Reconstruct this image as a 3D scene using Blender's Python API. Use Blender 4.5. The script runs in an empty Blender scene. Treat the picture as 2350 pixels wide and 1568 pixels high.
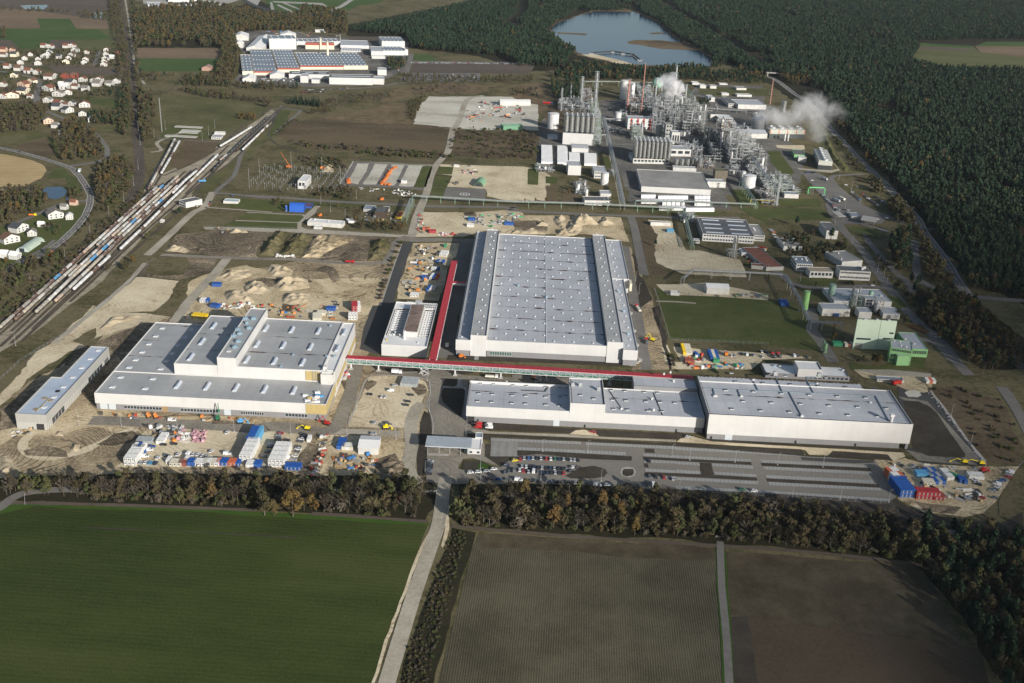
import bpy,bmesh,math,random
from mathutils import Vector,Matrix,noise
from mathutils.geometry import tessellate_polygon
SC=bpy.context.scene;COL=SC.collection
PI=math.pi
# ---------------------------------------------------------------- camera (pose solved from the photograph's vanishing points)
F_,TILT,ROLL,YAW,CAMH=2481.4,.407817,.0462358,-.007746,350.0
_cy,_sy=math.cos(YAW),math.sin(YAW)
_F0=Vector((_sy,_cy,0));_R0=Vector((_cy,-_sy,0));_U0=Vector((0,0,1))
FW=_F0*math.cos(TILT)-_U0*math.sin(TILT);_U=_F0*math.sin(TILT)+_U0*math.cos(TILT)
RT=_R0*math.cos(ROLL)+_U*math.sin(ROLL);UP=-_R0*math.sin(ROLL)+_U*math.cos(ROLL)
CAM=Vector((0,0,CAMH))
cd=bpy.data.cameras.new('camera');co=bpy.data.objects.new('camera',cd);COL.objects.link(co)
m=Matrix((RT,UP,-FW)).transposed().to_4x4();m.translation=CAM;co.matrix_world=m
cd.sensor_width=36;cd.lens=F_/2350*36;cd.clip_start=1;cd.clip_end=40000
SC.camera=co
# ---------------------------------------------------------------- sky, sun, exposure
SUN_EL,SUN_AZ=math.radians(19.5),math.radians(140.0) # azimuth clockwise from +Y
w=bpy.data.worlds.new('World');SC.world=w;w.use_nodes=True
nt=w.node_tree;nt.nodes.clear()
sk=nt.nodes.new('ShaderNodeTexSky');sk.sky_type='NISHITA';sk.sun_disc=False
sk.sun_elevation=SUN_EL;sk.sun_rotation=SUN_AZ;sk.air_density=1.0;sk.dust_density=1.5
bg=nt.nodes.new('ShaderNodeBackground');bg.inputs[1].default_value=0.075
ow=nt.nodes.new('ShaderNodeOutputWorld')
nt.links.new(sk.outputs[0],bg.inputs[0]);nt.links.new(bg.outputs[0],ow.inputs[0])
sl=bpy.data.lights.new('sun','SUN');sl.energy=4.8;sl.angle=math.radians(.5);sl.color=(1,.95,.88)
so=bpy.data.objects.new('sun',sl);COL.objects.link(so)
sdir=Vector((math.sin(SUN_AZ)*math.cos(SUN_EL),math.cos(SUN_AZ)*math.cos(SUN_EL),math.sin(SUN_EL)))
so.rotation_euler=sdir.to_track_quat('Z','Y').to_euler();so.location=(0,0,900)
SC.view_settings.view_transform='Standard';SC.view_settings.look='None'
SC.view_settings.exposure=0.40;SC.view_settings.gamma=1
SC.cycles.max_bounces=5;SC.cycles.diffuse_bounces=2;SC.cycles.glossy_bounces=2
SC.cycles.transparent_max_bounces=12;SC.cycles.volume_bounces=7;SC.cycles.transmission_bounces=2
# ---------------------------------------------------------------- surveying: photograph grid -> ground point
OFF={0:(0,0),1:(0,0),2:(489.6,0),3:(1175,122.4),4:(1762.5,122.4),5:(0,326.4),6:(587.5,326.4),
    11:(1175,457),12:(1762.5,457),13:(0,701.8),14:(587.5,701.8),15:(962.9,783.4),16:(1550.4,783.4),
    17:(1844.1,897.6),18:(244.8,962.9),20:(0,1093.4),21:(1175,1093.4),22:(1077.1,0),23:(1762.5,0)}
SCL={0:1.0,17:.21853,20:.5,21:.5,22:.29167}
def G(i,x,y,z=0.0):
 s=SCL.get(i,.25);px=OFF[i][0]+x*s;py=OFF[i][1]+y*s
 d=FW*F_+RT*(px-1175)-UP*(py-784)
 t=(z-CAMH)/d.z
 return Vector((d.x*t,d.y*t,z))
def GS(i,s,z=0.0):
 """'x y x y ...' -> list of ground points"""
 v=[float(q)for q in s.split()]
 return[G(i,v[k],v[k+1],z)for k in range(0,len(v),2)]
# ---------------------------------------------------------------- object helpers
def tag(o,label=None,cat=None,group=None,kind=None):
 if label:o['label']=label
 if cat:o['category']=cat
 if group:o['group']=group
 if kind:o['kind']=kind
 return o
def thing(name,label,cat,loc=(0,0,0),rz=0,group=None):
 o=bpy.data.objects.new(name,None);o.empty_display_size=1;COL.objects.link(o)
 o.location=loc;o.rotation_euler=(0,0,rz);return tag(o,label,cat,group)
def dup(root,loc,rz=None,label=None,group=None,scale=None,mats=None):
 r=root.copy();COL.objects.link(r);r.location=loc
 if rz is not None:r.rotation_euler=(0,0,rz)
 if scale is not None:r.scale=scale if hasattr(scale,'__len__')else(scale,)*3
 if label:r['label']=label
 if group:r['group']=group
 for ch in KIDS.get(root.name,()):
  c=ch.copy();COL.objects.link(c);c.parent=r
  KIDS.setdefault(r.name,[]).append(c)
  for g in KIDS.get(ch.name,()):
   d=g.copy();COL.objects.link(d);d.parent=c;KIDS.setdefault(c.name,[]).append(d)
 return r
KIDS={}
class MB:
 def __init__(s):s.v=[];s.f=[];s.m=[];s.uv=None
 def add(s,vs,fs,mi=0,M=None):
  n=len(s.v)
  s.v+=[tuple(M@Vector(p))for p in vs]if M else[tuple(p)for p in vs]
  s.f+=[tuple(n+k for k in f)for f in fs];s.m+=[mi]*len(fs);return s
 def box(s,x0,x1,y0,y1,z0,z1,mi=0,M=None,bottom=False):
  vs=[(x0,y0,z0),(x1,y0,z0),(x1,y1,z0),(x0,y1,z0),(x0,y0,z1),(x1,y0,z1),(x1,y1,z1),(x0,y1,z1)]
  fs=[(0,1,5,4),(1,2,6,5),(2,3,7,6),(3,0,4,7),(4,5,6,7)]
  if bottom or z0>.3:fs.append((3,2,1,0))
  return s.add(vs,fs,mi,M)
 def cyl(s,x,y,z0,z1,r,r2=None,n=12,mi=0,cap=True,M=None):
  r2=r if r2 is None else r2;vs=[]
  for k in range(n):
   a=2*PI*k/n;vs.append((x+r*math.cos(a),y+r*math.sin(a),z0))
  for k in range(n):
   a=2*PI*k/n;vs.append((x+r2*math.cos(a),y+r2*math.sin(a),z1))
  fs=[(k,(k+1)%n,n+(k+1)%n,n+k)for k in range(n)]
  if cap:fs.append(tuple(range(n,2*n)))
  return s.add(vs,fs,mi,M)
 def lathe(s,x,y,prof,n=12,mi=0,M=None):
  vs=[];fs=[]
  for(r,z)in prof:
   for k in range(n):
    a=2*PI*k/n;vs.append((x+r*math.cos(a),y+r*math.sin(a),z))
  for j in range(len(prof)-1):
   for k in range(n):
    fs.append((j*n+k,j*n+(k+1)%n,(j+1)*n+(k+1)%n,(j+1)*n+k))
  return s.add(vs,fs,mi,M)
 def tube(s,a,b,r,n=6,mi=0,r2=None,cap=False,M=None):
  a=Vector(a);b=Vector(b);d=b-a
  if d.length<1e-6:return s
  d.normalize();u=d.cross(Vector((0,0,1)))
  if u.length<1e-3:u=Vector((1,0,0))
  u.normalize();w_=d.cross(u);r2=r if r2 is None else r2;vs=[]
  for(p,q)in((a,r),(b,r2)):
   for k in range(n):
    t=2*PI*(k+.5)/n;vs.append(p+u*(q*math.cos(t))+w_*(q*math.sin(t)))
  fs=[(k,(k+1)%n,n+(k+1)%n,n+k)for k in range(n)]
  if cap:fs+=[tuple(range(n,2*n)),tuple(range(n-1,-1,-1))]
  return s.add(vs,fs,mi,M)
 def path(s,pts,r,n=6,mi=0,M=None):
  for k in range(len(pts)-1):s.tube(pts[k],pts[k+1],r,n,mi,M=M)
  return s
 def prism(s,poly,z0,z1,mi=0,M=None,top=True):
  n=len(poly);vs=[(p[0],p[1],z0)for p in poly]+[(p[0],p[1],z1)for p in poly]
  ar=sum(poly[k][0]*poly[(k+1)%n][1]-poly[(k+1)%n][0]*poly[k][1]for k in range(n))
  if ar<0:
   poly=poly[::-1];vs=[(p[0],p[1],z0)for p in poly]+[(p[0],p[1],z1)for p in poly]
  fs=[(k,(k+1)%n,n+(k+1)%n,n+k)for k in range(n)]
  if top:fs.append(tuple(range(n,2*n)))
  return s.add(vs,fs,mi,M)
 def build(s,name,mats,parent=None,smooth=False):
  me=bpy.data.meshes.new(name);me.from_pydata(s.v,[],s.f);me.update()
  for q in(mats if isinstance(mats,(list,tuple))else[mats]):me.materials.append(q)
  if any(s.m):me.polygons.foreach_set('material_index',s.m)
  if smooth:me.polygons.foreach_set('use_smooth',[True]*len(me.polygons))
  o=bpy.data.objects.new(name,me);COL.objects.link(o)
  if parent is not None:
   o.parent=parent;KIDS.setdefault(parent.name,[]).append(o)
  return o
def rz(a,loc=(0,0,0)):return Matrix.Translation(loc)@Matrix.Rotation(a,4,'Z')
# ---------------------------------------------------------------- materials
MATS={}
def srgb(h):
 h=h.lstrip('#');c=[int(h[k:k+2],16)/255 for k in(0,2,4)]
 return tuple(((q+.055)/1.055)**2.4 if q>.04045 else q/12.92 for q in c)
def newmat(name):
 m_=bpy.data.materials.new(name);m_.use_nodes=True;MATS[name]=m_
 return m_,m_.node_tree,m_.node_tree.nodes['Principled BSDF']
def P(name,col,rough=.7,metal=0,var=0,vs=.2,rnd=None,spec=.3):
 """plain paint or metal, with a little uneven wear; rnd lists colours picked per object"""
 if name in MATS:return MATS[name]
 m_,t,b=newmat(name);c=(*col,1)
 b.inputs['Roughness'].default_value=rough;b.inputs['Metallic'].default_value=metal
 b.inputs['Specular IOR Level'].default_value=spec
 src=None
 if rnd:
  oi=t.nodes.new('ShaderNodeObjectInfo');r=t.nodes.new('ShaderNodeValToRGB');r.color_ramp.interpolation='CONSTANT'
  e=r.color_ramp.elements
  for k,q in enumerate(rnd):
   if k>1:e.new(k/len(rnd))
   e[k].position=k/len(rnd);e[k].color=(*q,1)
  t.links.new(oi.outputs['Random'],r.inputs[0]);src=r.outputs[0]
 if var:
  n=t.nodes.new('ShaderNodeTexNoise');n.inputs['Scale'].default_value=vs;n.inputs['Detail'].default_value=6
  g=t.nodes.new('ShaderNodeNewGeometry');t.links.new(g.outputs['Position'],n.inputs['Vector'])
  mr=t.nodes.new('ShaderNodeMapRange');mr.inputs[1].default_value=.3;mr.inputs[2].default_value=.7
  mr.inputs[3].default_value=1-var;mr.inputs[4].default_value=1+var*.4
  t.links.new(n.outputs[0],mr.inputs[0])
  mx=t.nodes.new('ShaderNodeVectorMath');mx.operation='SCALE'
  mx.inputs[0].default_value=col
  if src:t.links.new(src,mx.inputs[0])
  t.links.new(mr.outputs[0],mx.inputs['Scale']);src=mx.outputs[0]
 if src:t.links.new(src,b.inputs['Base Color'])
 else:b.inputs['Base Color'].default_value=c
 return m_
def GR(name,cols,scale=.05,scale2=.6,furrow=None,ruts=0,rough=.95,bump=0,dist=0,spots=None,stretch=None):
 """ground: colours by two sizes of noise in world metres; furrow = (angle, spacing m, strength)"""
 m_,t,b=newmat(name);b.inputs['Roughness'].default_value=rough;b.inputs['Specular IOR Level'].default_value=.1
 N=t.nodes.new;L=t.links.new
 g=N('ShaderNodeNewGeometry');vec=g.outputs['Position']
 if stretch:
  mp=N('ShaderNodeMapping');mp.inputs['Rotation'].default_value=(0,0,stretch[0]);mp.inputs['Scale'].default_value=(stretch[1],1,1)
  L(vec,mp.inputs[0]);vec1=mp.outputs[0]
 else:vec1=vec
 n1=N('ShaderNodeTexNoise');n1.inputs['Scale'].default_value=scale;n1.inputs['Detail'].default_value=9;n1.inputs['Roughness'].default_value=.72
 n1.inputs['Distortion'].default_value=dist
 n2=N('ShaderNodeTexNoise');n2.inputs['Scale'].default_value=scale2;n2.inputs['Detail'].default_value=4;n2.inputs['Roughness'].default_value=.7
 L(vec1,n1.inputs[0]);L(vec,n2.inputs[0])
 mx=N('ShaderNodeMath');mx.operation='MULTIPLY_ADD';mx.inputs[1].default_value=.38
 L(n2.outputs[0],mx.inputs[0])
 m2=N('ShaderNodeMath');m2.operation='MULTIPLY';m2.inputs[1].default_value=.62;L(n1.outputs[0],m2.inputs[0]);L(m2.outputs[0],mx.inputs[2])
 fac=mx.outputs[0]
 if furrow:
  mp=N('ShaderNodeMapping');mp.inputs['Rotation'].default_value=(0,0,furrow[0]);L(g.outputs['Position'],mp.inputs[0])
  wv=N('ShaderNodeTexWave');wv.inputs['Scale'].default_value=1/furrow[1]/3.18;wv.inputs['Distortion'].default_value=1.6;wv.inputs['Detail Scale'].default_value=.4
  L(mp.outputs[0],wv.inputs[0])
  ma=N('ShaderNodeMath');ma.operation='MULTIPLY_ADD';ma.inputs[1].default_value=furrow[2];L(wv.outputs[1]if False else wv.outputs['Fac'],ma.inputs[0])
  mb=N('ShaderNodeMath');mb.operation='SUBTRACT';mb.inputs[1].default_value=furrow[2]*.5;L(fac,mb.inputs[0]);L(mb.outputs[0],ma.inputs[2]);fac=ma.outputs[0]
 if ruts: # wheel tracks: thin lines along the contours of a slow noise
  n3=N('ShaderNodeTexNoise');n3.inputs['Scale'].default_value=.013;n3.inputs['Detail'].default_value=1.2;n3.inputs['Distortion'].default_value=.5;L(vec,n3.inputs[0])
  q1=N('ShaderNodeMath');q1.operation='MULTIPLY';q1.inputs[1].default_value=55;L(n3.outputs[0],q1.inputs[0]);q2=N('ShaderNodeMath');q2.operation='FRACT';L(q1.outputs[0],q2.inputs[0])
  q3=N('ShaderNodeMapRange');q3.interpolation_type='SMOOTHSTEP';q3.inputs[1].default_value=.0;q3.inputs[2].default_value=.35;q3.inputs[3].default_value=-ruts;q3.inputs[4].default_value=ruts*.25;L(q2.outputs[0],q3.inputs[0])
  n4=N('ShaderNodeTexNoise');n4.inputs['Scale'].default_value=.03;n4.inputs['Detail'].default_value=2;L(vec,n4.inputs[0]);q4=N('ShaderNodeMapRange');q4.inputs[1].default_value=.42;q4.inputs[2].default_value=.6;L(n4.outputs[0],q4.inputs[0])
  q5_=N('ShaderNodeMath');q5_.operation='MULTIPLY_ADD';L(q3.outputs[0],q5_.inputs[0]);L(q4.outputs[0],q5_.inputs[1]);L(fac,q5_.inputs[2]);fac=q5_.outputs[0]
 r=N('ShaderNodeValToRGB');e=r.color_ramp.elements
 for k,q in enumerate(cols):
  pos=.37+.26*k/(len(cols)-1)
  if k>1:e.new(pos)
  e[k].position=pos;e[k].color=(*q,1)
 L(fac,r.inputs[0]);L(r.outputs[0],b.inputs['Base Color'])
 if bump:
  bm_=N('ShaderNodeBump');bm_.inputs['Strength'].default_value=bump;bm_.inputs['Distance'].default_value=.6
  L(fac,bm_.inputs['Height']);L(bm_.outputs[0],b.inputs['Normal'])
 return m_
# ---------------------------------------------------------------- ground patches and roads
PLACED=[]
def layer(pts,lvl):
 """height of a sheet: 35 mm per level, 4 mm more above each same-level sheet it might touch"""
 x0=min(p[0]for p in pts);x1=max(p[0]for p in pts);y0=min(p[1]for p in pts);y1=max(p[1]for p in pts)
 used={k for(l,k,a,b,c_,d)in PLACED if l==lvl and a<x1 and b>x0 and c_<y1 and d>y0}
 k=0
 while k in used:k+=1
 PLACED.append((lvl,k,x0,x1,y0,y1));return lvl*.035+k*.004
def _flat(name,pts,z,mat,label=None):
 tris=tessellate_polygon([[Vector((p[0],p[1],0))for p in pts]])
 me=bpy.data.meshes.new(name)
 fs=[]
 for a,b,c in tris:
  A,B,C_=pts[a],pts[b],pts[c]
  if(B[0]-A[0])*(C_[1]-A[1])-(B[1]-A[1])*(C_[0]-A[0])<0:b,c=c,b
  fs.append((a,b,c))
 me.from_pydata([(p[0],p[1],z)for p in pts],[],fs);me.materials.append(mat)
 o=bpy.data.objects.new(name,me);COL.objects.link(o);o['kind']='structure'
 if label:o['label']=label
 return o
LV=[0.0]
def patch(name,mat,pts,lvl,jag=0,step=7,seed=0):
 """irregular sheet of ground, each level 5 cm above the one below"""
 if jag:
  out=[];n=len(pts)
  for k in range(n):
   a,b=pts[k],pts[(k+1)%n];L_=(b-a).length;q=max(1,min(60,int(L_/step)))
   for j in range(q):
    p=a.lerp(b,j/q)
    nv=noise.noise_vector(Vector((p.x*.03+seed,p.y*.03,3)))+.6*noise.noise_vector(Vector((p.x*.11,p.y*.11+seed,7)))
    out.append(Vector((p.x+nv.x*jag*2,p.y+nv.y*jag*2,0)))
  pts=out
 return _flat(name,pts,layer(pts,lvl),mat)
def smooth(pts,q=6,closed=False):
 out=[];n=len(pts)
 if n<3:return pts
 for k in range(n-1):
  p0,p1,p2,p3=pts[max(k-1,0)],pts[k],pts[k+1],pts[min(k+2,n-1)]
  for j in range(q):
   t=j/q;out.append(.5*((2*p1)+(p2-p0)*t+(2*p0-5*p1+4*p2-p3)*t*t+(3*p1-p0-3*p2+p3)*t**3))
 out.append(pts[-1]);return out
def strip_pts(pts,off0,off1):
 L_,R_=[],[]
 n=len(pts)
 for k in range(n):
  d=(pts[min(k+1,n-1)]-pts[max(k-1,0)]);d.z=0;d.normalize();s=Vector((-d.y,d.x,0))
  L_.append(pts[k]+s*off0);R_.append(pts[k]+s*off1)
 return L_,R_
def ribbon(name,mat,pts,wd,lvl,sm=True,off=0,jit=0,h=0):
 if sm:pts=smooth(pts)
 A,B=strip_pts(pts,off-wd/2,off+wd/2);n=len(pts)
 if jit:
  for k in range(n):
   q=noise.noise(Vector((pts[k].x*.05,pts[k].y*.05,1)))*jit
   A[k]=A[k]+(A[k]-B[k]).normalized()*q;B[k]=B[k]-(A[k]-B[k]).normalized()*q
 z=layer(pts,lvl)
 mb=MB();vs=[(p.x,p.y,z+h)for p in A]+[(p.x,p.y,z+h)for p in B]
 mb.add(vs,[(k,k+1,n+k+1,n+k)for k in range(n-1)])
 if h:
  mb.add([(p.x,p.y,0)for p in A]+[(p.x,p.y,z+h)for p in A],[(k,k+1,n+k+1,n+k)for k in range(n-1)])
  mb.add([(p.x,p.y,0)for p in B]+[(p.x,p.y,z+h)for p in B],[(k+1,k,n+k,n+k+1)for k in range(n-1)])
 o=mb.build(name,mat);
 o['kind']='structure';return o
def dashes(pts,wd,lvl,name='road_marking',dash=4,gap=8,off=0,mat=None):
 pts=smooth(pts);mb=MB();acc=0;z=layer(pts,lvl)
 A,B=strip_pts(pts,off-wd/2,off+wd/2)
 C_,_=strip_pts(pts,off,off)
 # resample
 tot=[0]
 for k in range(len(pts)-1):tot.append(tot[-1]+(C_[k+1]-C_[k]).length)
 def at(L_,s):
  for k in range(len(tot)-1):
   if tot[k+1]>=s:return L_[k].lerp(L_[k+1],(s-tot[k])/max(1e-6,tot[k+1]-tot[k]))
  return L_[-1]
 s=0
 while s+dash<tot[-1]:
  q=[at(A,s),at(A,s+dash),at(B,s+dash),at(B,s)]
  mb.add([(p.x,p.y,z)for p in q],[(0,1,2,3)]);s+=dash+gap
 o=mb.build(name,mat or P('line_white',(.75,.75,.72)));o['kind']='structure';return o
def inpoly(x,y,poly):
 c=False;n=len(poly);j=n-1
 for i in range(n):
  if(poly[i][1]>y)!=(poly[j][1]>y)and x<(poly[j][0]-poly[i][0])*(y-poly[i][1])/(poly[j][1]-poly[i][1])+poly[i][0]:c=not c
  j=i
 return c
# == ground materials
c=srgb
g_scrub=GR('scrub',[(.044,.045,.019),(.086,.079,.036),(.155,.130,.072),(.082,.080,.036)],.018,.25)
g_meadow=GR('meadow',[(.058,.066,.025),(.10,.098,.040),(.165,.142,.076)],.015,.3)
g_grass=GR('short_grass',[(.055,.070,.022),(.080,.094,.030),(.125,.122,.050)],.02,.5)
g_wheat=GR('young_crop',[(.024,.037,.008),(.036,.051,.012),(.052,.066,.017),(.070,.078,.026)],.014,.75,furrow=(math.radians(92),3.1,.04),stretch=(math.radians(3),.3),bump=.7)
g_far_green=GR('far_green',[(.045,.085,.022),(.060,.100,.030),(.080,.110,.040)],.006,.05)
g_far_olive=GR('far_olive',[(.080,.090,.034),(.105,.110,.045),(.13,.13,.06)],.004,.04,stretch=(0,.25))
g_verge=GR('verge',[(.030,.070,.010),(.045,.090,.014),(.070,.090,.024)],.05,.8)
g_furrow=GR('ploughed_rows',[(.050,.045,.028),(.086,.078,.050),(.125,.113,.074)],.02,.9,furrow=(math.radians(2.2),1.25,.17),bump=.5)
g_furrow2=GR('rough_soil',[(.046,.038,.023),(.078,.064,.040),(.122,.102,.066)],.05,1.4,bump=.8)
g_harrow=GR('harrowed_soil',[(.060,.044,.028),(.078,.059,.039),(.098,.075,.050)],.01,.5,furrow=(math.radians(95),1.3,.12))
g_farbrown=GR('far_brown',[(.13,.095,.062),(.18,.13,.085),(.22,.165,.11)],.008,.06,stretch=(0,.3))
g_farsoil=GR('far_soil',[(.085,.068,.055),(.11,.09,.07),(.14,.11,.09)],.008,.06,stretch=(0,.3))
g_stubble=GR('stubble',[(.34,.25,.12),(.42,.31,.16),(.50,.38,.21)],.015,.4,furrow=(math.radians(75),9,.12))
g_fallow=GR('fallow',[(.052,.042,.024),(.092,.070,.042),(.14,.105,.064),(.11,.092,.05)],.011,.25,stretch=(math.radians(15),.3))
g_reed=GR('reeds',[(.07,.058,.034),(.15,.112,.064),(.22,.165,.10)],.05,.5)
g_sand=GR('sand',[(.16,.12,.072),(.38,.305,.185),(.56,.46,.295),(.68,.585,.40)],.026,.5,ruts=.13,bump=.5,dist=.6)
g_sandpale=GR('pale_sand',[(.32,.255,.16),(.56,.475,.325),(.70,.615,.44)],.02,.4,ruts=.10,bump=.3)
g_white=GR('lime_gravel',[(.27,.26,.20),(.50,.47,.39),(.62,.59,.51)],.018,.3,stretch=(math.radians(0),.4))
g_mud=GR('mud',[(.10,.078,.050),(.225,.178,.112),(.38,.305,.195),(.54,.445,.29)],.02,.45,ruts=.14,bump=.6,dist=1)
g_earth=GR('dark_earth',[(.055,.044,.031),(.105,.085,.059),(.22,.175,.12),(.42,.345,.235)],.018,.3,ruts=.12,bump=.5,dist=.8)
g_topsoil=GR('topsoil',[(.040,.034,.027),(.056,.048,.038),(.080,.070,.055)],.06,1.2,bump=.4)
g_asph=GR('asphalt',[(.060,.060,.060),(.072,.072,.070),(.086,.084,.080)],.02,.4,rough=.85)
g_asphold=GR('worn_asphalt',[(.14,.132,.12),(.175,.165,.148),(.21,.195,.175)],.025,.3,rough=.9)
g_dust=GR('dusty_road',[(.15,.135,.11),(.22,.20,.165),(.30,.27,.215)],.03,.4,ruts=.1,stretch=(0,1),dist=.5)
g_conc=GR('concrete',[(.30,.29,.26),(.37,.35,.315),(.43,.41,.37)],.03,.3)
g_gravel=GR('gravel',[(.25,.225,.175),(.37,.335,.265),(.46,.42,.335)],.03,.5)
g_paver=GR('pavers',[(.20,.20,.185),(.25,.245,.225),(.29,.285,.262)],.03,.5,furrow=(0,5,.1))
g_paverl=GR('pavers_light',[(.24,.24,.23),(.30,.30,.285),(.34,.34,.32)],.03,.5,furrow=(0,2.5,.16))
g_lane=GR('lane',[(.175,.16,.138),(.215,.20,.172),(.26,.24,.205)],.02,.4,stretch=(math.radians(90),.2))
g_ballast=GR('ballast',[(.060,.050,.038),(.10,.083,.062),(.15,.125,.095)],.03,.6)
g_yard=GR('yard_ground',[(.17,.145,.105),(.32,.28,.205),(.46,.41,.31)],.03,.35,stretch=(math.radians(44),.12))
g_works=GR('works_yard',[(.075,.073,.068),(.115,.11,.10),(.17,.16,.14),(.24,.225,.19)],.02,.3)
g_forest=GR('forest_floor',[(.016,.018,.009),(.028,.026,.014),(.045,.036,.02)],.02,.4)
g_red=GR('red_leaf_ground',[(.06,.035,.02),(.11,.06,.03),(.14,.08,.045)],.04,.5)
# == the ground sheet
_flat('ground',[Vector((-14000,-3000,0)),Vector((14000,-3000,0)),Vector((14000,22000,0)),Vector((-14000,22000,0))],0,g_scrub)
def pt(name,mat,i,s,lvl,jag=0,seed=0):return patch(name,mat,GS(i,s),lvl,jag,seed=seed)
def T(s):
 # table of ground pieces: p = patch, r = ribbon; name, material, survey grid, level, raggedness or width, seed or jitter, outline
 for l in s.split('\n'):
  k,nm,mt,i,lv,a,b,q=l.split(' ',7);mt=globals().get('g_'+mt)or m_water
  if k=='p':pt(nm,mt,int(i),q,int(lv),float(a),int(b))
  else:ribbon(nm,mt,GS(int(i),q),float(a),int(lv),jit=float(b))
# ---- foreground fields
wf=[G(0,0,1160),G(0,300,1168),G(0,640,1182),G(0,984,1200),G(0,968,1240),G(0,940,1320),G(0,905,1430),G(0,855,1568)]
wf+=[Vector((-40,150,0)),Vector((-900,150,0)),Vector((-900,720,0))]
patch('field',g_wheat,wf,3)
pt('grass',g_verge,20,'0 135 110 128 1180 160 1960 205 1975 225 1400 195 900 165 150 140 0 170',4,1.0).__setitem__('kind','structure')
ff=[G(21,-155,270),G(21,300,300),G(21,930,330),G(21,950,500),G(21,985,950),Vector((80,150,0)),Vector((-60,150,0)),G(20,2010,950),G(20,2170,330)]
patch('field',g_furrow,ff,3)
T('''p field furrow2 21 4 1.5 0 -155 262 300 292 935 325 940 385 600 375 300 350 -150 330
p field furrow2 21 3 .5 0 985 345 1500 385 1880 412 2000 600 2150 950 2150 1000 1800 1000 1800 742 1090 650 1080 640 1000 640''')
pf=[G(21,1085,652),G(21,1800,745),G(21,2150,790),G(21,2200,1000),Vector((300,200,0)),Vector((100,200,0)),G(21,1125,950)]
patch('field',g_harrow,pf,4)
T('''p field topsoil 21 5 .4 0 1003 645 1083 642 1125 950 1130 1100 1040 1100 1018 950
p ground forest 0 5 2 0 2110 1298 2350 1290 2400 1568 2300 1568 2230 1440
r path topsoil 20 5 1.0 .4 380 236 700 248 1000 262 1370 282''')
# ---- tree belt floor
T('''p ground forest 0 2 2 0 0 1098 320 1085 640 1092 985 1092 1000 1150 975 1195 590 1168 250 1160 60 1152 0 1150
p ground forest 0 2 2 0 1050 1095 1300 1112 1700 1135 2050 1165 2350 1220 2400 1310 2110 1297 1650 1245 1050 1212
p ground topsoil 0 3 1 0 1400 1100 1470 1098 1800 1125 2060 1147 2110 1180 2300 1200 2350 1175 2350 1230 2100 1200 1750 1160 1420 1125''')
for(i_,q_)in((6,'-100 1290 60 1250 180 1260 330 1240 500 1260 520 1290 300 1300 160 1330 -60 1340'),(6,'520 1180 640 1130 700 1150 740 1280 690 1290 640 1200'),(14,'250 -20 420 -10 380 30 330 50 230 60'),(13,'250 1340 420 1290 640 1310 620 1380 420 1390 280 1380'),(13,'1030 1170 1210 1140 1300 1180 1180 1260 1060 1300 900 1280'),(13,'1900 1060 2200 1080 2190 1100 1900 1090'),(14,'780 690 880 690 890 760 820 790'),(14,'960 720 1060 680 1100 700 1010 780'),(14,'1440 700 1560 720 1570 800 1500 830 1440 770'),(17,'1240 1190 1700 1220 1600 1300 1300 1280'),(11,'0 200 200 190 340 240 300 290 0 280'),(6,'1900 650 2000 640 2010 690 1920 690'),(5,'1600 850 1800 830 1960 930 1880 1010 1560 980')):
 pt('ground',g_earth,i_,q_,8,2.5)
# ---- road down to the front, bank beside it
T('''p path sandpale 20 6 .5 0 1980 225 1992 225 1935 345 1830 620 1715 950 1700 950 1815 620 1920 345
r road gravel 20 7 8.2 0 2050 0 2035 60 2028 120 2010 230 1975 330 1895 560 1775 950 1640 1400
p ground sandpale 20 6 .5 0 2050 130 2062 135 2060 240 2030 330 2018 320 2042 230
p ground forest 20 5 1 0 2070 235 2180 260 2150 350 1990 950 1900 1100 1800 1100 1850 850 1990 480 2040 330
r path farsoil 20 7 3.2 .6 0 130 160 124 600 135 1180 157
r path farsoil 20 7 3.2 .6 1430 172 1600 182 1965 210''')
ribbon('path',g_farsoil,GS(20,'2070 228 2200 240 2350 255')+GS(21,'300 278 600 297 945 320 1280 342 1700 385 1880 408'),3.4,7,jit=.5)
ribbon('path',g_asphold,GS(21,'955 300 962 500 985 750 1005 1100'),4.0,8,sm=False)
T('''p grass verge 21 7 .3 0 937 330 945 330 968 750 990 1100 975 1100 955 700 940 500
p grass verge 21 7 .3 0 972 345 980 345 1002 640 1030 1100 1022 1100 996 700
r road asphold 20 7 6.5 0 -60 170 0 145 60 100 130 75 300 62 500 72
r path asphold 21 6 6 0 1440 205 1600 222 1830 245 2060 262''')
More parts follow.
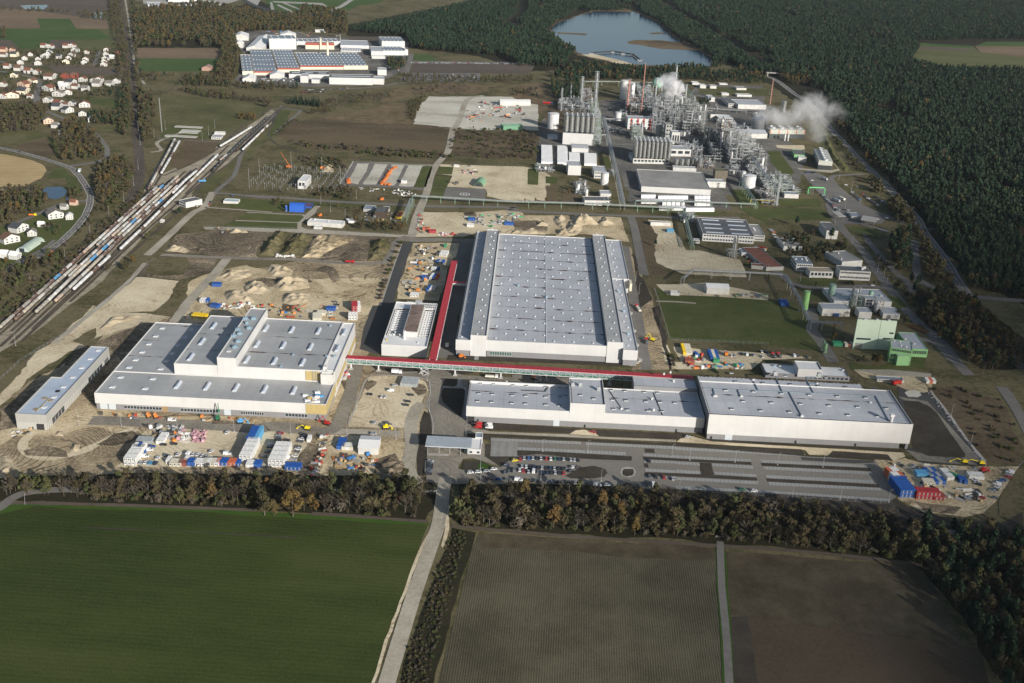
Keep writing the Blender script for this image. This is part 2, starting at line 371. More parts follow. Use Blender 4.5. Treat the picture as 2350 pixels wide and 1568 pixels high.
# ---- left half of the building site (sand)
T('''p ground mud 0 3 2 0 0 985 60 965 25 905 215 790 300 720 420 735 520 625 700 600 870 590 890 560 940 560 900 640 875 720 850 800 830 830 985 850 990 930 965 1095 640 1092 320 1085 100 1095 0 1100
p ground sand 0 4 3 0 440 640 560 610 700 640 880 640 880 700 820 740 600 735 480 740 430 740 400 730
p ground earth 0 4 3 0 380 580 460 530 560 525 700 530 890 545 900 560 885 600 700 597 500 590
p ground sandpale 5 5 1.5 0 1250 1240 1640 1270 1490 1500 1400 1560 850 1570 1000 1450
p ground sandpale 13 5 2 0 850 0 1100 60 1400 90 1560 100 1400 160 1270 170 1000 260 850 310 900 200 640 330 760 380 610 420 400 560 150 800 0 930 0 830 350 430 650 200
p ground earth 13 5 1 0 1290 165 1440 155 880 790 880 950 760 780 1040 480 1030 375 830 365
p ground earth 13 4 2 0 470 650 540 655 820 365 700 400 350 800 150 980 160 1120 0 1150 0 950
p ground sand 13 5 2 0 790 870 890 960 1100 985 2350 1040 2350 1180 1500 1090 1270 1090 1030 1150 850 1100 500 1180 140 1200 0 1300 0 1150 150 1130 470 1135
p ground mud 13 4 3 0 0 1290 350 1150 1250 1100 1300 1200 1150 1280 1080 1400 1120 1500 900 1567 500 1567 0 1540
p ground sandpale 18 6 1 0 340 110 480 60 1300 80 1450 105 1680 130 1800 130 1860 270 1750 420 1600 440 1240 430 900 440 560 440 100 440 150 400 270 200
r path sandpale 13 7 6 1.5 1250 1130 1000 1220 750 1340 500 1400 350 1390 240 1340 210 1270 280 1190 420 1130 560 1080''')
ribbon('path',g_dust,GS(13,'830 1055 1300 1070 1900 1100 2350 1130')+GS(14,'150 1110 560 1150'),13,7,jit=1)
T('''p ground sand 14 5 1 0 820 540 900 470 930 530 700 1050 720 1060 820 900 860 1000 700 1100 640 1050 660 1040
p ground sand 14 5 2 0 640 1170 1290 1240 1380 1270 1370 1400 1380 1500 1200 1567 400 1567 440 1400
p ground earth 14 6 2 0 1100 1410 1250 1370 1380 1500 1400 1600 1080 1600
p ground earth 14 6 2 0 380 1400 520 1250 600 1280 620 1450 400 1600''')
# site roads round the sandy car park
T('''r road dust 14 8 10 .8 930 530 900 660 860 830 800 980 760 1080 680 1150 560 1160
p ground sandpale 14 7 1 0 1040 660 1130 645 1480 665 1560 700 1580 780 1520 890 1450 960 1400 1130 850 1110 870 1000 960 850 1000 750
r road gravel 14 8 8 0 640 1160 900 1160 1330 1180
r road gravel 14 8 9 0 1530 900 1470 950 1430 1060 1420 1150 1430 1300 1400 1450 1420 1560 1500 1640''')
rp=GS(14,'1000 560 1060 600 1280 620 1600 590 1760 560 1900 640 2350 660 2350 560 2900 640 2900 720 1960 680 1940 700 1920 1000 1960 1060 2060 1080 2070 1120 2150 1160 1940 1180 1980 1290 2080 1240 2240 1480 2000 1400 1900 1410 1850 1500 2350 1560 2350 1640 1900 1640 1760 1640 1560 1620 1570 1280 1560 1190 1600 1100 1600 1000 1580 900 1590 780 1580 690 1480 650 1130 630')
patch('road',g_dust,rp,6,.3)
T('''p ground topsoil 14 9 .4 0 1050 540 1120 525 1640 560 1600 600 1300 610 1130 590
p ground topsoil 14 9 .3 0 1740 560 2010 575 1990 620 1900 635 1800 625
p ground topsoil 15 9 .3 0 560 270 1920 300 1920 345 1400 340 1100 330 620 290
p ground topsoil 15 9 .1 0 235 345 350 350 345 400 320 420 210 410
p ground topsoil 15 9 .1 0 210 440 230 430 400 440 420 460 380 700 300 640 215 560 195 500
p path paverl 15 9 0 0 350 345 390 348 385 400 440 440 435 720 395 710 420 455 390 435 210 430 215 412 320 420 345 400
p ground topsoil 14 9 .3 0 1550 970 1600 1000 1620 1180 1570 1350 1540 1567 1490 1560 1470 1400 1500 1200 1510 1080
r kerb conc 14 9 .8 0 1590 690 1600 800 1570 900 1600 990 1625 1080 1620 1180
r kerb conc 14 9 1.2 0 850 1080 900 960 960 800 1000 700 1050 655 1130 640 1480 660 1570 690
r kerb conc 14 9 .8 0 1050 560 1080 585 1130 605 1290 622 1600 602 1640 570''')
# ---- central hall surroundings
T('''p road asph 6 6 0 0 1350 915 1440 920 1290 1370 1250 1567 1130 1567 1250 1200
p ground conc 6 5 0 0 1340 915 1350 915 1250 1200 1130 1567 1118 1567 1235 1200
p ground sand 6 5 1 0 1440 930 1900 930 1860 1060 1800 1070 1680 1460 1290 1440 1330 1250
p ground sandpale 6 5 1.5 0 1480 640 1900 650 2350 620 2450 650 2450 830 2200 810 2030 830 1900 870 1470 870
p ground sand 11 5 1.5 0 -100 150 360 150 1000 170 1080 400 1000 390 860 330 0 320 -100 320
p road dust 6 6 1 0 1250 900 1360 860 1500 880 2020 890 2020 910 1900 920 1450 915 1300 905
p road asphold 6 5 0 0 1870 920 2030 900 1960 1130 1900 1440 1860 1600 1700 1600 1800 1200
p road asphold 14 5 0 0 1750 0 1850 0 1840 310 1840 460 2020 460 2010 500 1660 480 1700 250
p road asph 14 5 .5 0 1070 0 1250 0 1160 340 1150 440 1080 440 950 400 980 250
p ground topsoil 15 8 .2 0 340 125 600 140 1920 190 1925 235 1000 195 250 170 260 130
p ground paverl 15 9 0 0 505 130 545 130 540 175 500 172''')
# ---- right of central hall
T('''p ground mud 11 4 1 0 1010 430 1080 440 1200 730 1290 900 1330 1150 1450 1400 1560 1567 1100 1567 1150 1450 1140 1390 1070 760
p road asphold 11 6 0 0 1015 435 1075 440 1120 700 1200 1080 1250 1380 1290 1567 1190 1567 1150 1390 1065 900 1060 700
p ground topsoil 11 7 1 0 1285 1000 1350 980 1430 1400 1460 1567 1440 1567 1400 1400 1340 1200 1300 1080
p ground topsoil 11 7 1 0 1100 500 1130 520 1160 700 1210 740 1290 920 1180 1000 1150 850
r road asphold 11 7 9 0 1080 150 1120 250 1160 450 1200 640 1220 700
p ground fallow 11 5 1.5 0 1130 190 1240 190 1330 260 1320 450 1300 600 1450 680 1300 700 1230 600
p ground sandpale 11 6 1.5 0 1250 190 1460 200 1500 300 1600 470 1720 480 2100 560 2150 720 1560 690 1320 590 1310 450 1330 330
p grass grass 11 5 .5 0 1310 830 1380 800 1600 890 2350 920 2620 960 2800 1250 2820 1400 2350 1340 1450 1300 1370 1060
p ground sandpale 11 6 1 0 1320 790 1800 770 2350 880 2350 930 1900 900 1700 890 1420 880
p ground sandpale 16 5 1 0 -130 60 -60 30 200 60 900 100 1220 130 1240 160 1100 160 800 170 700 260 0 260 -100 200
p ground scrub 11 6 .8 0 1290 820 1320 820 1440 1290 2000 1320 2800 1400 2800 1460 2350 1420 1480 1360 1540 1500 1480 1500 1420 1300
r path gravel 11 8 3 0 1320 940 1500 945 1690 960''')
# ---- strip south of the big white halls, car park
T('''p ground topsoil 15 8 .3 0 430 735 1370 800 2345 850 2345 905 1650 870 1500 810 1380 850 560 810 500 770
p ground sandpale 15 9 .2 0 1375 855 1430 822 1510 815 1600 830 1650 875
p path gravel 15 9 .2 0 500 810 700 835 1400 860 1650 880 2350 910 2350 930 1640 895 1380 885 600 850 430 850
p ground topsoil 15 9 .2 0 430 850 480 845 660 855 1450 895 2350 945 2350 965 1500 920 660 880 650 910 500 895
p ground topsoil 16 8 .2 0 0 830 280 900 1080 945 1600 970 2080 1000 2070 1020 1630 995 1100 965 330 930 180 880 120 870 30 910 0 905
p path sandpale 16 9 .3 0 40 900 150 875 330 925 1100 970 1640 1000 2090 1025 2110 1060 2000 1100 1940 1040 1440 1010 1400 1050 1220 1045 1180 1000 350 950 0 930
p ground topsoil 16 9 .2 0 0 940 350 955 1150 995 1180 1050 1400 1060 1440 1015 1760 1030 1950 1045 1990 1095 1600 1080 1200 1060 400 995 0 965''')
lot=GS(15,'655 890 2350 965')+GS(16,'1150 1050 1620 1085 1840 1100 1960 1300 2060 1400 1960 1480 1000 1400 0 1360')+GS(15,'2012 1355 2010 1320 1900 1300 1820 1340 1700 1330 560 1290 340 1290 250 1200 420 1170 740 1160 820 1100 900 1050 645 1060 650 960')
patch('car_park',g_lane,lot,6,0)
T('''p car_park paver 15 7 0 0 655 890 900 900 895 1060 645 1060''')
def band(i,s,mat,lvl,jag=0):return pt('car_park',mat,i,s,lvl,jag)
band(15,'655 890 1480 925 1480 950 700 915 655 915',g_paverl,8);band(15,'1525 930 2350 968 2350 995 1800 965 1525 955',g_paverl,8)
band(15,'895 975 1890 1020 1890 1050 895 1000',g_paverl,8)
band(16,'0 975 1190 1040 1190 1060 0 1000',g_paverl,8)
T('''p ground topsoil 15 9 .2 0 895 1005 1100 1010 1950 1060 1945 1100 1700 1090 1480 1080 1090 1040 900 1055
p ground topsoil 15 9 .3 0 600 950 655 950 650 1060 870 1065 740 1155 600 1060
p ground topsoil 15 9 .3 0 410 1100 560 1100 690 1160 600 1180 390 1185
p grass verge 15 10 .3 0 560 1110 600 1130 690 1165 600 1175 520 1170
p ground topsoil 15 9 .2 0 1340 1240 1480 1160 1600 1145 1700 1170 1725 1210 1690 1250 1600 1262 1400 1262
p kerb conc 15 8 0 0 1840 1205 1855 1170 1900 1155 1965 1165 1985 1200 1970 1240 1920 1255 1860 1240
p ground topsoil 15 9 0 0 1860 1200 1875 1175 1960 1175 1970 1205 1955 1235 1900 1245 1865 1230''')
LB=[g_topsoil,g_paverl]
for(s,k)in(('2070 988 2155 992 2160 1030 2070 1025',0),('2055 1035 2350 1052 2350 1075 2055 1058',1),('2052 1062 2350 1080 2350 1100 2055 1085',0),
      ('2060 1090 2350 1105 2350 1125 2060 1120',1),('2062 1125 2095 1125 2100 1165 2065 1160',0),('2065 1170 2350 1190 2350 1212 2068 1200',1),
      ('2065 1205 2350 1218 2350 1242 2070 1232',0),('2070 1236 2350 1245 2350 1262 2075 1262',1)):
 pt('car_park' if k else 'ground',LB[k],15,s,9 if k else 10,0 if k else .15)
for(s,k)in(('0 1080 690 1112 700 1140 0 1102',0),('0 1052 690 1088 690 1110 0 1078',1),('0 1106 210 1118 235 1145 0 1130',1),('330 1125 705 1145 715 1175 340 1150',1),
      ('220 1118 325 1122 355 1235 235 1230',0),('0 1182 240 1198 240 1228 0 1212',1),('350 1200 735 1225 745 1250 355 1225',1),
      ('0 1215 345 1232 745 1255 750 1283 0 1245',0),('0 1250 755 1290 755 1318 0 1275',1),('0 1330 1000 1385 1960 1450 1960 1470 1000 1408 0 1358',1),
      ('780 1090 1765 1140 1780 1165 790 1118',1),('785 1120 1780 1168 1800 1200 795 1148',0),('800 1152 1800 1202 1812 1228 820 1180',1),
      ('830 1232 1810 1280 1815 1308 835 1260',1),('835 1262 1860 1318 1870 1348 845 1292',0),('850 1295 1880 1350 1895 1375 860 1325',1),
      ('1150 1068 1810 1100 1830 1120 1640 1125 1160 1095',2)):
 pt('car_park' if k else 'ground',(g_topsoil,g_paverl,g_asph)[k],16,s,(10,9,9)[k],.15 if not k else 0)
# ---- east end of the halls
T('''p road asph 17 5 0 0 1000 -60 1250 -20 1400 100 1880 700 1900 790 1500 770 1200 740 1060 590 1200 600 1000 100 990 -30
p road dust 17 6 0 0 990 60 1300 110 1500 330 1860 730 1890 780 1500 760 1200 730 1070 620 1400 690 1690 700 1640 600 1400 230 1300 150 1180 110 1060 100
p ground topsoil 17 7 .3 0 1050 110 1200 110 1330 170 1420 260 1690 660 1690 690 1650 705 1300 685 1150 620
p ground white 17 8 .5 0 1060 25 1090 5 1160 -5 1220 10 1245 50 1200 68 1100 65
p ground sand 17 5 1.2 0 720 690 940 730 1060 700 1100 720 1280 770 1900 800 2260 790 2200 880 2060 1100 1900 1270 1700 1320 1300 1290 1100 1200 1000 1140 760 780
p ground fallow 17 5 2 0 1290 -20 1600 -60 2100 100 2315 600 2250 780 1900 760 1700 500
p ground scrub 17 6 1 0 2315 730 2350 900 2150 1350 2050 1300 2050 1130 2260 800
p ground conc 17 6 .8 0 1320 0 1345 0 1900 730 1920 790 1890 780 1700 500
r path asphold 17 6 9 1 2080 -40 2200 130 2400 480
p ground gravel 16 6 .8 0 1600 220 2350 300 2350 330 1900 310 1640 270
p ground sand 16 5 1 0 1640 270 2350 330 2350 470 2200 480 2000 400 1720 330''')
# ---- chemical works ground
T('''p ground works 3 3 2 0 330 440 1000 430 1560 450 1700 280 2300 300 2350 700 2700 900 2600 1400 2200 1300 1950 1300 2050 1440 1090 1380 960 1000 840 890 780 1000 235 1020 235 700 300 600
p ground white 0 4 3 0 985 222 1235 222 1232 295 1110 300 950 285 960 250
p ground white 0 5 1 0 1070 225 1235 240 1235 300 1060 292
p ground fallow 0 4 3 0 660 280 740 272 1000 290 1035 300 1015 360 700 340 640 315
p ground fallow 0 4 2 0 1045 300 1232 305 1230 365 1022 358
p ground reed 0 4 6 0 740 270 900 235 950 240 945 285 800 282
p ground reed 0 4 6 3 870 240 900 205 1000 190 1130 195 1100 215 960 215
p ground meadow 0 4 3 0 370 215 560 235 640 245 600 262 540 300 470 320 380 318 345 270
p grass grass 0 5 .5 0 635 252 670 255 640 295 620 325 615 300
p ground white 6 4 1 0 770 380 890 175 1040 180 1700 215 1620 260 1440 410 830 400''')
for s in('935 195 1045 197 945 390 840 370','1095 200 1205 205 1100 390 985 385','1255 208 1360 212 1265 400 1135 385','1405 218 1515 222 1450 410 1315 400'):
 pt('ground',g_white,6,s,6,.8)
T('''p road asphold 6 5 0 0 780 375 900 175 1640 215 1630 240 1540 215 1050 197 1095 200 990 390 1100 390 1210 205 1250 208 1130 395 1270 400 1365 212 1400 216 1310 405 1450 415 1540 425 1530 440 1100 410 780 400
p grass grass 6 7 .4 0 1530 220 1620 225 1560 415 1450 410
p grass grass 6 6 .4 0 1680 225 1810 230 1795 300 1660 295
p grass grass 6 6 .4 0 1645 318 1780 320 1755 412 1620 408
p grass grass 6 6 .4 0 1600 420 1735 422 1710 530 1580 530
p ground sandpale 6 4 1.5 0 1700 205 2460 225 2600 250 2700 300 2700 540 2350 550 2120 500 2120 430 1740 410 1800 310 1690 300
p road asphold 6 5 0 0 1745 415 2110 430 2100 550 1710 525''')
ribbon('road',g_gravel,GS(2,'2200 1170 2180 1270 2150 1400 2060 1500')+GS(6,'1610 300 1560 480 1470 700 1430 860'),9,7,jit=.5)
T('''r road gravel 2 7 9 0 2480 880 2330 920 2260 1100 2200 1200''')
ribbon('road',g_asphold,GS(6,'-100 490 300 515 700 545 1300 575 1600 590 2350 600')+GS(11,'0 105 800 145 1500 170 2100 175'),8,5)
T('''p grass grass 6 4 1 0 -160 515 300 545 1300 590 1300 610 560 590 480 640 430 640 -20 640 -260 590
p grass grass 6 5 .8 0 -90 650 420 670 450 690 400 740 -180 715
p grass grass 6 5 .8 0 -220 730 380 745 390 800 300 800 -300 775
p path gravel 6 6 .4 0 -80 642 450 668 540 590 600 585 560 620 540 660 420 740 420 780 480 805 380 800 380 745 440 690 420 672 -90 650
p path gravel 6 6 0 0 -180 716 400 738 400 745 -190 724
p ground gravel 6 4 1 0 -480 780 300 790 1300 850 1490 855 1480 870 1300 875 300 830 -460 800''')
ribbon('road',g_dust,GS(5,'1480 1035 2000 1060 2350 1075')+GS(6,'300 1078 900 1115 1160 1110 1220 1060 1260 950 1330 880'),7,7,jit=.6)
ribbon('road',g_gravel,GS(5,'2080 1075 1980 1200 1850 1340 1720 1480')+GS(13,'1680 40 1600 150'),9,7)
T('''p ground earth 5 4 1.5 0 1300 1180 1480 1040 2000 1060 1960 1200 1640 1260 1260 1235
p ground scrub 5 5 2 0 1370 1120 1450 1060 1680 1050 1750 1110 1700 1210 1480 1230 1340 1210
p ground scrub 6 5 2 0 0 1040 60 930 170 820 380 840 530 860 430 1000 420 1070 0 1060
p ground scrub 6 5 2 0 1010 1090 1080 900 1200 890 1250 950 1160 1080''')
# ---- railway land
T('''p ground yard 5 3 1 0 2500 -300 2560 -250 2400 0 2100 210 1900 330 1700 560 1560 640 1400 780 1130 1060 950 1260 550 1567 380 1700 -100 2000 -200 1800 160 1540 600 1170 980 800 1260 540 1500 290 1850 120 2150 -60
p ground yard 5 4 .5 0 1660 0 1540 200 1500 290 1330 470 1310 470 1420 250 1580 0 1600 -30
p ground meadow 5 3 1 0 2560 -250 2700 -200 2300 120 2050 330 1960 440 1750 480 1900 330 2200 130''')
ribbon('road',g_asphold,GS(2,'640 970 590 1020 500 1110 300 1330 210 1567')+GS(5,'2130 330 2000 440 1880 580 1780 650'),5.5,6)
T('''r road gravel 5 6 8 .8 1950 460 1880 590 1760 660 1560 850 1420 980 1350 1040
r road asphold 2 6 5 0 500 1010 640 1000 790 1015 770 1050 650 1150 560 1230
r road asphold 5 6 6 0 1960 470 2100 475 2300 500 2500 515
r path gravel 5 6 3 0 1880 600 2100 615 2500 645
r path gravel 5 6 4.5 .5 1330 1110 1200 1260 1000 1440 800 1600 500 1850
p ground earth 5 4 1.5 0 1330 1100 1480 1050 1350 1200 1100 1410 900 1567 500 1900 300 2050 250 2000 700 1640 1180 1270
r track_bed ballast 0 5 13 0 277 0 283 60 296 140 307 250 318 350 320 400 300 460 265 510 200 560 140 620 60 690 -60 790
r path gravel 1 5 4.5 .5 1150 0 1180 180 1220 450 1235 580 1280 700 1330 775
r road asphold 1 6 5 0 1090 785 1240 780 1430 795''')
ribbon('path',g_gravel,GS(1,'1690 1210 1500 1280 1440 1320 1480 1380')+GS(1,'1380 1400'),5,5)
T('''p grass grass 1 4 1 0 1460 1240 1600 1150 1880 1190 1900 1250 1860 1295 1520 1290
p ground fallow 5 4 2 0 1720 -60 2000 0 1960 90 1640 260 1560 220
r road asphold 1 5 4 0 1440 1270 1900 1300 2250 1300''')
# ---- road on the left, village
rl=GS(1,'-60 1350 170 1395 380 1455 620 1530')+GS(5,'700 280 780 390 830 480 820 590 760 710 600 880 430 1010 230 1110 0 1190 -100 1230')
ribbon('road',g_asphold,rl,7.5,8)
dashes(rl,.35,9,off=3.3,dash=40,gap=.5);dashes(rl,.35,9,off=-3.3,dash=40,gap=.5);dashes(rl,.3,9)
T('''r road asphold 1 7 7 0 440 1030 640 1110 800 1180 900 1260 960 1330 985 1400 960 1460 840 1500 650 1525
r road asphold 5 7 6.5 0 830 530 740 545 560 575 400 640 250 700 80 770''')
ribbon('road',g_asphold,GS(5,'500 900 400 980 230 1070')+GS(5,'100 1130'),4,7)
T('''r road asphold 1 7 9 0 0 655 190 690 330 720 360 780 340 850 340 950 400 1010 450 1035
r road asphold 1 6 5 0 0 560 150 600 600 600 900 600
r road asphold 1 6 8 0 910 470 870 600
r road asphold 1 6 5 0 380 730 700 775 1050 790 1240 780
p field stubble 5 4 .8 0 -200 90 0 108 120 125 300 170 400 215 430 260 380 330 200 420 0 475 -200 500
p ground grass 5 4 1 0 560 230 690 330 760 460 640 500 600 330 430 340 480 250
p ground grass 5 4 1 0 800 580 790 680 600 860 420 1010 200 1110 0 1170 -100 1180 -100 770 80 770 400 640 560 580
p field meadow 1 4 2 0 -100 1230 100 1200 350 1200 450 1240 300 1290 0 1340 -100 1340
p field fallow 1 4 2 0 150 1340 430 1260 460 1290 510 1440 380 1440 100 1380
p grass grass 1 5 .5 0 440 1270 490 1260 560 1440 520 1440
p field grass 1 4 2 0 700 890 1120 905 1100 1000 850 960
p field meadow 1 4 2 0 800 1150 1160 1150 1150 1200 900 1220
p field farsoil 1 4 1 0 420 600 1100 630 1090 690 560 690
p field farbrown 1 4 0 0 -100 165 340 170 370 262 -100 262
p field farbrown 1 3 0 0 -200 60 300 95 700 150 800 175 340 170 -200 165
p field farsoil 1 2 10 0 -500 -300 1100 -300 1050 60 780 170 300 90 -500 40
p field far_green 1 4 0 0 340 172 640 178 700 266 375 262
p field farbrown 1 5 0 0 650 180 980 178 1000 266 700 266
p field far_green 1 4 0 0 -100 262 890 268 1040 362 100 370 -100 350
p field far_olive 1 5 0 0 890 270 1075 270 1075 345 1030 362
p field far_green 1 4 0 0 100 368 450 370 500 450 190 455
p field farsoil 1 5 0 0 450 370 690 368 640 430 500 450
p field far_olive 1 4 0 0 680 370 1070 368 1060 465 760 465
p field farsoil 1 4 0 0 -100 368 100 368 180 455 -100 440
p field farbrown 1 4 0 0 1240 443 2090 448 2060 540 1245 538
p field far_green 1 4 3 0 1245 538 2060 540 2020 660 1300 650 1250 600
p ground forest 1 3 4 0 1220 90 2100 85 2350 0 2600 100 2300 300 2100 440 1240 440''')
# ---- works at the back, test ground
T('''p ground works 2 3 3 0 180 300 500 280 1150 340 1780 400 1800 640 1400 790 800 800 200 760 260 500
p ground conc 1 3 0 0 1310 0 2200 0 1900 100 1330 85
p field farsoil 2 4 0 0 1240 335 1850 345 1830 400 1250 385
p field farsoil 2 4 2 0 1830 585 2950 590 2900 680 1810 670
p field far_green 2 4 2 0 1830 490 1990 500 2050 560 1820 560
p car_park asphold 2 5 0 0 1800 560 2950 575 2950 590 1800 585
p car_park asphold 2 5 0 0 1800 672 2450 675 2450 740 1700 740
r road asphold 2 6 9 0 1820 500 1790 620 1760 690
r road asphold 2 6 7 0 2450 745 1900 750 1700 765 1500 800 1150 820
p ground far_green 2 3 4 0 420 -60 1600 -60 1560 20 1300 60 1120 160 980 150 750 120 540 90''')
for s in('280 0 400 60 450 -30 350 -60','540 20 560 90 530 90 520 20','600 40 800 140 780 145 580 50','540 10 1000 30 1050 60 900 140 1150 60 1300 -40 1350 -40 1200 60 1050 130 880 150 1000 60 980 45 560 25','640 20 900 125 880 130 620 25','1020 110 1130 95 1140 105 1050 125 1090 160 1060 160 1015 135'):
 pt('road',g_conc,2,s,5)
T('''r road asph 2 6 16 0 260 -10 400 60 600 110 800 140 1000 155 1220 185''')
# ---- woodland floor, right
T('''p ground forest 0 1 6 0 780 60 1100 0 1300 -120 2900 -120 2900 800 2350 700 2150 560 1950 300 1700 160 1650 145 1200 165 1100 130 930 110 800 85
p field far_olive 23 4 0 0 1380 450 1420 400 1880 425 1945 480 2350 520 2700 560 2700 660 1720 660 1290 590
p field far_green 23 5 0 0 1390 395 1900 425 2000 385 2700 385 2700 430 1900 425 1860 440 1400 425
p field farbrown 23 5 0 0 1900 425 2700 430 2700 540 2330 525 1950 480
p field far_green 23 5 0 0 1600 655 2700 645 2700 690 1900 740 1750 720
p field farsoil 23 6 0 0 1380 430 1750 440 1930 475 1400 455''')
# lake
lakep='640 230 690 180 980 88 1300 95 1480 170 1600 280 1680 330 1800 390 1930 470 1900 520 1700 525 1480 515 1300 505 1150 470 1000 450 880 425 740 330 690 290 670 258'
T('''p ground reed 22 3 5 0 630 238 675 182 970 82 1200 60 1320 88 1500 165 1612 270 1710 335 1850 385 1950 470 1910 530 1400 545 1150 500 860 440 700 350 640 290''')
def water_mat(name,col,ro):
 m_,t,b=newmat(name);b.inputs['Base Color'].default_value=(*col,1);b.inputs['Roughness'].default_value=ro
 n=t.nodes.new('ShaderNodeTexNoise');n.inputs['Scale'].default_value=.25;n.inputs['Detail'].default_value=5
 g=t.nodes.new('ShaderNodeNewGeometry');t.links.new(g.outputs['Position'],n.inputs['Vector'])
 bp=t.nodes.new('ShaderNodeBump');bp.inputs['Strength'].default_value=.5;bp.inputs['Distance'].default_value=.25
 t.links.new(n.outputs[0],bp.inputs['Height']);t.links.new(bp.outputs[0],b.inputs['Normal']);return m_
m_water=water_mat('lake_water',(.022,.048,.085),.16)
pt('water',m_water,22,lakep,5,3)
T('''p ground reed 22 6 1 0 690 255 800 260 920 266 918 280 800 272 700 268
p ground fallow 22 6 2 0 1240 330 1300 315 1500 318 1750 345 1780 392 1500 380 1380 355 1260 345
p ground reed 22 7 2 0 1235 332 1300 315 1500 318 1380 330 1400 350 1800 380 1870 372 1860 385 1780 398 1500 385 1340 355 1250 345
p ground reed 22 6 2 0 1410 260 1500 255 1560 268 1440 272
p ground sandpale 22 6 2 0 875 430 1000 430 1200 480 1300 510 1150 500 1060 470 940 450
p water m_water 5 6 1 0 395 420 560 410 610 440 600 490 510 525 420 510 380 470
p water m_water 1 6 5 0 200 50 440 45 435 88 210 85
p water m_water 1 6 4 0 845 115 950 120 960 170 860 172''')
# main road on the right
rr=GS(4,'-80 200 60 240 240 370 400 480 560 680 700 830 860 1000 1000 1130 1130 1260 1250 1390 1380 1530')+GS(12,'1400 260 1530 430 1650 600 1730 740 1830 880')
ribbon('road',g_asphold,rr,10,8)
dashes(rr,.35,9,off=4.4,dash=40,gap=.5);dashes(rr,.35,9,off=-4.4,dash=40,gap=.5);dashes(rr,.35,9)
T('''r road asphold 12 10 9 0 1780 870 1950 905 2350 935 2600 930''')
ribbon('road',g_asph,GS(12,'1440 300 1480 280 1560 272'),7,8)
r2=GS(12,'1340 380 1350 480 1360 600 1380 720 1480 800 1640 850 1800 900');ribbon('road',g_asphold,r2,8,7)
ribbon('road',g_asph,GS(12,'1900 960 2000 1120 2120 1270 2220 1420 2350 1567'),9,7)
T('''r road asphold 4 6 7 0 870 1110 700 1120 600 1130 590 1170 700 1290 900 1420 1100 1500 1250 1567
r road asphold 12 6 10 0 560 40 600 150 700 300 800 400 900 520 980 640 1100 800 1180 900 1260 1020 1400 1150 1600 1330 1750 1520 1850 1620
r road asphold 12 6 9 0 700 160 900 240 1100 300
r road asphold 12 6 8 0 -80 600 100 680 230 780 500 820 900 800 1120 830
r road asphold 12 6 7 0 900 360 940 420 1000 480 1060 560 1200 700 1280 760 1330 860
r road asphold 12 6 10 0 380 1000 420 1130 400 1200 500 1330 600 1500
r road asphold 12 6 10 0 1180 1330 1500 1300 1700 1480
p grass grass 12 7 .6 0 730 260 800 255 1000 270 1090 350 850 320 750 290
p grass grass 12 6 .8 0 0 95 380 85 520 100 570 160 560 195 60 190 -120 120
p grass grass 12 6 .8 0 -20 0 460 0 490 50 460 75 0 65
p grass grass 12 6 .8 0 740 1500 1000 1540 1300 1450 1450 1460 1420 1567 760 1567
p grass grass 12 7 .6 0 260 730 500 720 620 740 640 800 330 790
p grass grass 12 7 .6 0 370 860 520 860 560 970 380 920
p grass grass 12 7 .6 0 1100 890 1200 900 1280 990 1220 1010 1130 980
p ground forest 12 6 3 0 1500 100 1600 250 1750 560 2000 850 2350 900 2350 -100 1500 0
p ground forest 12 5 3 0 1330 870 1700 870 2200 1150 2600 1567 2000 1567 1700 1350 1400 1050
p ground red 12 7 1 0 1240 1150 1400 1150 1500 1230 1430 1240
p car_park asphold 4 5 .5 0 300 1090 470 1100 590 1170 900 1420 1100 1500 1040 1567 640 1567 560 1400
p grass meadow 4 6 .5 0 480 600 560 780 640 960 760 1060 850 1100 640 1090 500 900 430 700
p grass grass 4 6 .5 0 0 900 100 900 240 1090 220 1120 130 1110 20 1000
p ground sandpale 4 7 .5 0 70 845 330 845 340 880 300 890 90 870
p path gravel 4 7 .3 0 260 1055 460 1070 590 1075 640 1060 590 1010 600 1010 660 1075 580 1100 420 1085 290 1070
p grass grass 3 6 .5 0 2000 1250 2200 1260 2400 1300 2350 1400 2100 1400
p grass grass 3 6 .5 0 2080 1420 2350 1420 2350 1560 2240 1520
p grass grass 3 5 .5 0 1120 1395 1880 1450 1900 1500 1120 1440
p grass grass 3 6 .4 0 830 950 880 950 930 1050 860 1050
p field fallow 3 6 .5 0 310 1215 420 1215 420 1370 320 1370
p field fallow 3 6 .5 0 460 1240 620 1300 600 1390 460 1390
p grass grass 3 6 .5 0 150 1060 250 1060 240 1210 140 1205
p grass grass 3 6 .5 0 310 1130 410 1140 415 1200 310 1195
p car_park asphold 3 5 .5 0 1560 430 1700 380 2000 460 2330 500 2250 550 1900 545 1700 500
p grass meadow 3 5 .5 0 1700 300 2350 330 2350 390 1900 400 1720 370
p ground fallow 0 5 1 0 1245 265 1270 230 1340 250 1320 300 1290 310
p ground reed 0 4 3 0 1175 195 1240 190 1290 230 1240 260 1175 222''')
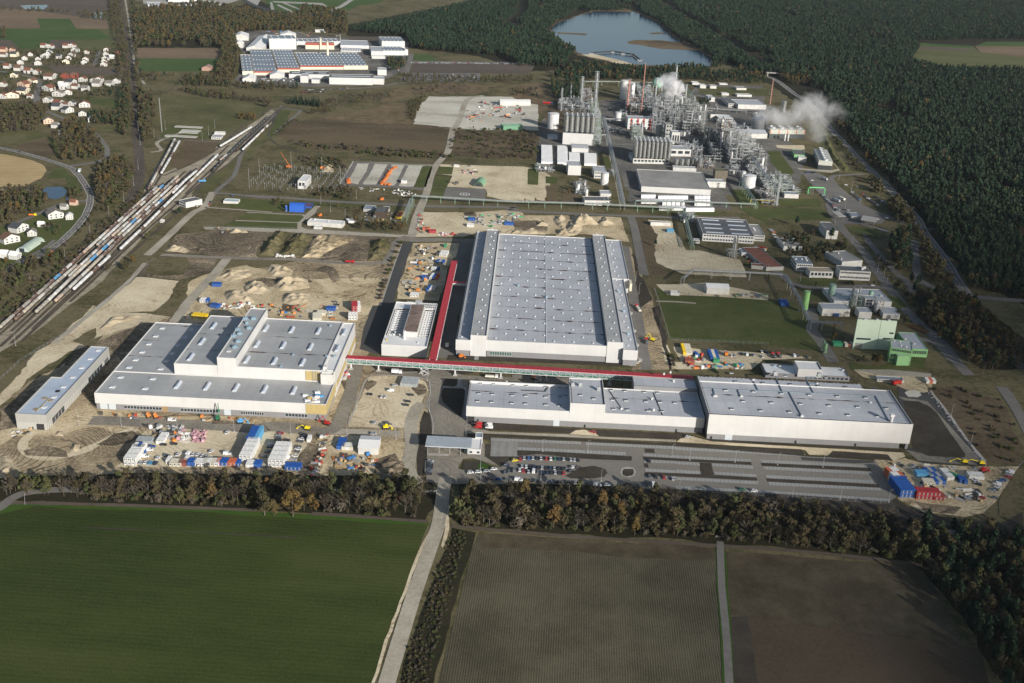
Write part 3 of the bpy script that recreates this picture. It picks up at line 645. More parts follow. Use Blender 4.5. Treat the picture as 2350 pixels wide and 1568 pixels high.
# == trees
def leafmat(name,cols,rough=.8):
 m_,t,b=newmat(name);N=t.nodes.new;L=t.links.new
 oi=N('ShaderNodeObjectInfo');g=N('ShaderNodeNewGeometry')
 ad=N('ShaderNodeMath');ad.operation='MULTIPLY_ADD';ad.inputs[1].default_value=.75
 n=N('ShaderNodeTexNoise');n.inputs['Scale'].default_value=.012;n.inputs['Detail'].default_value=3
 L(g.outputs['Position'],n.inputs['Vector'])
 mr=N('ShaderNodeMapRange');mr.inputs[1].default_value=.35;mr.inputs[2].default_value=.65;mr.inputs[3].default_value=0;mr.inputs[4].default_value=.25
 L(n.outputs[0],mr.inputs[0]);L(oi.outputs['Random'],ad.inputs[0]);L(mr.outputs[0],ad.inputs[2])
 r=N('ShaderNodeValToRGB');e=r.color_ramp.elements
 for k,q in enumerate(cols):
  if k>1:e.new(k/(len(cols)-1))
  e[k].position=k/(len(cols)-1);e[k].color=(*q,1)
 L(ad.outputs[0],r.inputs[0]);L(r.outputs[0],b.inputs['Base Color'])
 b.inputs['Roughness'].default_value=rough;b.inputs['Specular IOR Level'].default_value=.15
 return m_
l_pine=leafmat('pine_needles',[(.015,.032,.019),(.020,.039,.022),(.024,.044,.022),(.032,.052,.026)])
l_brown=leafmat('brown_leaves',[(.044,.040,.020),(.060,.052,.026),(.078,.062,.032),(.050,.050,.024)])
l_olive=leafmat('olive_leaves',[(.042,.052,.020),(.058,.066,.025),(.074,.074,.030)])
l_gold=leafmat('golden_leaves',[(.085,.066,.024),(.11,.078,.026),(.11,.068,.026),(.075,.070,.028)])
l_twig=leafmat('grey_twigs',[(.060,.052,.040),(.080,.068,.050),(.066,.056,.040)])
m_bark=P('bark',(.085,.068,.050),.9,var=.3,vs=2);m_barkg=P('grey_bark',(.13,.115,.095),.9,var=.3,vs=2)
m_pinebark=P('pine_bark',(.12,.075,.05),.9,var=.3,vs=2)
def leafcloud(rnd,lobes,n,s0,s1,mi=0,mb=None,flat=.0):
 mb=mb or MB();vol=[l[3]**2 for l in lobes];tot=sum(vol)
 for l,w_ in zip(lobes,vol):
  for _ in range(int(n*w_/tot)):
   d=Vector((rnd.gauss(0,1),rnd.gauss(0,1),rnd.gauss(0,1)+.25)).normalized()
   r=l[3]*(.55+.5*rnd.random());p=Vector((l[0],l[1],l[2]))+Vector((d.x*r,d.y*r,d.z*r*l[4]))
   nrm=(d+Vector((rnd.gauss(0,.5),rnd.gauss(0,.5),rnd.gauss(0,.5)))).normalized()
   u=nrm.orthogonal().normalized();v=nrm.cross(u);a=rnd.random()*6.28
   u,v=u*math.cos(a)+v*math.sin(a),v*math.cos(a)-u*math.sin(a);s=s0+(s1-s0)*rnd.random()
   mb.add([p-u*s-v*s*.6,p+u*s*.9-v*s*.7,p+u*s+v*s*.6,p-u*s*.8+v*s*.8],[(0,1,2,3)],mi)
 return mb
def proto_pine(seed,n,hi):
 rnd=random.Random(seed);tr=MB();tr.tube((0,0,0),(.2,.1,15),.22,5,r2=.08)
 lob=[];nl=9
 for k in range(nl):
  z=6.5+8.5*k/(nl-1)+rnd.uniform(-.4,.4);r=2.5*(1-((k-2.2)/nl)**2*1.5)
  a=k*2.4+rnd.random();q=max(.4,r)*.45*(1 if k<nl-1 else 0)
  lob.append((q*math.cos(a),q*math.sin(a),z,max(.9,r*.72),.75))
 return tr,leafcloud(rnd,lob,n,.42*hi,.8*hi)
def proto_spruce(seed,n,hi):
 rnd=random.Random(seed);tr=MB();tr.tube((0,0,0),(0,0,15),.2,5,r2=.03)
 mb=MB();
 for _ in range(n):
  t=rnd.random()**1.5;z=1+14.5*t;r=(2.7*(1-t)+.15)*(.6+.45*rnd.random());a=rnd.random()*6.28
  p=Vector((r*math.cos(a),r*math.sin(a),z));out=Vector((math.cos(a),math.sin(a),-.35)).normalized();sd=Vector((-math.sin(a),math.cos(a),0))
  s=(.75*(1-t)+.3)*hi
  mb.add([p-out*s,p+sd*s*.5,p+out*s*1.1,p-sd*s*.5],[(0,1,2,3)])
 return tr,mb
def branches(tr,rnd,h,n,r0,spread,start=.3):
 tips=[]
 for k in range(n):
  z=h*(start+(1-start)*.8*k/n)+rnd.uniform(0,.5);a=k*2.4+rnd.uniform(-.4,.4);L_=spread*(1.05-.6*k/n)*rnd.uniform(.7,1.1)
  b=Vector((math.cos(a)*L_*.55,math.sin(a)*L_*.55,z+L_*.55));tr.tube((0,0,z),b,r0*.45,4,r2=r0*.22)
  for q in(-.6,0,.6):
   e=b+Vector((math.cos(a+q)*L_*.5,math.sin(a+q)*L_*.5,L_*rnd.uniform(.3,.7)));tr.tube(b,e,r0*.2,3,r2=r0*.05);tips.append((b,e))
 return tips
def proto_leafy(seed,n,hi,h=13,fill=1.0):
 rnd=random.Random(seed);tr=MB();tr.tube((0,0,0),(.1,.1,h*.75),.28,6,r2=.1)
 branches(tr,rnd,h*.8,9,.26,4.2)
 lob=[]
 for k in range(11):
  a=k*2.4+rnd.random();zz=.32+.62*rnd.random();q=2.6*(1-abs(zz-.5)*1.1)*rnd.uniform(.5,1.1)
  lob.append((q*math.cos(a),q*math.sin(a),h*zz,rnd.uniform(1.1,2.0),.85))
 lob.append((0,0,h*.86,1.6,.9))
 return tr,leafcloud(rnd,lob,int(n*fill),.26*hi,.5*hi)
def proto_bare(seed,n,hi,h=13):
 rnd=random.Random(seed);tr=MB();tr.tube((0,0,0),(.1,.1,h*.8),.26,5,r2=.08)
 tips=branches(tr,rnd,h*.85,12,.24,4.0,.25)
 mb=MB()
 for _ in range(n):
  b,e=rnd.choice(tips);p=b.lerp(e,rnd.random()*1.15);d=(Vector((p.x,p.y,0)).normalized()*.7+Vector((rnd.gauss(0,.5),rnd.gauss(0,.5),1.0))).normalized()
  L_=rnd.uniform(.7,1.6);s=d.orthogonal().normalized()*(.07*hi+.05*rnd.random())
  if rnd.random()<.3:s=s*2.2;L_*=.4
  mb.add([p-s,p+s,p+d*L_],[(0,1,2)])
 return tr,mb
def proto_bush(seed,n,hi):
 rnd=random.Random(seed);tr=MB()
 for k in range(5):tr.tube((0,0,0),(rnd.uniform(-1,1),rnd.uniform(-1,1),1.8),.06,3)
 lob=[(rnd.uniform(-1.1,1.1),rnd.uniform(-1.1,1.1),rnd.uniform(.6,1.7),rnd.uniform(.7,1.3),.8)for _ in range(6)]
 return tr,leafcloud(rnd,lob,n,.2*hi,.38*hi)
# kind -> (object name, category, [(maker, leaf material, bark)], detailed n, simple n)
KIND={
 'pine':('pine_tree','pine tree',[(proto_pine,l_pine,m_pinebark,s)for s in(1,2,3,4)],520,120,1.0,1.75),
 'spruce':('spruce_tree','spruce tree',[(proto_spruce,l_pine,m_bark,s)for s in(11,12)],420,110,1.0,1.6),
 'bare':('bare_tree','bare tree',[(proto_bare,l_twig,m_barkg,21),(proto_bare,l_brown,m_bark,22),(proto_bare,l_twig,m_bark,23)],900,150,1.0,2.6),
 'brown':('autumn_tree','autumn tree',[(proto_leafy,l_brown,m_bark,31),(proto_leafy,l_brown,m_barkg,32),(proto_leafy,l_olive,m_bark,33)],1000,150,1.0,2.4),
 'gold':('golden_tree','autumn tree',[(proto_leafy,l_gold,m_bark,41),(proto_leafy,l_gold,m_bark,42)],1000,150,1.0,2.4),
 'bush':('bush','bush',[(proto_bush,l_olive,m_bark,51),(proto_bush,l_brown,m_bark,52),(proto_bush,l_twig,m_bark,53)],260,60,1.0,1.9),
}
H0={'pine':16,'spruce':15.5,'bare':13.5,'brown':13,'gold':13,'bush':2.9}
TREES={k:[]for k in KIND}
KEEP=[] # clear-ways: polygons no tree may stand in
for(i,s)in((23,'1380 450 1370 385 2000 370 2900 375 2900 670 1720 660 1290 590'),(22,lakep),):
 KEEP.append([(p.x,p.y)for p in GS(i,s)])
def _lane(pts,w_):
 pts=smooth(pts,3);A,B=strip_pts(pts,w_/2,-w_/2);KEEP.append([(p.x,p.y)for p in A+B[::-1]])
for r_ in(rr,r2,rl):_lane(r_,13)
_lane(GS(22,'1450 -20 1650 110 1850 220 2050 340 2200 440 2350 540'),34)
_lane(GS(22,'300 200 420 100 410 0'),26);_lane(GS(22,'640 60 570 30 560 80'),20)
KB=[(min(p[0]for p in k),max(p[0]for p in k),min(p[1]for p in k),max(p[1]for p in k))for k in KEEP]
def free(x,y):
 for k,b in zip(KEEP,KB):
  if b[0]<x<b[1]and b[2]<y<b[3]and inpoly(x,y,k):return False
 return True
def wood(i,s,mix,sp,h0,h1,place,seed=1,thin=0.0,keep=True):
 """fill the outlined ground with trees; mix = {kind: share}"""
 poly=[(p.x,p.y)for p in(GS(i,s)if isinstance(s,str)else s)];rnd=random.Random(seed*7+int(sp*10))
 x0=min(p[0]for p in poly);x1=max(p[0]for p in poly);y0=min(p[1]for p in poly);y1=max(p[1]for p in poly)
 ks=list(mix);ws=[mix[k]for k in ks];y=y0
 while y<y1:
  # farther rows stand wider apart: there a crown is under two pixels
  f=1 if y<1700 else(1.12 if y<2600 else 1.3);x=x0
  while x<x1:
   px,py=x+rnd.uniform(-.48,.48)*sp*f,y+rnd.uniform(-.48,.48)*sp*f
   if 'pine' in mix and noise.noise(Vector((px*.009,py*.009,2)))+.6*noise.noise(Vector((px*.03,py*.03,5)))>.40:x+=sp*f;continue
   if rnd.random()>thin and inpoly(px,py,poly)and(not keep or free(px,py)):
    if py<60 or abs(px)/py<.62:
     k=rnd.choices(ks,ws)[0];TREES[k].append((px,py,rnd.uniform(h0,h1)*(.9 if k=='bush' else 1)/H0[k],rnd.random()*6.28,place))
   x+=sp*f
  y+=sp*f
def tree(kind,i,x,y,h,label,wd=1.0):
 p=G(i,x,y);TREES[kind].append((p.x,p.y,h/H0[kind],random.random()*6.28,('!',label,wd)))
random.seed(5)
BL='in the belt between the building site and the green field'
BR='in the belt between the car park and the ploughed fields'
wood(0,'0 1122 200 1112 640 1112 985 1118 975 1180 740 1182 590 1162 250 1150 60 1140 0 1140',{'bare':.62,'brown':.32,'gold':.02,'bush':.05},5.2,7.5,13.5,BL,1)
wood(0,'180 1125 640 1150 720 1172 960 1185 960 1190 600 1168 200 1150',{'bush':.7,'brown':.3},4,2.5,5,BL,2)
wood(0,'1060 1135 1300 1140 1700 1165 2060 1205 2080 1285 1650 1235 1060 1205',{'bare':.66,'brown':.28,'gold':.03,'bush':.05},5.3,8,14.5,BR,3)
wood(0,'1060 1195 1650 1228 2060 1275 2060 1285 1650 1238 1060 1207',{'bush':.7,'gold':.15,'brown':.2},4.5,2.5,6,BR,4)
wood(0,'2060 1215 2350 1245 2600 1290 2600 1700 2310 1620 2260 1500 2180 1390 2100 1310',{'bare':.25,'brown':.35,'pine':.4},6.5,11,17,'in the wood beside the ploughed field',5)
for(k,i,x,y,h,lb,wd)in(
 ('gold',20,1345,185,19,'large round yellow-green tree, tallest at the edge of the green field',1.35),('gold',20,1258,185,11,'low golden-brown tree just left of the large round one',1.1),
 ('brown',20,1215,180,15,'grey-green tree left of the large round yellow-green tree',1.1),('gold',21,190,235,15,'golden tree with an orange foot, left of three by the ploughed field',1.1),
 ('gold',21,415,180,17,'slim tall golden tree standing above the belt',.8),('gold',21,500,225,13,'golden tree in the middle of the belt, round crown',1.0),
 ('gold',21,562,270,12,'orange-leaved tree beside the field path',.9),('brown',21,740,265,17,'broad green-grey tree overhanging the field path',1.3),
 ('brown',21,1015,295,11,'round dark tree right of the white footbridge',1.2),('brown',21,1110,310,11,'round brown tree second right of the white footbridge',1.2),
 ('gold',5,105,640,11,'yellow birch in front of the pond, left of two',.9),('gold',5,170,650,12,'yellow birch in front of the pond, right of two',.9),
 ('gold',3,520,1300,7,'small golden tree in the middle of the works lawn',.9),('gold',3,215,1375,6,'small yellow tree, middle of three by the pipe bridge',.8),
 ('gold',3,118,1370,5,'smallest yellow tree, left of three by the pipe bridge',.8),('gold',3,315,1380,8,'yellow tree, right of three by the pipe bridge',.9),
 ('pine',11,1315,435,8,'lone dark pine on the sandy yard',1.2),('gold',12,600,1310,9,'yellow-brown tree beside the tall pale green building',1.2),
 ('gold',12,1005,1530,10,'round golden tree in front of the pale green building',1.2),('gold',12,1545,1190,15,'tall golden birch beside the east road',1.0),
 ('brown',12,455,600,13,'broad olive tree behind the low white office',1.5),('brown',12,690,460,12,'olive tree behind the white office block',1.2),
 ('pine',12,580,370,14,'dark spreading pine in front of the tall white office block',1.1),('pine',12,260,250,12,'dark pine beside the long lawn',1.2),('pine',12,435,810,6,'small dark fir on the corner lawn',.8),
 ('pine',12,740,800,6,'round dark pine in front of the office with the long window rows',1.6),('brown',2,490,990,13,'broad silver-grey willow behind the railway fan',1.6),
 ('gold',2,350,1085,9,'orange autumn tree, right part of a low clump on the meadow',1.3),('gold',2,280,1085,7,'orange-brown tree, left part of a low clump on the meadow',1.4),
 ('bare',5,315,560,15,'tall pale bare tree in front of the pond',1.3),('spruce',5,478,790,8,'blue-grey spruce in the garden of the white farmhouse',1.0),
 ('pine',5,1650,670,9,'dark pine at the foot of the white signal office',1.4),('brown',5,1160,1180,10,'green-brown tree at the edge of the railway yard',1.5),
 ('gold',5,1225,1120,9,'yellowish tree at the edge of the railway yard',1.1),('bare',5,1015,1215,12,'bare tree beside the yard tracks',1.2),('brown',5,1350,900,8,'grey-green bush tree near the end of the longest tank train',1.3),
 ('gold',5,60,1120,7,'yellow bush tree at the bottom garden',1.0)):
 tree(k,i,x,y,h,lb,wd)
# conifer forests
PN={'pine':.89,'spruce':.08,'brown':.014,'bare':.014,'gold':.002}
wood(0,'1700 165 1650 110 1540 45 1400 -30 1400 -120 2900 -120 2900 800 2350 690 2210 640 2150 545 2060 430 1960 330 1900 235 1850 185',PN,5.9,8,18,'in the pine forest east of the main road',11)
wood(0,'800 72 950 40 1080 10 1200 -120 1460 -120 1520 10 1640 75 1700 135 1640 155 1520 75 1330 22 1255 70 1250 75 1320 120 1290 160 1190 152 1150 130 945 113 930 85',PN,5.9,9,17,'in the pine forest beside the lake',12)
wood(22,'1250 30 1450 60 1600 200 1900 330 2180 450 2200 530 1950 470 1860 370 1680 310 1560 250 1500 170 1340 85',PN,7,9,16,'in the pine forest beside the lake',13,.15)
wood(22,'700 560 870 500 1000 530 1400 560 1950 520 2300 560 2300 620 1700 640 1350 640 1000 640 640 620',{'pine':.75,'brown':.2,'gold':.05},7,9,15,'in the wood behind the chemical works',14,.1)
wood(22,'640 640 860 640 870 780 720 800 650 760',{'pine':.9,'brown':.1},6.5,9,14,'in the clump beside the flare stacks',15)
wood(0,'528 172 538 100 560 72 700 70 800 72 790 50 640 40 530 20 470 10 310 25 312 108 520 110 524 160',{'brown':.6,'bare':.15,'pine':.12,'gold':.13},8,10,16,'in the autumn wood around the back works',16)
wood(2,'820 55 1100 110 1230 130 1230 320 1000 310 990 170 780 140',{'brown':.7,'gold':.2,'pine':.1},8,10,15,'in the autumn wood around the back works',17,.2)
wood(2,'180 160 880 140 900 270 480 265 180 275',{'brown':.6,'gold':.2,'pine':.2},7.5,10,15,'in the autumn wood around the back works',18,.05)
wood(2,'100 300 170 300 260 520 200 740 130 760 20 700 70 550',{'brown':.8,'bare':.2},7,9,14,'in the autumn wood around the back works',19)
wood(2,'690 960 980 985 970 950 700 935',{'spruce':1},5.5,12,16,'in the dark spruce clump behind the meadow',20)
wood(2,'980 960 1200 900 1650 870 1640 920 1200 980 1080 1060 900 1090 830 1080 960 1020',{'bare':.8,'brown':.2},8,7,12,'along the hedge line behind the meadow',21,.3)
wood(2,'-490 820 0 860 560 930 540 960 200 930 -60 900 -400 830',{'bare':.6,'brown':.4},7,7,12,'along the hedge line behind the meadow',22,.1)
wood(2,'-490 700 -100 720 150 780 800 800 830 830 200 820 -300 760',{'brown':.6,'bare':.2,'pine':.2},7,6,11,'along the hedge line behind the meadow',23,.1)
wood(2,'1780 860 1900 800 2350 790 2350 880 1960 880',{'bare':.8,'brown':.2},8,6,11,'behind the lime gravel ground',24,.4)
wood(2,'1650 700 1700 690 2500 720 2950 700 2950 770 2400 765 1750 790',{'brown':.7,'bare':.3},8,5,9,'behind the car park of the back works',25,.3)
wood(2,'1590 560 1780 560 1750 640 1620 660',{'pine':.5,'brown':.5},7,8,12,'beside the back works',26)
wood(2,'1790 950 1980 880 1920 920 1850 1110 1790 1110',{'brown':1},6,4,7,'behind the lime gravel ground',27)
# right-hand side
PE='along the east road'
wood(12,'1090 480 1120 400 1200 330 1310 320 1330 500 1290 700 1180 690',{'pine':.75,'brown':.25},6.5,12,17,'in the pine clump between the two east roads',31)
wood(12,'1290 780 1410 770 1400 850 1330 880',{'pine':1},6,10,14,'in the pine clump between the two east roads',32)
wood(12,'1300 240 1380 300 1480 440 1600 600 1720 760 1700 830 1600 820 1450 740 1400 600 1370 430 1340 330',{'brown':.75,'bare':.2,'bush':.1},6,7,11,PE,33)
wood(12,'1340 900 1500 850 1780 900 1900 950 1980 1100 2200 1400 2300 1567 1900 1567 1700 1350 1480 1100',{'brown':.5,'bare':.3,'pine':.15,'gold':.05},6,8,14,PE,34)
wood(12,'1380 950 1480 1050 1900 1500 2000 1600 1960 1640 1830 1540 1600 1300 1430 1130',{'gold':.35,'brown':.4,'bare':.25},8,9,14,PE,35,.2)
wood(12,'1090 60 1180 40 1300 120 1330 230 1290 250 1180 180',{'brown':1},6,8,13,PE,36)
wood(4,'90 210 240 150 420 170 530 240 480 290 250 300 160 260',{'bare':.5,'brown':.3,'gold':.2},7,8,13,'behind the steaming coolers',37)
wood(4,'240 370 420 300 600 500 640 640 560 640 400 460',{'brown':.5,'pine':.5},7,5,9,PE,38,.3)
wood(4,'560 700 650 780 900 1080 830 1110 690 900 600 780',{'brown':.6,'bush':.4},6,4,7,PE,39,.1)
wood(4,'620 680 700 660 900 880 1100 1080 1080 1130 1000 1120 860 930 740 800',{'brown':.7,'gold':.2,'pine':.1},7,7,11,PE,40)
wood(4,'880 1150 1020 1160 1060 1300 960 1280',{'brown':.6,'pine':.4},6,7,11,PE,41)
wood(4,'1100 1440 1240 1400 1300 1567 1180 1567',{'brown':.8,'bare':.2},6,8,12,PE,42)
wood(4,'1050 1180 1180 1220 1190 1260 1080 1240',{'pine':.8,'brown':.2},6,9,13,PE,43)
wood(12,'150 330 440 330 460 360 300 350 450 420 700 450 720 480 560 560 420 620 330 560 130 520 150 480',{'brown':.7,'pine':.3},8,6,10,'between the office blocks',44,.2)
wood(12,'700 780 980 780 960 810 640 810',{'bush':.5,'pine':.5},6,3,5,'between the office blocks',45,.4)
wood(12,'500 1090 750 1080 740 1130 520 1130',{'bare':.6,'brown':.4},6,5,7,'around the pale green building',46,.3)
wood(12,'700 1500 800 1470 1000 1480 1020 1540 720 1560',{'bare':.8,'brown':.2},6,6,9,'around the pale green building',47,.2)
wood(12,'1150 1080 1220 1060 1320 1190 1300 1210 1200 1200',{'bare':.6,'brown':.4},7,6,10,'around the pale green building',48,.3)
wood(11,'1430 1370 1520 1500 1490 1540 1430 1450',{'bush':1},3.5,2,4,'beside the site road',49)
wood(12,'960 520 1090 560 1110 700 1190 760 1290 900 1230 900 1100 760 1000 620',{'brown':.7,'bare':.3},7,4,8,PE,50,.15)
wood(12,'1180 760 1300 900 1370 1000 1500 1160 1640 1320 1560 1290 1400 1120 1260 960',{'brown':.6,'bare':.3,'gold':.1},7,6,11,PE,51,.1)
wood(12,'1740 820 1800 860 2000 860 2350 890 2350 840 2000 800 1800 720',{'pine':.6,'brown':.4},6.5,9,15,PE,52)
wood(12,'1900 1000 2100 1150 2350 1400 2600 1700 2350 1600 2100 1380 1960 1200',{'brown':.6,'bare':.4},6.5,7,13,PE,53,.05)
# railway and village
PR='along the railway line'
wood(0,'250 0 276 0 283 60 296 140 300 190 270 195 265 110 255 60',{'brown':.6,'bare':.4},7,6,11,PR,61,.1)
wood(0,'285 195 297 195 300 300 285 320 262 290 275 240',{'brown':.7,'pine':.3},7,6,11,PR,62)
wood(0,'298 0 310 0 312 100 322 160 345 200 360 250 350 290 332 330 318 290 312 200 300 60',{'brown':.5,'bare':.4,'pine':.1},7,7,12,PR,63,.05)
wood(5,'880 370 920 230 1020 180 1150 150 1170 220 1080 350 1060 450 950 590 900 530',{'brown':.6,'gold':.2,'bare':.2},6.5,8,13,'between the road and the railway',64)
wood(5,'900 600 960 600 800 790 640 930 560 980 500 1010 640 890',{'brown':.5,'bush':.5},6,3,6,PR,65,.1)
wood(5,'0 1200 300 1060 480 1030 600 1000 640 1040 300 1290 0 1500',{'brown':.6,'bare':.3,'bush':.1},6.5,6,11,PR,66)
wood(5,'1040 660 1300 470 1230 530 1000 760 830 920 560 1130 500 1180 460 1180 800 880',{'bush':.7,'brown':.3},6,2.5,5,PR,67)
wood(5,'1300 470 1345 440 1260 600 1000 830 500 1270 250 1500 -60 1760 -200 1700 300 1330 600 1080 860 860',{'bush':.8,'brown':.2},5,2.5,6,PR,96,.1)
wood(5,'1040 440 1100 300 1180 200 1230 240 1200 420 1000 660 940 640',{'bush':.6,'brown':.4},6,3,7,PR,97,.1)
wood(20,'2075 245 2150 270 2120 360 1960 950 1860 1100 1800 1090 1860 850 1995 480 2045 330',{'bush':1},2.7,.8,1.9,'on the bank beside the front road',99)
wood(17,'1320 -10 1650 -50 2100 100 2315 600 2240 760 1930 740',{'bush':.95,'brown':.05},9,2,4,'on the rough ground east of the halls',98,.4)
wood(1,'0 990 280 970 430 1010 420 1080 320 1210 0 1230 -200 1230 -200 1000',{'bare':.5,'brown':.5},6,8,13,'in the copse beside the village',68)
wood(1,'470 1270 640 1120 740 1120 900 1250 950 1400 900 1460 560 1480 520 1400',{'bare':.35,'brown':.5,'gold':.15},6.5,6,12,'in the copse beside the village',69)
wood(1,'800 1050 1180 1050 1180 1150 840 1150',{'pine':.5,'brown':.5},6.5,7,11,'in the copse beside the village',70)
wood(1,'880 830 1130 830 1140 1060 1000 1000 1120 960 1110 900 800 890',{'pine':.4,'brown':.6},8,5,9,'in the copse beside the village',71,.3)
wood(1,'1100 800 1190 800 1230 1100 1180 1130 1120 1040',{'brown':.8,'pine':.2},6.5,6,10,PR,72)
wood(1,'1290 830 1340 850 1400 1080 1400 1240 1340 1300 1270 1150',{'brown':.6,'bare':.4},6.5,6,11,PR,73)
wood(1,'1340 700 2120 700 2140 790 1800 800 1400 790',{'brown':.55,'bare':.25,'gold':.1,'pine':.1},7,6,10,'behind the meadow by the crossing',74)
wood(1,'0 80 1000 130 1010 200 760 170 740 130 0 100',{'brown':.7,'bare':.3},9,7,11,'around the far ponds',75,.3)
wood(1,'0 270 80 270 60 360 0 350',{'brown':1},8,5,9,'around the far ponds',76,.3)
wood(1,'60 450 1060 455 1070 620 120 620',{'brown':.5,'pine':.3,'bush':.2},11,3,7,'in the village gardens',77,.05)
wood(1,'0 650 1060 700 1060 830 860 830 860 1050 460 900 0 900',{'brown':.5,'pine':.3,'bush':.2},12,3,7,'in the village gardens',78,.15)
wood(5,'0 470 220 420 400 440 400 520 470 560 320 640 80 740 0 760',{'bare':.3,'brown':.7},6.5,6,11,'around the pond',79)
wood(5,'620 440 700 440 720 500 640 520',{'brown':1},5,5,7,'around the pond',80)
wood(5,'340 780 560 740 560 860 380 860',{'pine':.4,'brown':.3,'bush':.3},8,3,6,'in the farmhouse garden',81,.4)
wood(2,'540 1250 600 1190 700 1110 830 1100 700 1130 620 1240',{'bush':.8,'brown':.2},5,2,4,'beside the track curve',82)
wood(2,'650 1290 2180 1430 2180 1460 1600 1440 700 1340',{'bush':.6,'bare':.4},6,3,7,'along the fallow field',83,.35)
wood(2,'2200 1180 2900 1200 2900 1460 2150 1450',{'bush':.6,'bare':.2,'brown':.2},9,2.5,5,'on the fallow field',84,.3)
wood(2,'760 1440 1180 1460 1240 1560 900 1560',{'bush':.7,'brown':.3},6,3,6,'beside the switchyard',85,.3)
wood(6,'550 430 840 400 900 480 860 520 500 500',{'bush':.5,'brown':.5},6,3,7,'beside the long site road',86,.2)
wood(6,'860 640 960 620 1000 760 1360 770 1380 830 900 810',{'brown':.4,'bare':.3,'gold':.3},6,5,9,'behind the workshop yard',87,.1)
wood(6,'530 600 720 570 800 600 640 630',{'bush':.6,'brown':.4},8,3,6,'behind the workshop yard',88,.4)
wood(6,'170 550 260 550 260 590 170 590',{'brown':1},6,5,7,'beside the blue hall',89)
for(x,y)in((1335,930),(1310,965),(1290,1020),(1270,1075),(1250,1100),(1240,1140),(1225,1185),(1210,1215),(1190,1280),(1180,1310),(1170,1340),(1155,1375),(1140,1415),(1135,1445)):
 p=G(6,x,y);TREES['bush'].append((p.x,p.y,1.25,x,'in the row beside the new dark road'))
wood(1,'2180 1060 2350 1060 2350 1110 2200 1100',{'gold':.6,'brown':.4},5,4,7,'on the meadow',90)
wood(3,'420 380 620 340 620 460 430 460',{'pine':.8,'brown':.2},6.5,7,11,'in the clump beside the flare stacks',91)
wood(3,'0 330 240 330 240 400 0 400',{'brown':.8,'bush':.2},8,4,7,'behind the gravel yard',92,.3)
wood(3,'1680 440 1820 440 1820 500 1700 500',{'pine':.7,'brown':.3},6,6,9,'inside the chemical works',93)
wood(3,'1640 230 2340 230 2340 290 1900 280',{'pine':.7,'brown':.3},7,8,12,'in the wood behind the chemical works',94,.2)
wood(3,'0 740 230 760 230 980 0 960',{'brown':.5,'bush':.5},7,3,6,'beside the silo yard',95,.3)
# young trees planted east of the road
def build_trees():
 GRP={'pine':'pine trees','spruce':'spruce trees','bare':'bare grey-brown trees','brown':'brown and olive autumn trees','gold':'golden autumn trees','bush':'bushes'}
 ADJ={'pine':'dark green pine tree','spruce':'narrow dark spruce tree','bare':'bare grey-brown tree','brown':'brown-leaved autumn tree','gold':'golden autumn tree','bush':'low brown-green bush'}
 for kind,(nm,cat,mk,nd,ns,hd,hs)in KIND.items():
  L_=TREES[kind]
  L_.sort(key=lambda t:(0 if t[4][0]=='!' else 1,-t[2]*H0[kind]/math.hypot(t[0],t[1],350)))
  # trees that stand outside the picture never count among the shown ones
  def seen(t):
   d=Vector((t[0],t[1],0))-CAM;k=d.dot(FW)
   return k>0 and abs(d.dot(RT)/k)*F_<1180 and-800<d.dot(UP)/k*F_<800
  vis=[t for t in L_ if seen(t)];rest=[t for t in L_ if not seen(t)and t[1]>150]
  one,rest=vis[:295],vis[295:]+rest
  protos=[]
  for(fn,lm,bk,sd)in mk:protos.append((fn(sd,nd,hd),lm,bk))
  roots=[]
  for k,t in enumerate(one):
   q=k%len(protos);wd=t[4][2]if t[4][0]=='!' else random.uniform(.85,1.15)
   lb=t[4][1]if t[4][0]=='!' else ADJ[kind]+' '+t[4]
   gp=GRP[kind]+(' set apart' if t[4][0]=='!' else ' '+t[4])
   if k<len(protos):
    (tr,cr),lm,bk=protos[q];r=thing(nm,lb,cat,(t[0],t[1],0),t[3],gp)
    tr.build('trunk',bk,r);cr.build('crown',lm,r);r.scale=(t[2]*wd,t[2]*wd,t[2]);roots.append(r)
   else:
    dup(roots[q],(t[0],t[1],0),t[3],lb,gp,(t[2]*wd,t[2]*wd,t[2]))
  if rest:
   forest(kind,rest,mk,ns,hs)
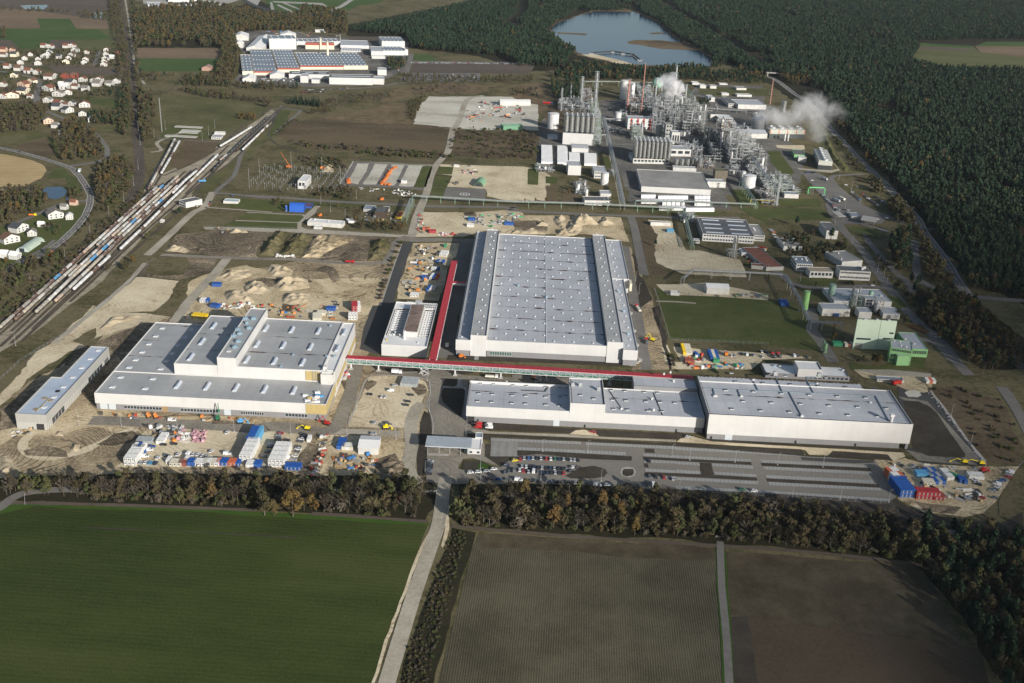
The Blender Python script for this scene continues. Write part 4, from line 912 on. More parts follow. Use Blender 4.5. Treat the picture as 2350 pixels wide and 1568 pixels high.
def forest(kind,pts,mk,ns,hs):
 me=bpy.data.meshes.new('forest_points');me.from_pydata([(t[0],t[1],0)for t in pts],[],[])
 a=me.attributes.new('siz','FLOAT','POINT');a.data.foreach_set('value',[t[2]for t in pts])
 a=me.attributes.new('ang','FLOAT','POINT');a.data.foreach_set('value',[t[3]for t in pts])
 nm={'pine':'pine_forest','spruce':'spruce_forest','bare':'bare_woodland','brown':'autumn_woodland','gold':'golden_woodland','bush':'shrubbery'}[kind]
 o=bpy.data.objects.new(nm,me);COL.objects.link(o)
 tag(o,{'pine':'dense dark pine forest filling the ground around the lake and road','spruce':'scattered narrow spruces within the pine forest','bare':'far bare trees of the hedges and copses',
   'brown':'far brown autumn trees of the woods','gold':'far golden trees dotted through the woods','bush':'low scrub bushes scattered over rough ground'}[kind],'forest' if kind!='bush' else 'bushes',kind='stuff')
 t=bpy.data.node_groups.new('plant','GeometryNodeTree')
 t.interface.new_socket('Geometry',in_out='INPUT',socket_type='NodeSocketGeometry');t.interface.new_socket('Geometry',in_out='OUTPUT',socket_type='NodeSocketGeometry')
 N=t.nodes.new;L=t.links.new;gi=N('NodeGroupInput');go=N('NodeGroupOutput');jn=N('GeometryNodeJoinGeometry')
 for(fn,lm,bk,sd)in mk:
  tr,cr=fn(sd,ns,hs);mb=MB();mb.add(tr.v,tr.f,1);mb.add(cr.v,cr.f,0)
  pm=bpy.data.meshes.new('tree_shape');pm.from_pydata(mb.v,[],mb.f);pm.materials.append(lm);pm.materials.append(bk);pm.polygons.foreach_set('material_index',mb.m)
  po=bpy.data.objects.new('tree_shape',pm)
  oi=N('GeometryNodeObjectInfo');oi.inputs['Object'].default_value=po;oi.inputs['As Instance'].default_value=True;L(oi.outputs['Geometry'],jn.inputs[0])
 ip=N('GeometryNodeInstanceOnPoints');L(gi.outputs[0],ip.inputs['Points']);L(jn.outputs[0],ip.inputs['Instance'])
 ip.inputs['Pick Instance'].default_value=True
 na=N('GeometryNodeInputNamedAttribute');na.data_type='FLOAT';na.inputs[0].default_value='siz'
 nb=N('GeometryNodeInputNamedAttribute');nb.data_type='FLOAT';nb.inputs[0].default_value='ang'
 cx=N('ShaderNodeCombineXYZ');L(nb.outputs[0],cx.inputs[2]);L(cx.outputs[0],ip.inputs['Rotation'])
 cs=N('ShaderNodeCombineXYZ')
 for k in range(3):L(na.outputs[0],cs.inputs[k])
 L(cs.outputs[0],ip.inputs['Scale'])
 ri=N('FunctionNodeRandomValue');ri.data_type='INT';ri.inputs[4].default_value=0;ri.inputs[5].default_value=len(mk)-1
 L(ri.outputs[2],ip.inputs['Instance Index']);L(ip.outputs[0],go.inputs[0])
 md=o.modifiers.new('plant','NODES');md.node_group=t
build_trees()
print('TREES',{k:len(v)for k,v in TREES.items()})
# == building materials
def panel(name,col,gap=6.0,seam=.82,rough=.45,hgap=None):
 """metal cladding: colour with fine joints every `gap` metres along the wall"""
 m_,t,b=newmat(name);N=t.nodes.new;L=t.links.new
 g=N('ShaderNodeNewGeometry');sp=N('ShaderNodeSeparateXYZ');L(g.outputs['Position'],sp.inputs[0])
 sn=N('ShaderNodeSeparateXYZ');L(g.outputs['Normal'],sn.inputs[0])
 ab=N('ShaderNodeMath');ab.operation='ABSOLUTE';L(sn.outputs[0],ab.inputs[0])
 gt=N('ShaderNodeMath');gt.operation='GREATER_THAN';gt.inputs[1].default_value=.7;L(ab.outputs[0],gt.inputs[0])
 mx=N('ShaderNodeMix');mx.data_type='FLOAT';L(gt.outputs[0],mx.inputs[0]);L(sp.outputs[0],mx.inputs[2]);L(sp.outputs[1],mx.inputs[3])
 md=N('ShaderNodeMath');md.operation='MODULO';md.inputs[1].default_value=gap;
 ad=N('ShaderNodeMath');ad.operation='ADD';ad.inputs[1].default_value=6000;L(mx.outputs[0],ad.inputs[0]);L(ad.outputs[0],md.inputs[0])
 lt=N('ShaderNodeMath');lt.operation='LESS_THAN';lt.inputs[1].default_value=.14;L(md.outputs[0],lt.inputs[0])
 n=N('ShaderNodeTexNoise');n.inputs['Scale'].default_value=.08;n.inputs['Detail'].default_value=5;L(g.outputs['Position'],n.inputs[0])
 mr=N('ShaderNodeMapRange');mr.inputs[1].default_value=.3;mr.inputs[2].default_value=.7;mr.inputs[3].default_value=.93;mr.inputs[4].default_value=1.03;L(n.outputs[0],mr.inputs[0])
 ml=N('ShaderNodeMath');ml.operation='MULTIPLY_ADD';ml.inputs[1].default_value=seam-1;L(lt.outputs[0],ml.inputs[0]);L(mr.outputs[0],ml.inputs[2])
 vm=N('ShaderNodeVectorMath');vm.operation='SCALE';vm.inputs[0].default_value=col;L(ml.outputs[0],vm.inputs['Scale'])
 L(vm.outputs[0],b.inputs['Base Color']);b.inputs['Roughness'].default_value=rough;b.inputs['Specular IOR Level'].default_value=.3
 return m_
def membrane(name,col,w_=(7.7,24.0),dark=.88,blot=.10):
 """flat roof sheet: welded seams in a grid, patchy dirt"""
 m_,t,b=newmat(name);N=t.nodes.new;L=t.links.new
 g=N('ShaderNodeNewGeometry');sp=N('ShaderNodeSeparateXYZ');L(g.outputs['Position'],sp.inputs[0]);outs=[]
 for k in(0,1):
  ad=N('ShaderNodeMath');ad.operation='ADD';ad.inputs[1].default_value=6000;L(sp.outputs[k],ad.inputs[0])
  md=N('ShaderNodeMath');md.operation='MODULO';md.inputs[1].default_value=w_[k];L(ad.outputs[0],md.inputs[0])
  lt=N('ShaderNodeMath');lt.operation='LESS_THAN';lt.inputs[1].default_value=.28;L(md.outputs[0],lt.inputs[0]);outs.append(lt.outputs[0])
 mxx=N('ShaderNodeMath');mxx.operation='MAXIMUM';L(outs[0],mxx.inputs[0]);L(outs[1],mxx.inputs[1])
 n=N('ShaderNodeTexNoise');n.inputs['Scale'].default_value=.035;n.inputs['Detail'].default_value=8;n.inputs['Roughness'].default_value=.65;L(g.outputs['Position'],n.inputs[0])
 mr=N('ShaderNodeMapRange');mr.inputs[1].default_value=.3;mr.inputs[2].default_value=.7;mr.inputs[3].default_value=1-blot;mr.inputs[4].default_value=1+blot*.6;L(n.outputs[0],mr.inputs[0])
 ml=N('ShaderNodeMath');ml.operation='MULTIPLY_ADD';ml.inputs[1].default_value=dark-1;L(mxx.outputs[0],ml.inputs[0]);L(mr.outputs[0],ml.inputs[2])
 vm=N('ShaderNodeVectorMath');vm.operation='SCALE';vm.inputs[0].default_value=col;L(ml.outputs[0],vm.inputs['Scale'])
 L(vm.outputs[0],b.inputs['Base Color']);b.inputs['Roughness'].default_value=.6;return m_
w_white=panel('white_cladding',(.53,.53,.52),6.0,.86)
w_grey=panel('grey_cladding',(.22,.22,.225),5.0,.75)
w_dark=panel('dark_cladding',(.085,.08,.075),5.0,.8)
w_conc=panel('raw_concrete',(.33,.33,.31),2.4,.85,.9)
w_green=panel('pale_green_cladding',(.50,.62,.50),6,.94);w_green2=panel('green_cladding',(.22,.42,.20),4,.9)
w_cream=P('cream_render',(.66,.60,.46),.9,var=.12);w_off=P('white_render',(.52,.515,.49),.9,var=.18)
w_wool=P('yellow_insulation',(.42,.33,.15),.95,var=.2,vs=1)
r_mem=membrane('roof_membrane',(.43,.445,.465),(7.7,8.0),.78,.2);r_mem2=membrane('roof_membrane_old',(.40,.42,.44),(6,12),.85,.2)
r_warm=membrane('roof_membrane_warm',(.36,.365,.36),(7.2,14),.8,.2)
r_tar=membrane('tar_roof',(.12,.12,.118),(8,8),.9,.3);r_blue=membrane('blue_grey_roof',(.21,.25,.29),(10,9),.85,.2)
r_conc=membrane('weathered_roof',(.30,.29,.265),(9,5),.75,.3);r_white=membrane('white_roof',(.72,.72,.70),(6,6),.92,.1)
m_edge=P('white_trim',(.55,.55,.55),.5);m_metal=P('galvanised',(.42,.44,.45),.45,.3,var=.25,vs=1);m_steel=P('steel',(.34,.355,.36),.4,.5,var=.35,vs=.6)
m_kerb=P('roof_kerb',(.42,.43,.44),.6)
m_dome=P('acrylic_dome',(.44,.49,.56),.25,spec=.6);m_glass=P('window_glass',(.035,.045,.055),.08,spec=.6);m_glassg=P('green_glass',(.06,.11,.09),.1,spec=.6)
m_rust=P('drain_stain',(.085,.050,.040),.9,var=.4,vs=1);m_dark=P('dark_gap',(.03,.03,.032),.9);m_duct=P('duct',(.30,.42,.50),.4,.3,var=.2)
m_red=P('red_roofing',(.40,.035,.045),.5,var=.2,vs=.5);m_green=P('green_film',(.05,.15,.105),.4);m_door=P('roller_door',(.46,.50,.53),.5)
m_road=P('grey_concrete',(.40,.39,.36),.9,var=.2,vs=.5)
rnd=random.Random(77)
def ring(mb,x0,x1,y0,y1,z0,z1,t=.45,mi=0):
 """four walls with thickness so that the roof sits behind a parapet"""
 mb.box(x0,x1,y0,y0+t,z0,z1,mi);mb.box(x0,x1,y1-t,y1,z0,z1,mi)
 mb.box(x0,x0+t,y0+t,y1-t,z0,z1,mi);mb.box(x1-t,x1,y0+t,y1-t,z0,z1,mi)
def block(par,x0,x1,y0,y1,z0,z1,wall,roof,name='wall',par_h=.7,plinth=None,pz=4.5,over=.5,cap=None):
 """a box with parapet; plinth = material of a set-back foot below pz"""
 mb=MB();zb=pz if plinth else z0
 ring(mb,x0,x1,y0,y1,zb,z1);
 if plinth:mb.box(x0+.45,x1-.45,y0+.45,y1-.45,zb,zb+.1)
 w_=mb.build(name,wall,par)
 rb=MB();rb.box(x0+.45,x1-.45,y0+.45,y1-.45,z1-par_h-.4,z1-par_h);rb.build('roof',roof,par)
 if plinth:
  pb=MB();pb.box(x0+over,x1-over,y0+over,y1-over,0,zb-.003);pb.build('plinth',plinth,par)
 if cap:
  cb=MB();ring(cb,x0-.08,x1+.08,y0-.08,y1+.08,z1+.003,z1+.10,.62);cb.build('parapet_cap',cap,par)
 return w_
def sky4(par,x,y,z,s=2.6):
 """roof light: white kerb with four small panes"""
 mb=MB();mb.box(x-s/2,x+s/2,y-s*.42,y+s*.42,z,z+.55);o=mb.build('roof_light',m_kerb,par)
 gb=MB()
 for a in(-1,1):
  for b in(-1,1):gb.box(x+a*s*.24-s*.17,x+a*s*.24+s*.17,y+b*s*.2-s*.13,y+b*s*.2+s*.13,z+.553,z+.7)
 gb.build('pane',m_glass,o)
def vault(par,x,y,z,w_=2.6,l=11,n=6):
 """barrel roof light with ribs, long side along y"""
 mb=MB();mb.box(x-w_/2-.25,x+w_/2+.25,y-l/2-.25,y+l/2+.25,z,z+.4);o=mb.build('roof_light',m_kerb,par)
 vb=MB();q=7
 for k in range(n):
  ya,yb=y-l/2+l*k/n+.08,y-l/2+l*(k+1)/n-.08;vs=[]
  for yy in(ya,yb):
   for j in range(q):a=PI*j/(q-1);vs.append((x-w_/2*math.cos(a),yy,z+.4+w_*.42*math.sin(a)))
  vb.add(vs,[(j,j+q,j+q+1,j+1)for j in range(q-1)]+[tuple(range(q)),tuple(range(2*q-1,q-1,-1))])
 vb.build('glazing',m_dome,o)
def domelite(mb,x,y,z,s=1.15):
 mb.box(x-s*.62,x+s*.62,y-s*.62,y+s*.62,z,z+.35,0)
 mb.lathe(x,y,[(s*.55,z+.35),(s*.45,z+.7),(s*.22,z+.92),(.02,z+.98)],8,1)
def drain(par,x0,x1,y,z,seed=0,wd=.5):
 wd*=1.7
 """dark silt line along a roof gutter, ragged in width"""
 r=random.Random(seed);mb=MB();n=max(4,int((x1-x0)/1.6));A=[];B=[]
 for k in range(n+1):
  q=wd*max(.10,noise.noise(Vector((k*.23,seed*3.1,0)))*1.6+.35)*r.uniform(.6,1.3);x=x0+(x1-x0)*k/n
  A.append((x,y-q,z));B.append((x,y+q,z))
 mb.add(A+B,[(k,k+1,n+2+k,n+1+k)for k in range(n)]);return mb.build('silt_line',m_rust,par)
def hvac(par,x,y,z,s=2.4,h=1.8,mat=None):
 mb=MB();mb.box(x-s/2,x+s/2,y-s*.4,y+s*.4,z+.3,z+h);mb.box(x-s*.3,x+s*.3,y-s*.25,y+s*.25,z,z+.3);mb.cyl(x,y,z+h,z+h+.35,s*.28,n=10);mb.build('air_handler',mat or m_duct,par)
def clips(par,pts,z,gap=2.9,s=.34,name='parapet_bracket'):
 mb=MB()
 for(a,b)in zip(pts[:-1],pts[1:]):
  a=Vector(a);b=Vector(b);n=int((b-a).length/gap)
  for k in range(n):
   p=a.lerp(b,(k+.5)/n);mb.box(p.x-s,p.x+s,p.y-s,p.y+s,z,z+.4)
 mb.build(name,m_dark,par)
def glassband(par,x0,x1,y,z0,z1,n,face=-1,mat=None,fr=None,name='window'):
 """strip window on a wall facing -y (face=-1): frame with n panes"""
 fb=MB();fb.box(x0,x1,y-.06,y+.10,z0,z1,bottom=True);o=fb.build(name,fr or m_edge,par);pb=MB();w_=(x1-x0)/n
 for k in range(n):pb.box(x0+k*w_+.12,x0+(k+1)*w_-.12,y-.09,y-.063,z0+.15,z1-.15,bottom=True)
 pb.build('pane',mat or m_glass,o);return o
# == central hall
H=thing('central_hall','huge white factory hall with flat grey roof and two long raised roof strips','factory hall',(0,0,0))
YF,YB=777.5,1052
block(H,-26,68.5,YF,YB,0,14.2,w_white,r_mem,plinth=w_grey,pz=5.2)
block(H,-38.5,-26.003,YF-.4,YB+.4,0,18,w_white,r_warm,name='raised_strip')
block(H,68.503,81,YF-.4,YB+.4,0,18,w_white,r_warm,name='raised_strip')
block(H,-50,-38.503,781-5,1056,0,14,w_white,r_mem,name='side_wall',plinth=w_grey,pz=5.2)
block(H,81.003,92.5,773,936,0,13.6,w_white,r_mem,name='side_wall',plinth=w_grey,pz=5.2)
block(H,81.003,97.5,936.003,1052,0,13.6,w_white,r_mem,name='side_wall')
zr=13.5
doms=[]
ys=[G(11,x,y,14).y for(x,y)in((450,1305),(447,1190),(445,1085),(440,985),(437,890),(433,798),(431,712),(428,628),(426,548),(422,473),(420,400))]
pit=(ys[-1]-ys[0])/10
for k in range(11):
 yy=ys[0]+k*pit
 for j in range(12):
  x=-19+j*7.7;yj=yy if j%2==0 else yy+pit*.42
  doms.append((x+rnd.uniform(-.2,.2),yj,zr))
for k in range(23):
 for sx in(-32,74.7):doms.append((sx+(1.6 if k%2 else-1.6),ys[0]+k*pit*.5-2,17.3))
for k in range(22):
 for sx in(-44.5,86.8):doms.append((sx+(1.3 if k%2 else-1.3),ys[0]+k*pit*.5,13.3 if sx<0 else 12.9))
doms.sort(key=lambda d:d[1])
for d in doms[:99]:
 mb=MB();domelite(mb,*d);mb.build('roof_light',[m_kerb,m_dome],H)
mb=MB()
for d in doms[99:]:domelite(mb,*d)
mb.build('roof_light',[m_kerb,m_dome],H)['kind']='stuff'
for k in range(10):
 y=ys[0]+pit*(k+.78);drain(H,-25,21,y,zr+.03,k,.8);drain(H,22,67.5,y-1,zr+.03,k+40,.8)
mb=MB();mb.box(20.6,21.2,YF+.6,YB-.6,zr,zr+.35);mb.build('roof_upstand',m_edge,H)
clips(H,[(-38,YF+2,0),(-38,YB-2,0)],17.3);clips(H,[(69,YF+2,0),(69,YB-2,0)],17.3)
clips(H,[(80.5,YF+2,0),(80.5,YB-2,0)],17.3,3.4);clips(H,[(-26.6,YF+2,0),(-26.6,YB-2,0)],17.3,3.4)
mb=MB();mb.box(67.2,68.4,YF+.6,YB-.6,zr,zr+.5);mb.box(-49.4,-48.9,776.6,1055,13.3,14.4);mb.build('gutter',m_dark,H)
glassband(H,-23,-6,YF+.42,1.6,4.6,9,mat=m_glassg);mb=MB();mb.box(-33,-28,YF+.40,YF+.48,0,4.4);mb.build('roller_door',m_door,H)
mb=MB();mb.box(-38,-26,YF+.2,YF+1.2,0,5.2);mb.box(69,80,YF+.2,YF+1.2,0,5.2);mb.build('plinth',w_grey,H)
for(x,y)in((11,340,795),(11,985,845),(11,1030,1030),(11,1070,1235),(11,60,800))[0:0]:pass
for(cx,cy)in((985,845),(1030,1030),(1070,1235),(320,903),(60,797)):
 p=G(11,cx,cy,14);hvac(H,p.x,p.y,zr if cx<800 else 12.9,1.8,2.2)
mb=MB();mb.box(97.5,99.5,925,935.9,6,13.2);mb.build('loading_bay',w_cream,H)
for k,yy in enumerate((770,800,830,870)):
 mb=MB();mb.box(92.55,94.5,yy+8,yy+22,0,.9);mb.cyl(94.5,yy+15,0,.9,3.5,n=10);mb.build('ramp',m_road,H)
# == west hall
W=thing('west_hall','large white hall with stepped grey roofs and barrel roof lights, left of the red bridge','factory hall')
block(W,-289,-130,657.5,693.8,0,12.4,w_white,r_warm,plinth=w_grey,pz=4.6)
block(W,-289,-245.003,693.803,785.5,0,12.4,w_white,r_warm,name='wall')
block(W,-245,-139.6,693.8,785.5,0,20.5,w_white,r_warm,name='upper_wall')
block(W,-139.603+.006,-130.4,693.8,785.5,0,19.8,w_white,r_white,name='upper_wall')
block(W,-213.8,-200.2,693.4,789,0,27,w_white,r_warm,name='tower_wall')
for k,x in enumerate((-221,-199.5)):pass
def at(i,x,y,z):return G(i,x,y,z)
for(i,x,y)in((13,1635,728),(13,1902,742),(13,2168,755),(14,80,770),(14,348,780)):
 p=at(i,x,y,12);vault(W,p.x,p.y,11.7)
for(i,x,y)in((13,1752,468),(13,1855,326),(13,1962,182),(13,2266,492),(14,92,205),(14,330,218),(14,574,230),(14,812,240),(14,10,350),(14,250,362),(14,502,375),(14,750,388),(14,170,505),(14,428,518)):
 p=at(i,x,y,20.5);vault(W,p.x,p.y,19.8)
for(x,y)in((1490,207),(1430,280),(1367,352),(1305,426),(1245,497),(1185,566),(1108,656),(1032,745),(1757,220),(1698,293),(1640,365),(1583,440),(1527,510),(1475,580),(1403,671),(1333,760)):
 p=at(13,x,y,12);mb=MB();mb.box(p.x-1.8,p.x+1.8,p.y-1.4,p.y+1.4,11.7,12.3);o=mb.build('roof_light',m_edge,W);mb=MB();mb.box(p.x-1.4,p.x+1.4,p.y-1.1,p.y+1.1,12.303,12.5);mb.build('pane',m_dome,o)
for(x,y)in((2255,120),(2185,220),(2145,280),(2290,208),(2190,330),(2160,382),(2330,120),(2270,162),(2205,258)):
 p=at(13,x,y,27);hvac(W,p.x,p.y,26.3,3.4 if x!=2270 else 2.4,2.1)
p=at(13,2100,412,27);mb=MB();mb.box(p.x-1.5,p.x+1.5,p.y-1.2,p.y+1.2,26.3,26.8);mb.build('roof_light',m_edge,W)
for k,(i,x,y,x0,x1,z)in enumerate(((13,1300,170,-288,-246,11.72),(13,1400,318,-288,-246,11.72),(13,1250,460,-288,-246,11.72),(13,1300,610,-288,-246,11.72),
          (13,1950,262,-244,-215,19.82),(13,1850,405,-244,-215,19.82),(14,400,295,-199,-140,19.82),(14,400,445,-199,-140,19.82))):
 drain(W,x0,x1,at(i,x,y,z).y,z,60+k,.45)
for(x,y)in((345,455),(650,468),(725,467),(230,562),(685,187)):
 p=at(14,x,y,20);hvac(W,p.x,p.y,19.8,1.8,1.3)
yw=658.0
for(a,b)in((1125,1475),(1665,2015)):
 p0=at(13,a,940,3);p1=at(13,b,955,3);glassband(W,p0.x,p1.x,yw-.05,1.4,3.7,12)
p0=at(13,2205,985,3);p1=at(14,70,990,3);glassband(W,p0.x,p1.x,yw-.05,1.4,3.7,10)
p0=at(14,265,1005,3);p1=at(14,470,1015,3);glassband(W,p0.x,p1.x,yw-.05,1.4,3.9,7)
for(i,a,b)in((13,915,985),(13,998,1065),(13,2088,2150)):
 p0=at(i,a,930,2);p1=at(i,b,930,2);mb=MB();mb.box(p0.x,p1.x,yw-.1,yw,0,4.4);mb.build('roller_door',m_door,W)
p0=at(13,1478,950,2).x;mb=MB();mb.box(p0,p0+5,yw-.08,yw,.2,4.4);mb.build('timber_panel',P('raw_timber',(.32,.22,.12),.9,var=.3,vs=2),W)
x0=at(14,457,950,8).x;mb=MB();mb.box(x0,-129.75,657.25,657.5,4.6,12.0);mb.box(-130,-129.75,657.5,693.5,4.6,11.5);mb.build('insulation',w_wool,W)
x0=at(14,455,640,16).x;x1=at(14,590,640,16).x;mb=MB();mb.box(x0,x1,693.5,693.8,12.0,19.6);mb.build('insulation',w_wool,W)
mb=MB()
for k in range(4):mb.tube((x1-5+k*1.2,693.2,12),(x1-5+k*1.2,693.2,20),.12,4);mb.tube((x1-5,693.2,13+k*2),(x1-1.4,693.2,13+k*2),.12,4)
mb.build('scaffold',m_metal,W)
block(W,-139.6,-130.6,689.5,693.79,0,19.6,w_off,r_white,name='stair_wall')
mb=MB();mb.box(-139,-136.5,696,699,19,22.5);mb.box(-136.5,-132,695,697,19,20.6);mb.build('stair_head',m_edge,W)
mb=MB();mb.box(-130.35,-130.0,700,784,5,9);mb.build('insulation',w_wool,W)
mb=MB();mb.box(-245.4,-215,785.55,785.7,0,.2);mb.build('sill',m_edge,W)
# stacked building material at the roof corner: each stack its own thing
colr=[(.75,.74,.72),(.62,.55,.42),(.72,.72,.72),(.10,.33,.60),(.70,.48,.10)]
for k in range(16):
 x,y=rnd.uniform(430,600),rnd.uniform(800,885)
 p=at(14,x,y,11.8);mb=MB();a,b,h=rnd.uniform(1,2),rnd.uniform(.7,1.2),rnd.uniform(.8,1.6)
 for q in range(3):mb.box(-a,a,-b,b,q*h/3,(q+1)*h/3-.05,0,bottom=True)
 ci=(0,0,2,1,2)[k%5]if k<12 else(3,3,4,1)[k-12]
 o=mb.build('material_stack',P('stack%d'%ci,colr[ci],.7,var=.2,vs=1));o.location=(p.x,p.y,11.72);o.rotation_euler.z=rnd.uniform(-.5,.5)
 tag(o,('white','buff','grey','blue','yellow')[ci]+' stack of insulation on the front right corner of the west hall roof','material stack',('white','buff','grey','blue','yellow')[ci]+' insulation stacks on the roof corner')
# == narrow concrete shed
S=thing('concrete_shed','long narrow grey concrete shed with blue-grey roof, far left of the site','shed')
ZS=11.5
def sh(x,y,z=ZS):return G(13,x,y,z)
a0=G(13,160,1130);xr=G(13,455,1130).x;xl=a0.x;yf=a0.y;yb=sh(1020,378).y;xm=sh(545,655).x;ym=sh(500,652).y
poly=[(xl,yf),(xr,yf),(xr,yb),(xm+1,yb),(xm+1,ym),(xl,ym)]
mb=MB();n=len(poly)
mb.prism(poly,0,ZS,0,top=False)
t=.5;inner=[(xl+t,yf+t),(xr-t,yf+t),(xr-t,yb-t),(xm+1+t,yb-t),(xm+1+t,ym-t),(xl+t,ym-t)]
mb.add([(*p,ZS)for p in poly]+[(*p,ZS)for p in inner],[(k,(k+1)%n,n+(k+1)%n,n+k)for k in range(n)])
mb.add([(*p,ZS)for p in inner]+[(*p,ZS-.8)for p in inner],[(k,(k+1)%n,n+(k+1)%n,n+k)for k in range(n)])
mb.build('wall',w_conc,S);mb=MB();mb.prism(inner,ZS-1,ZS-.8);mb.build('roof',P('blue_membrane',(.42,.49,.58),.5,var=.12,vs=.1),S)
for(x,y)in((902,404),(828,481),(750,563),(668,650),(583,738),(495,832),(405,925)):
 p=sh(x,y);mb=MB();mb.box(p.x-1.5,p.x+1.5,p.y-1.2,p.y+1.2,ZS-.8,ZS-.2);mb.build('roof_light',m_edge,S)
mb=MB()
for k in range(40):y_=yf+1+k*(yb-yf)/40;mb.box(xr+.001,xr+.12,y_,y_+.35,0,5.6)
for k in range(22):x_=xl+.5+k*.9;mb.box(x_,x_+.3,yf-.12,yf-.001,0,5.2)
mb.build('pilaster',P('concrete_rib',(.48,.47,.43),.9),S)
for(a,b,z0,z1)in((.06,.24,.8,5),(.62,.86,1.5,5),(.90,.97,.5,5)):
 mb=MB();mb.box(xr+.13,xr+.2,yf+(yb-yf)*a,yf+(yb-yf)*b,z0,z1,bottom=True);o=mb.build('window',m_glass,S);nb=MB();q=int((b-a)*16)+2
 for k in range(q+1):yy=yf+(yb-yf)*(a+(b-a)*k/q);nb.box(xr+.2,xr+.32,yy-.12,yy+.12,z0,z1)
 nb.build('mullion',m_road,o)
x_=G(13,378,1100).x;mb=MB();mb.box(x_,x_+5,yf-.18,yf-.125,0,4.6);mb.build('doorway',m_dark,S);mb=MB();mb.box(x_-3.2,x_-2.3,yf-.18,yf-.125,0,2.2);mb.build('door',m_dark,S)
for k,(x,y)in enumerate(((410,850),(465,870),(330,950),(530,785))):
 p=sh(x,y,ZS-.7);mb=MB()
 for q in range(6):mb.box(-1.6,1.6,-1.4+q*.5,-1.1+q*.5,0,.35,bottom=True)
 o=mb.build('roofing_pallet',m_dark if k==3 else P('roof_scrap',(.25,.20,.14),.9));o.location=(p.x,p.y,ZS-.79);o.rotation_euler.z=k*.6
 tag(o,('small dark bundle left on the concrete shed roof, furthest left','brown bundle beside the dark one on the concrete shed roof','loose boards near the front end of the concrete shed roof','black stack of panels on the concrete shed roof, largest of the four')[k],'bundle','bundles on the concrete shed roof')
mb=MB();p=sh(455,850,ZS-.7);q=sh(330,975,ZS-.7);mb.tube((p.x,p.y,ZS-.5),(q.x,q.y,ZS-.5),.3,4);o=mb.build('timber_strip',P('straw',(.38,.33,.2),.9));tag(o,'straw-coloured strip laid along the concrete shed roof','timber strip')
# == middle building with open roof frames
M_=thing('frame_building','white building with rows of open concrete roof beams beside the red corridor','building under construction')
x0,x1,y0,y1,z=-107.5,-72,770,862,9.6
mb=MB();ring(mb,x0,x1,y0,y1,0,z,.5);mb.build('wall',w_white,M_)
mb=MB();mb.box(x0+.5,x1-.5,y0+.5,y0+20,z-1.3,z-.9);mb.box(x0+.5,x1-.5,y1-13,y1-.5,z-1.3,z-.9);mb.build('roof',r_white,M_)
p=at(14,1360,240,14);q=at(14,1525,30,14)
xa,xb=-93,-81.5;mb=MB();mb.box(xa,xb,y0+20.003,y1-12,0,12.6);mb.build('raised_core',w_off,M_);mb=MB();mb.box(xa+.6,xb-.6,y0+21,y1-13,12.603,12.7);mb.build('core_roof',P('wet_roof',(.24,.17,.14),.7,var=.5,vs=.15),M_)
mb=MB();mb.box(x0+.5,xa,y0+20,y1-13,0,.6);mb.box(xb,x1-.5,y0+20,y1-13,0,.6);mb.build('slab',m_dark,M_)
mb=MB()
for k in range(11):
 yy=y0+23+k*5.1
 for(u,v)in((x0+1.5,xa-.2),(xb+.2,x1-1)):
  mb=MB();mb.box(u,v,yy,yy+1.1,z-2.2,z-.6,bottom=True)
  for q in range(4):xx=u+(v-u)*(q+.5)/4;mb.box(xx-.35,xx+.35,yy-.8,yy+.1,z-2.8,z-.8,bottom=True)
  mb.build('concrete_beam',m_edge,M_)
mb=MB();p=at(14,1363,300,9);mb.cyl(p.x,p.y,0,15.5,1.25,n=14);mb.build('vent_pipe',m_edge,M_)
mb=MB()
for k in range(9):mb.box(x0+19+k*1.8,x0+19.25+k*1.8,y1-13,y1-.6,z-.9,z+.25)
for k in range(3):mb.box(x0+19,x0+34,y1-12+k*5,y1-11.75+k*5,z-.9,z+.25)
mb.build('roof_frame',m_edge,M_)
mb=MB();mb.box(-99,-92,y1+.1,y1+7,0,7.5);mb.box(-91.5,-86,y1+2,y1+9,0,8.5);mb.build('annexe',w_off,M_)
for k in range(5):
 p=at(14,(1180,1200,1250,1490,1350)[k],(310,325,270,350,20)[k],8);hvac(M_,p.x,p.y,z-.9,1.4,.8,(m_duct,P('yellow_paint',(.55,.38,.03),.5),m_duct,m_edge,m_duct)[k])
# == long eastern halls
E_=thing('east_hall','long low white hall with a box-shaped raised roof block, in front of the red bridge','factory hall')
block(E_,-34.5,130,665.8,706,0,12.2,w_white,r_mem,plinth=w_grey,pz=4.5)
block(E_,36.8,61,665.4,706.4,12.21-1.2,18.8,w_white,r_mem,name='raised_block')
block(E_,84,130,706.003,722,0,15,w_grey,r_mem,name='rear_wall')
for(x,y)in((558,384),(680,390),(858,400),(983,406),(1158,415),(1283,420),(545,474),(670,480),(853,490),(977,496),(1160,505),(1285,511),(535,545),(662,552),(848,562),(973,568),(1160,577),(1285,586),
      (1760,445),(1888,452),(2065,462),(2188,468),(1773,533),(1896,538),(2080,548),(2205,554),(1783,617),(1910,623),(2098,633),(2223,638),(2330,455),(2345,560)):
 p=at(15,x,y,12);sky4(E_,p.x,p.y,11.5)
for(x,y)in((1480,484),(1600,517)):p=at(15,x,y,19);sky4(E_,p.x,p.y,18.1)
for(x,y)in((1407,402),(1475,402),(1645,442)):p=at(15,x,y,19);hvac(E_,p.x,p.y,18.1,2.4,2.8,m_metal)
for(x,y)in((800,378),(2135,530),(2150,633),(1855,623),(2330,400),(2240,335),(2300,320)):
 p=at(15,x,y,12);hvac(E_,p.x,p.y,11.5 if x<2200 else 14.3,1.3,1.5,m_edge)
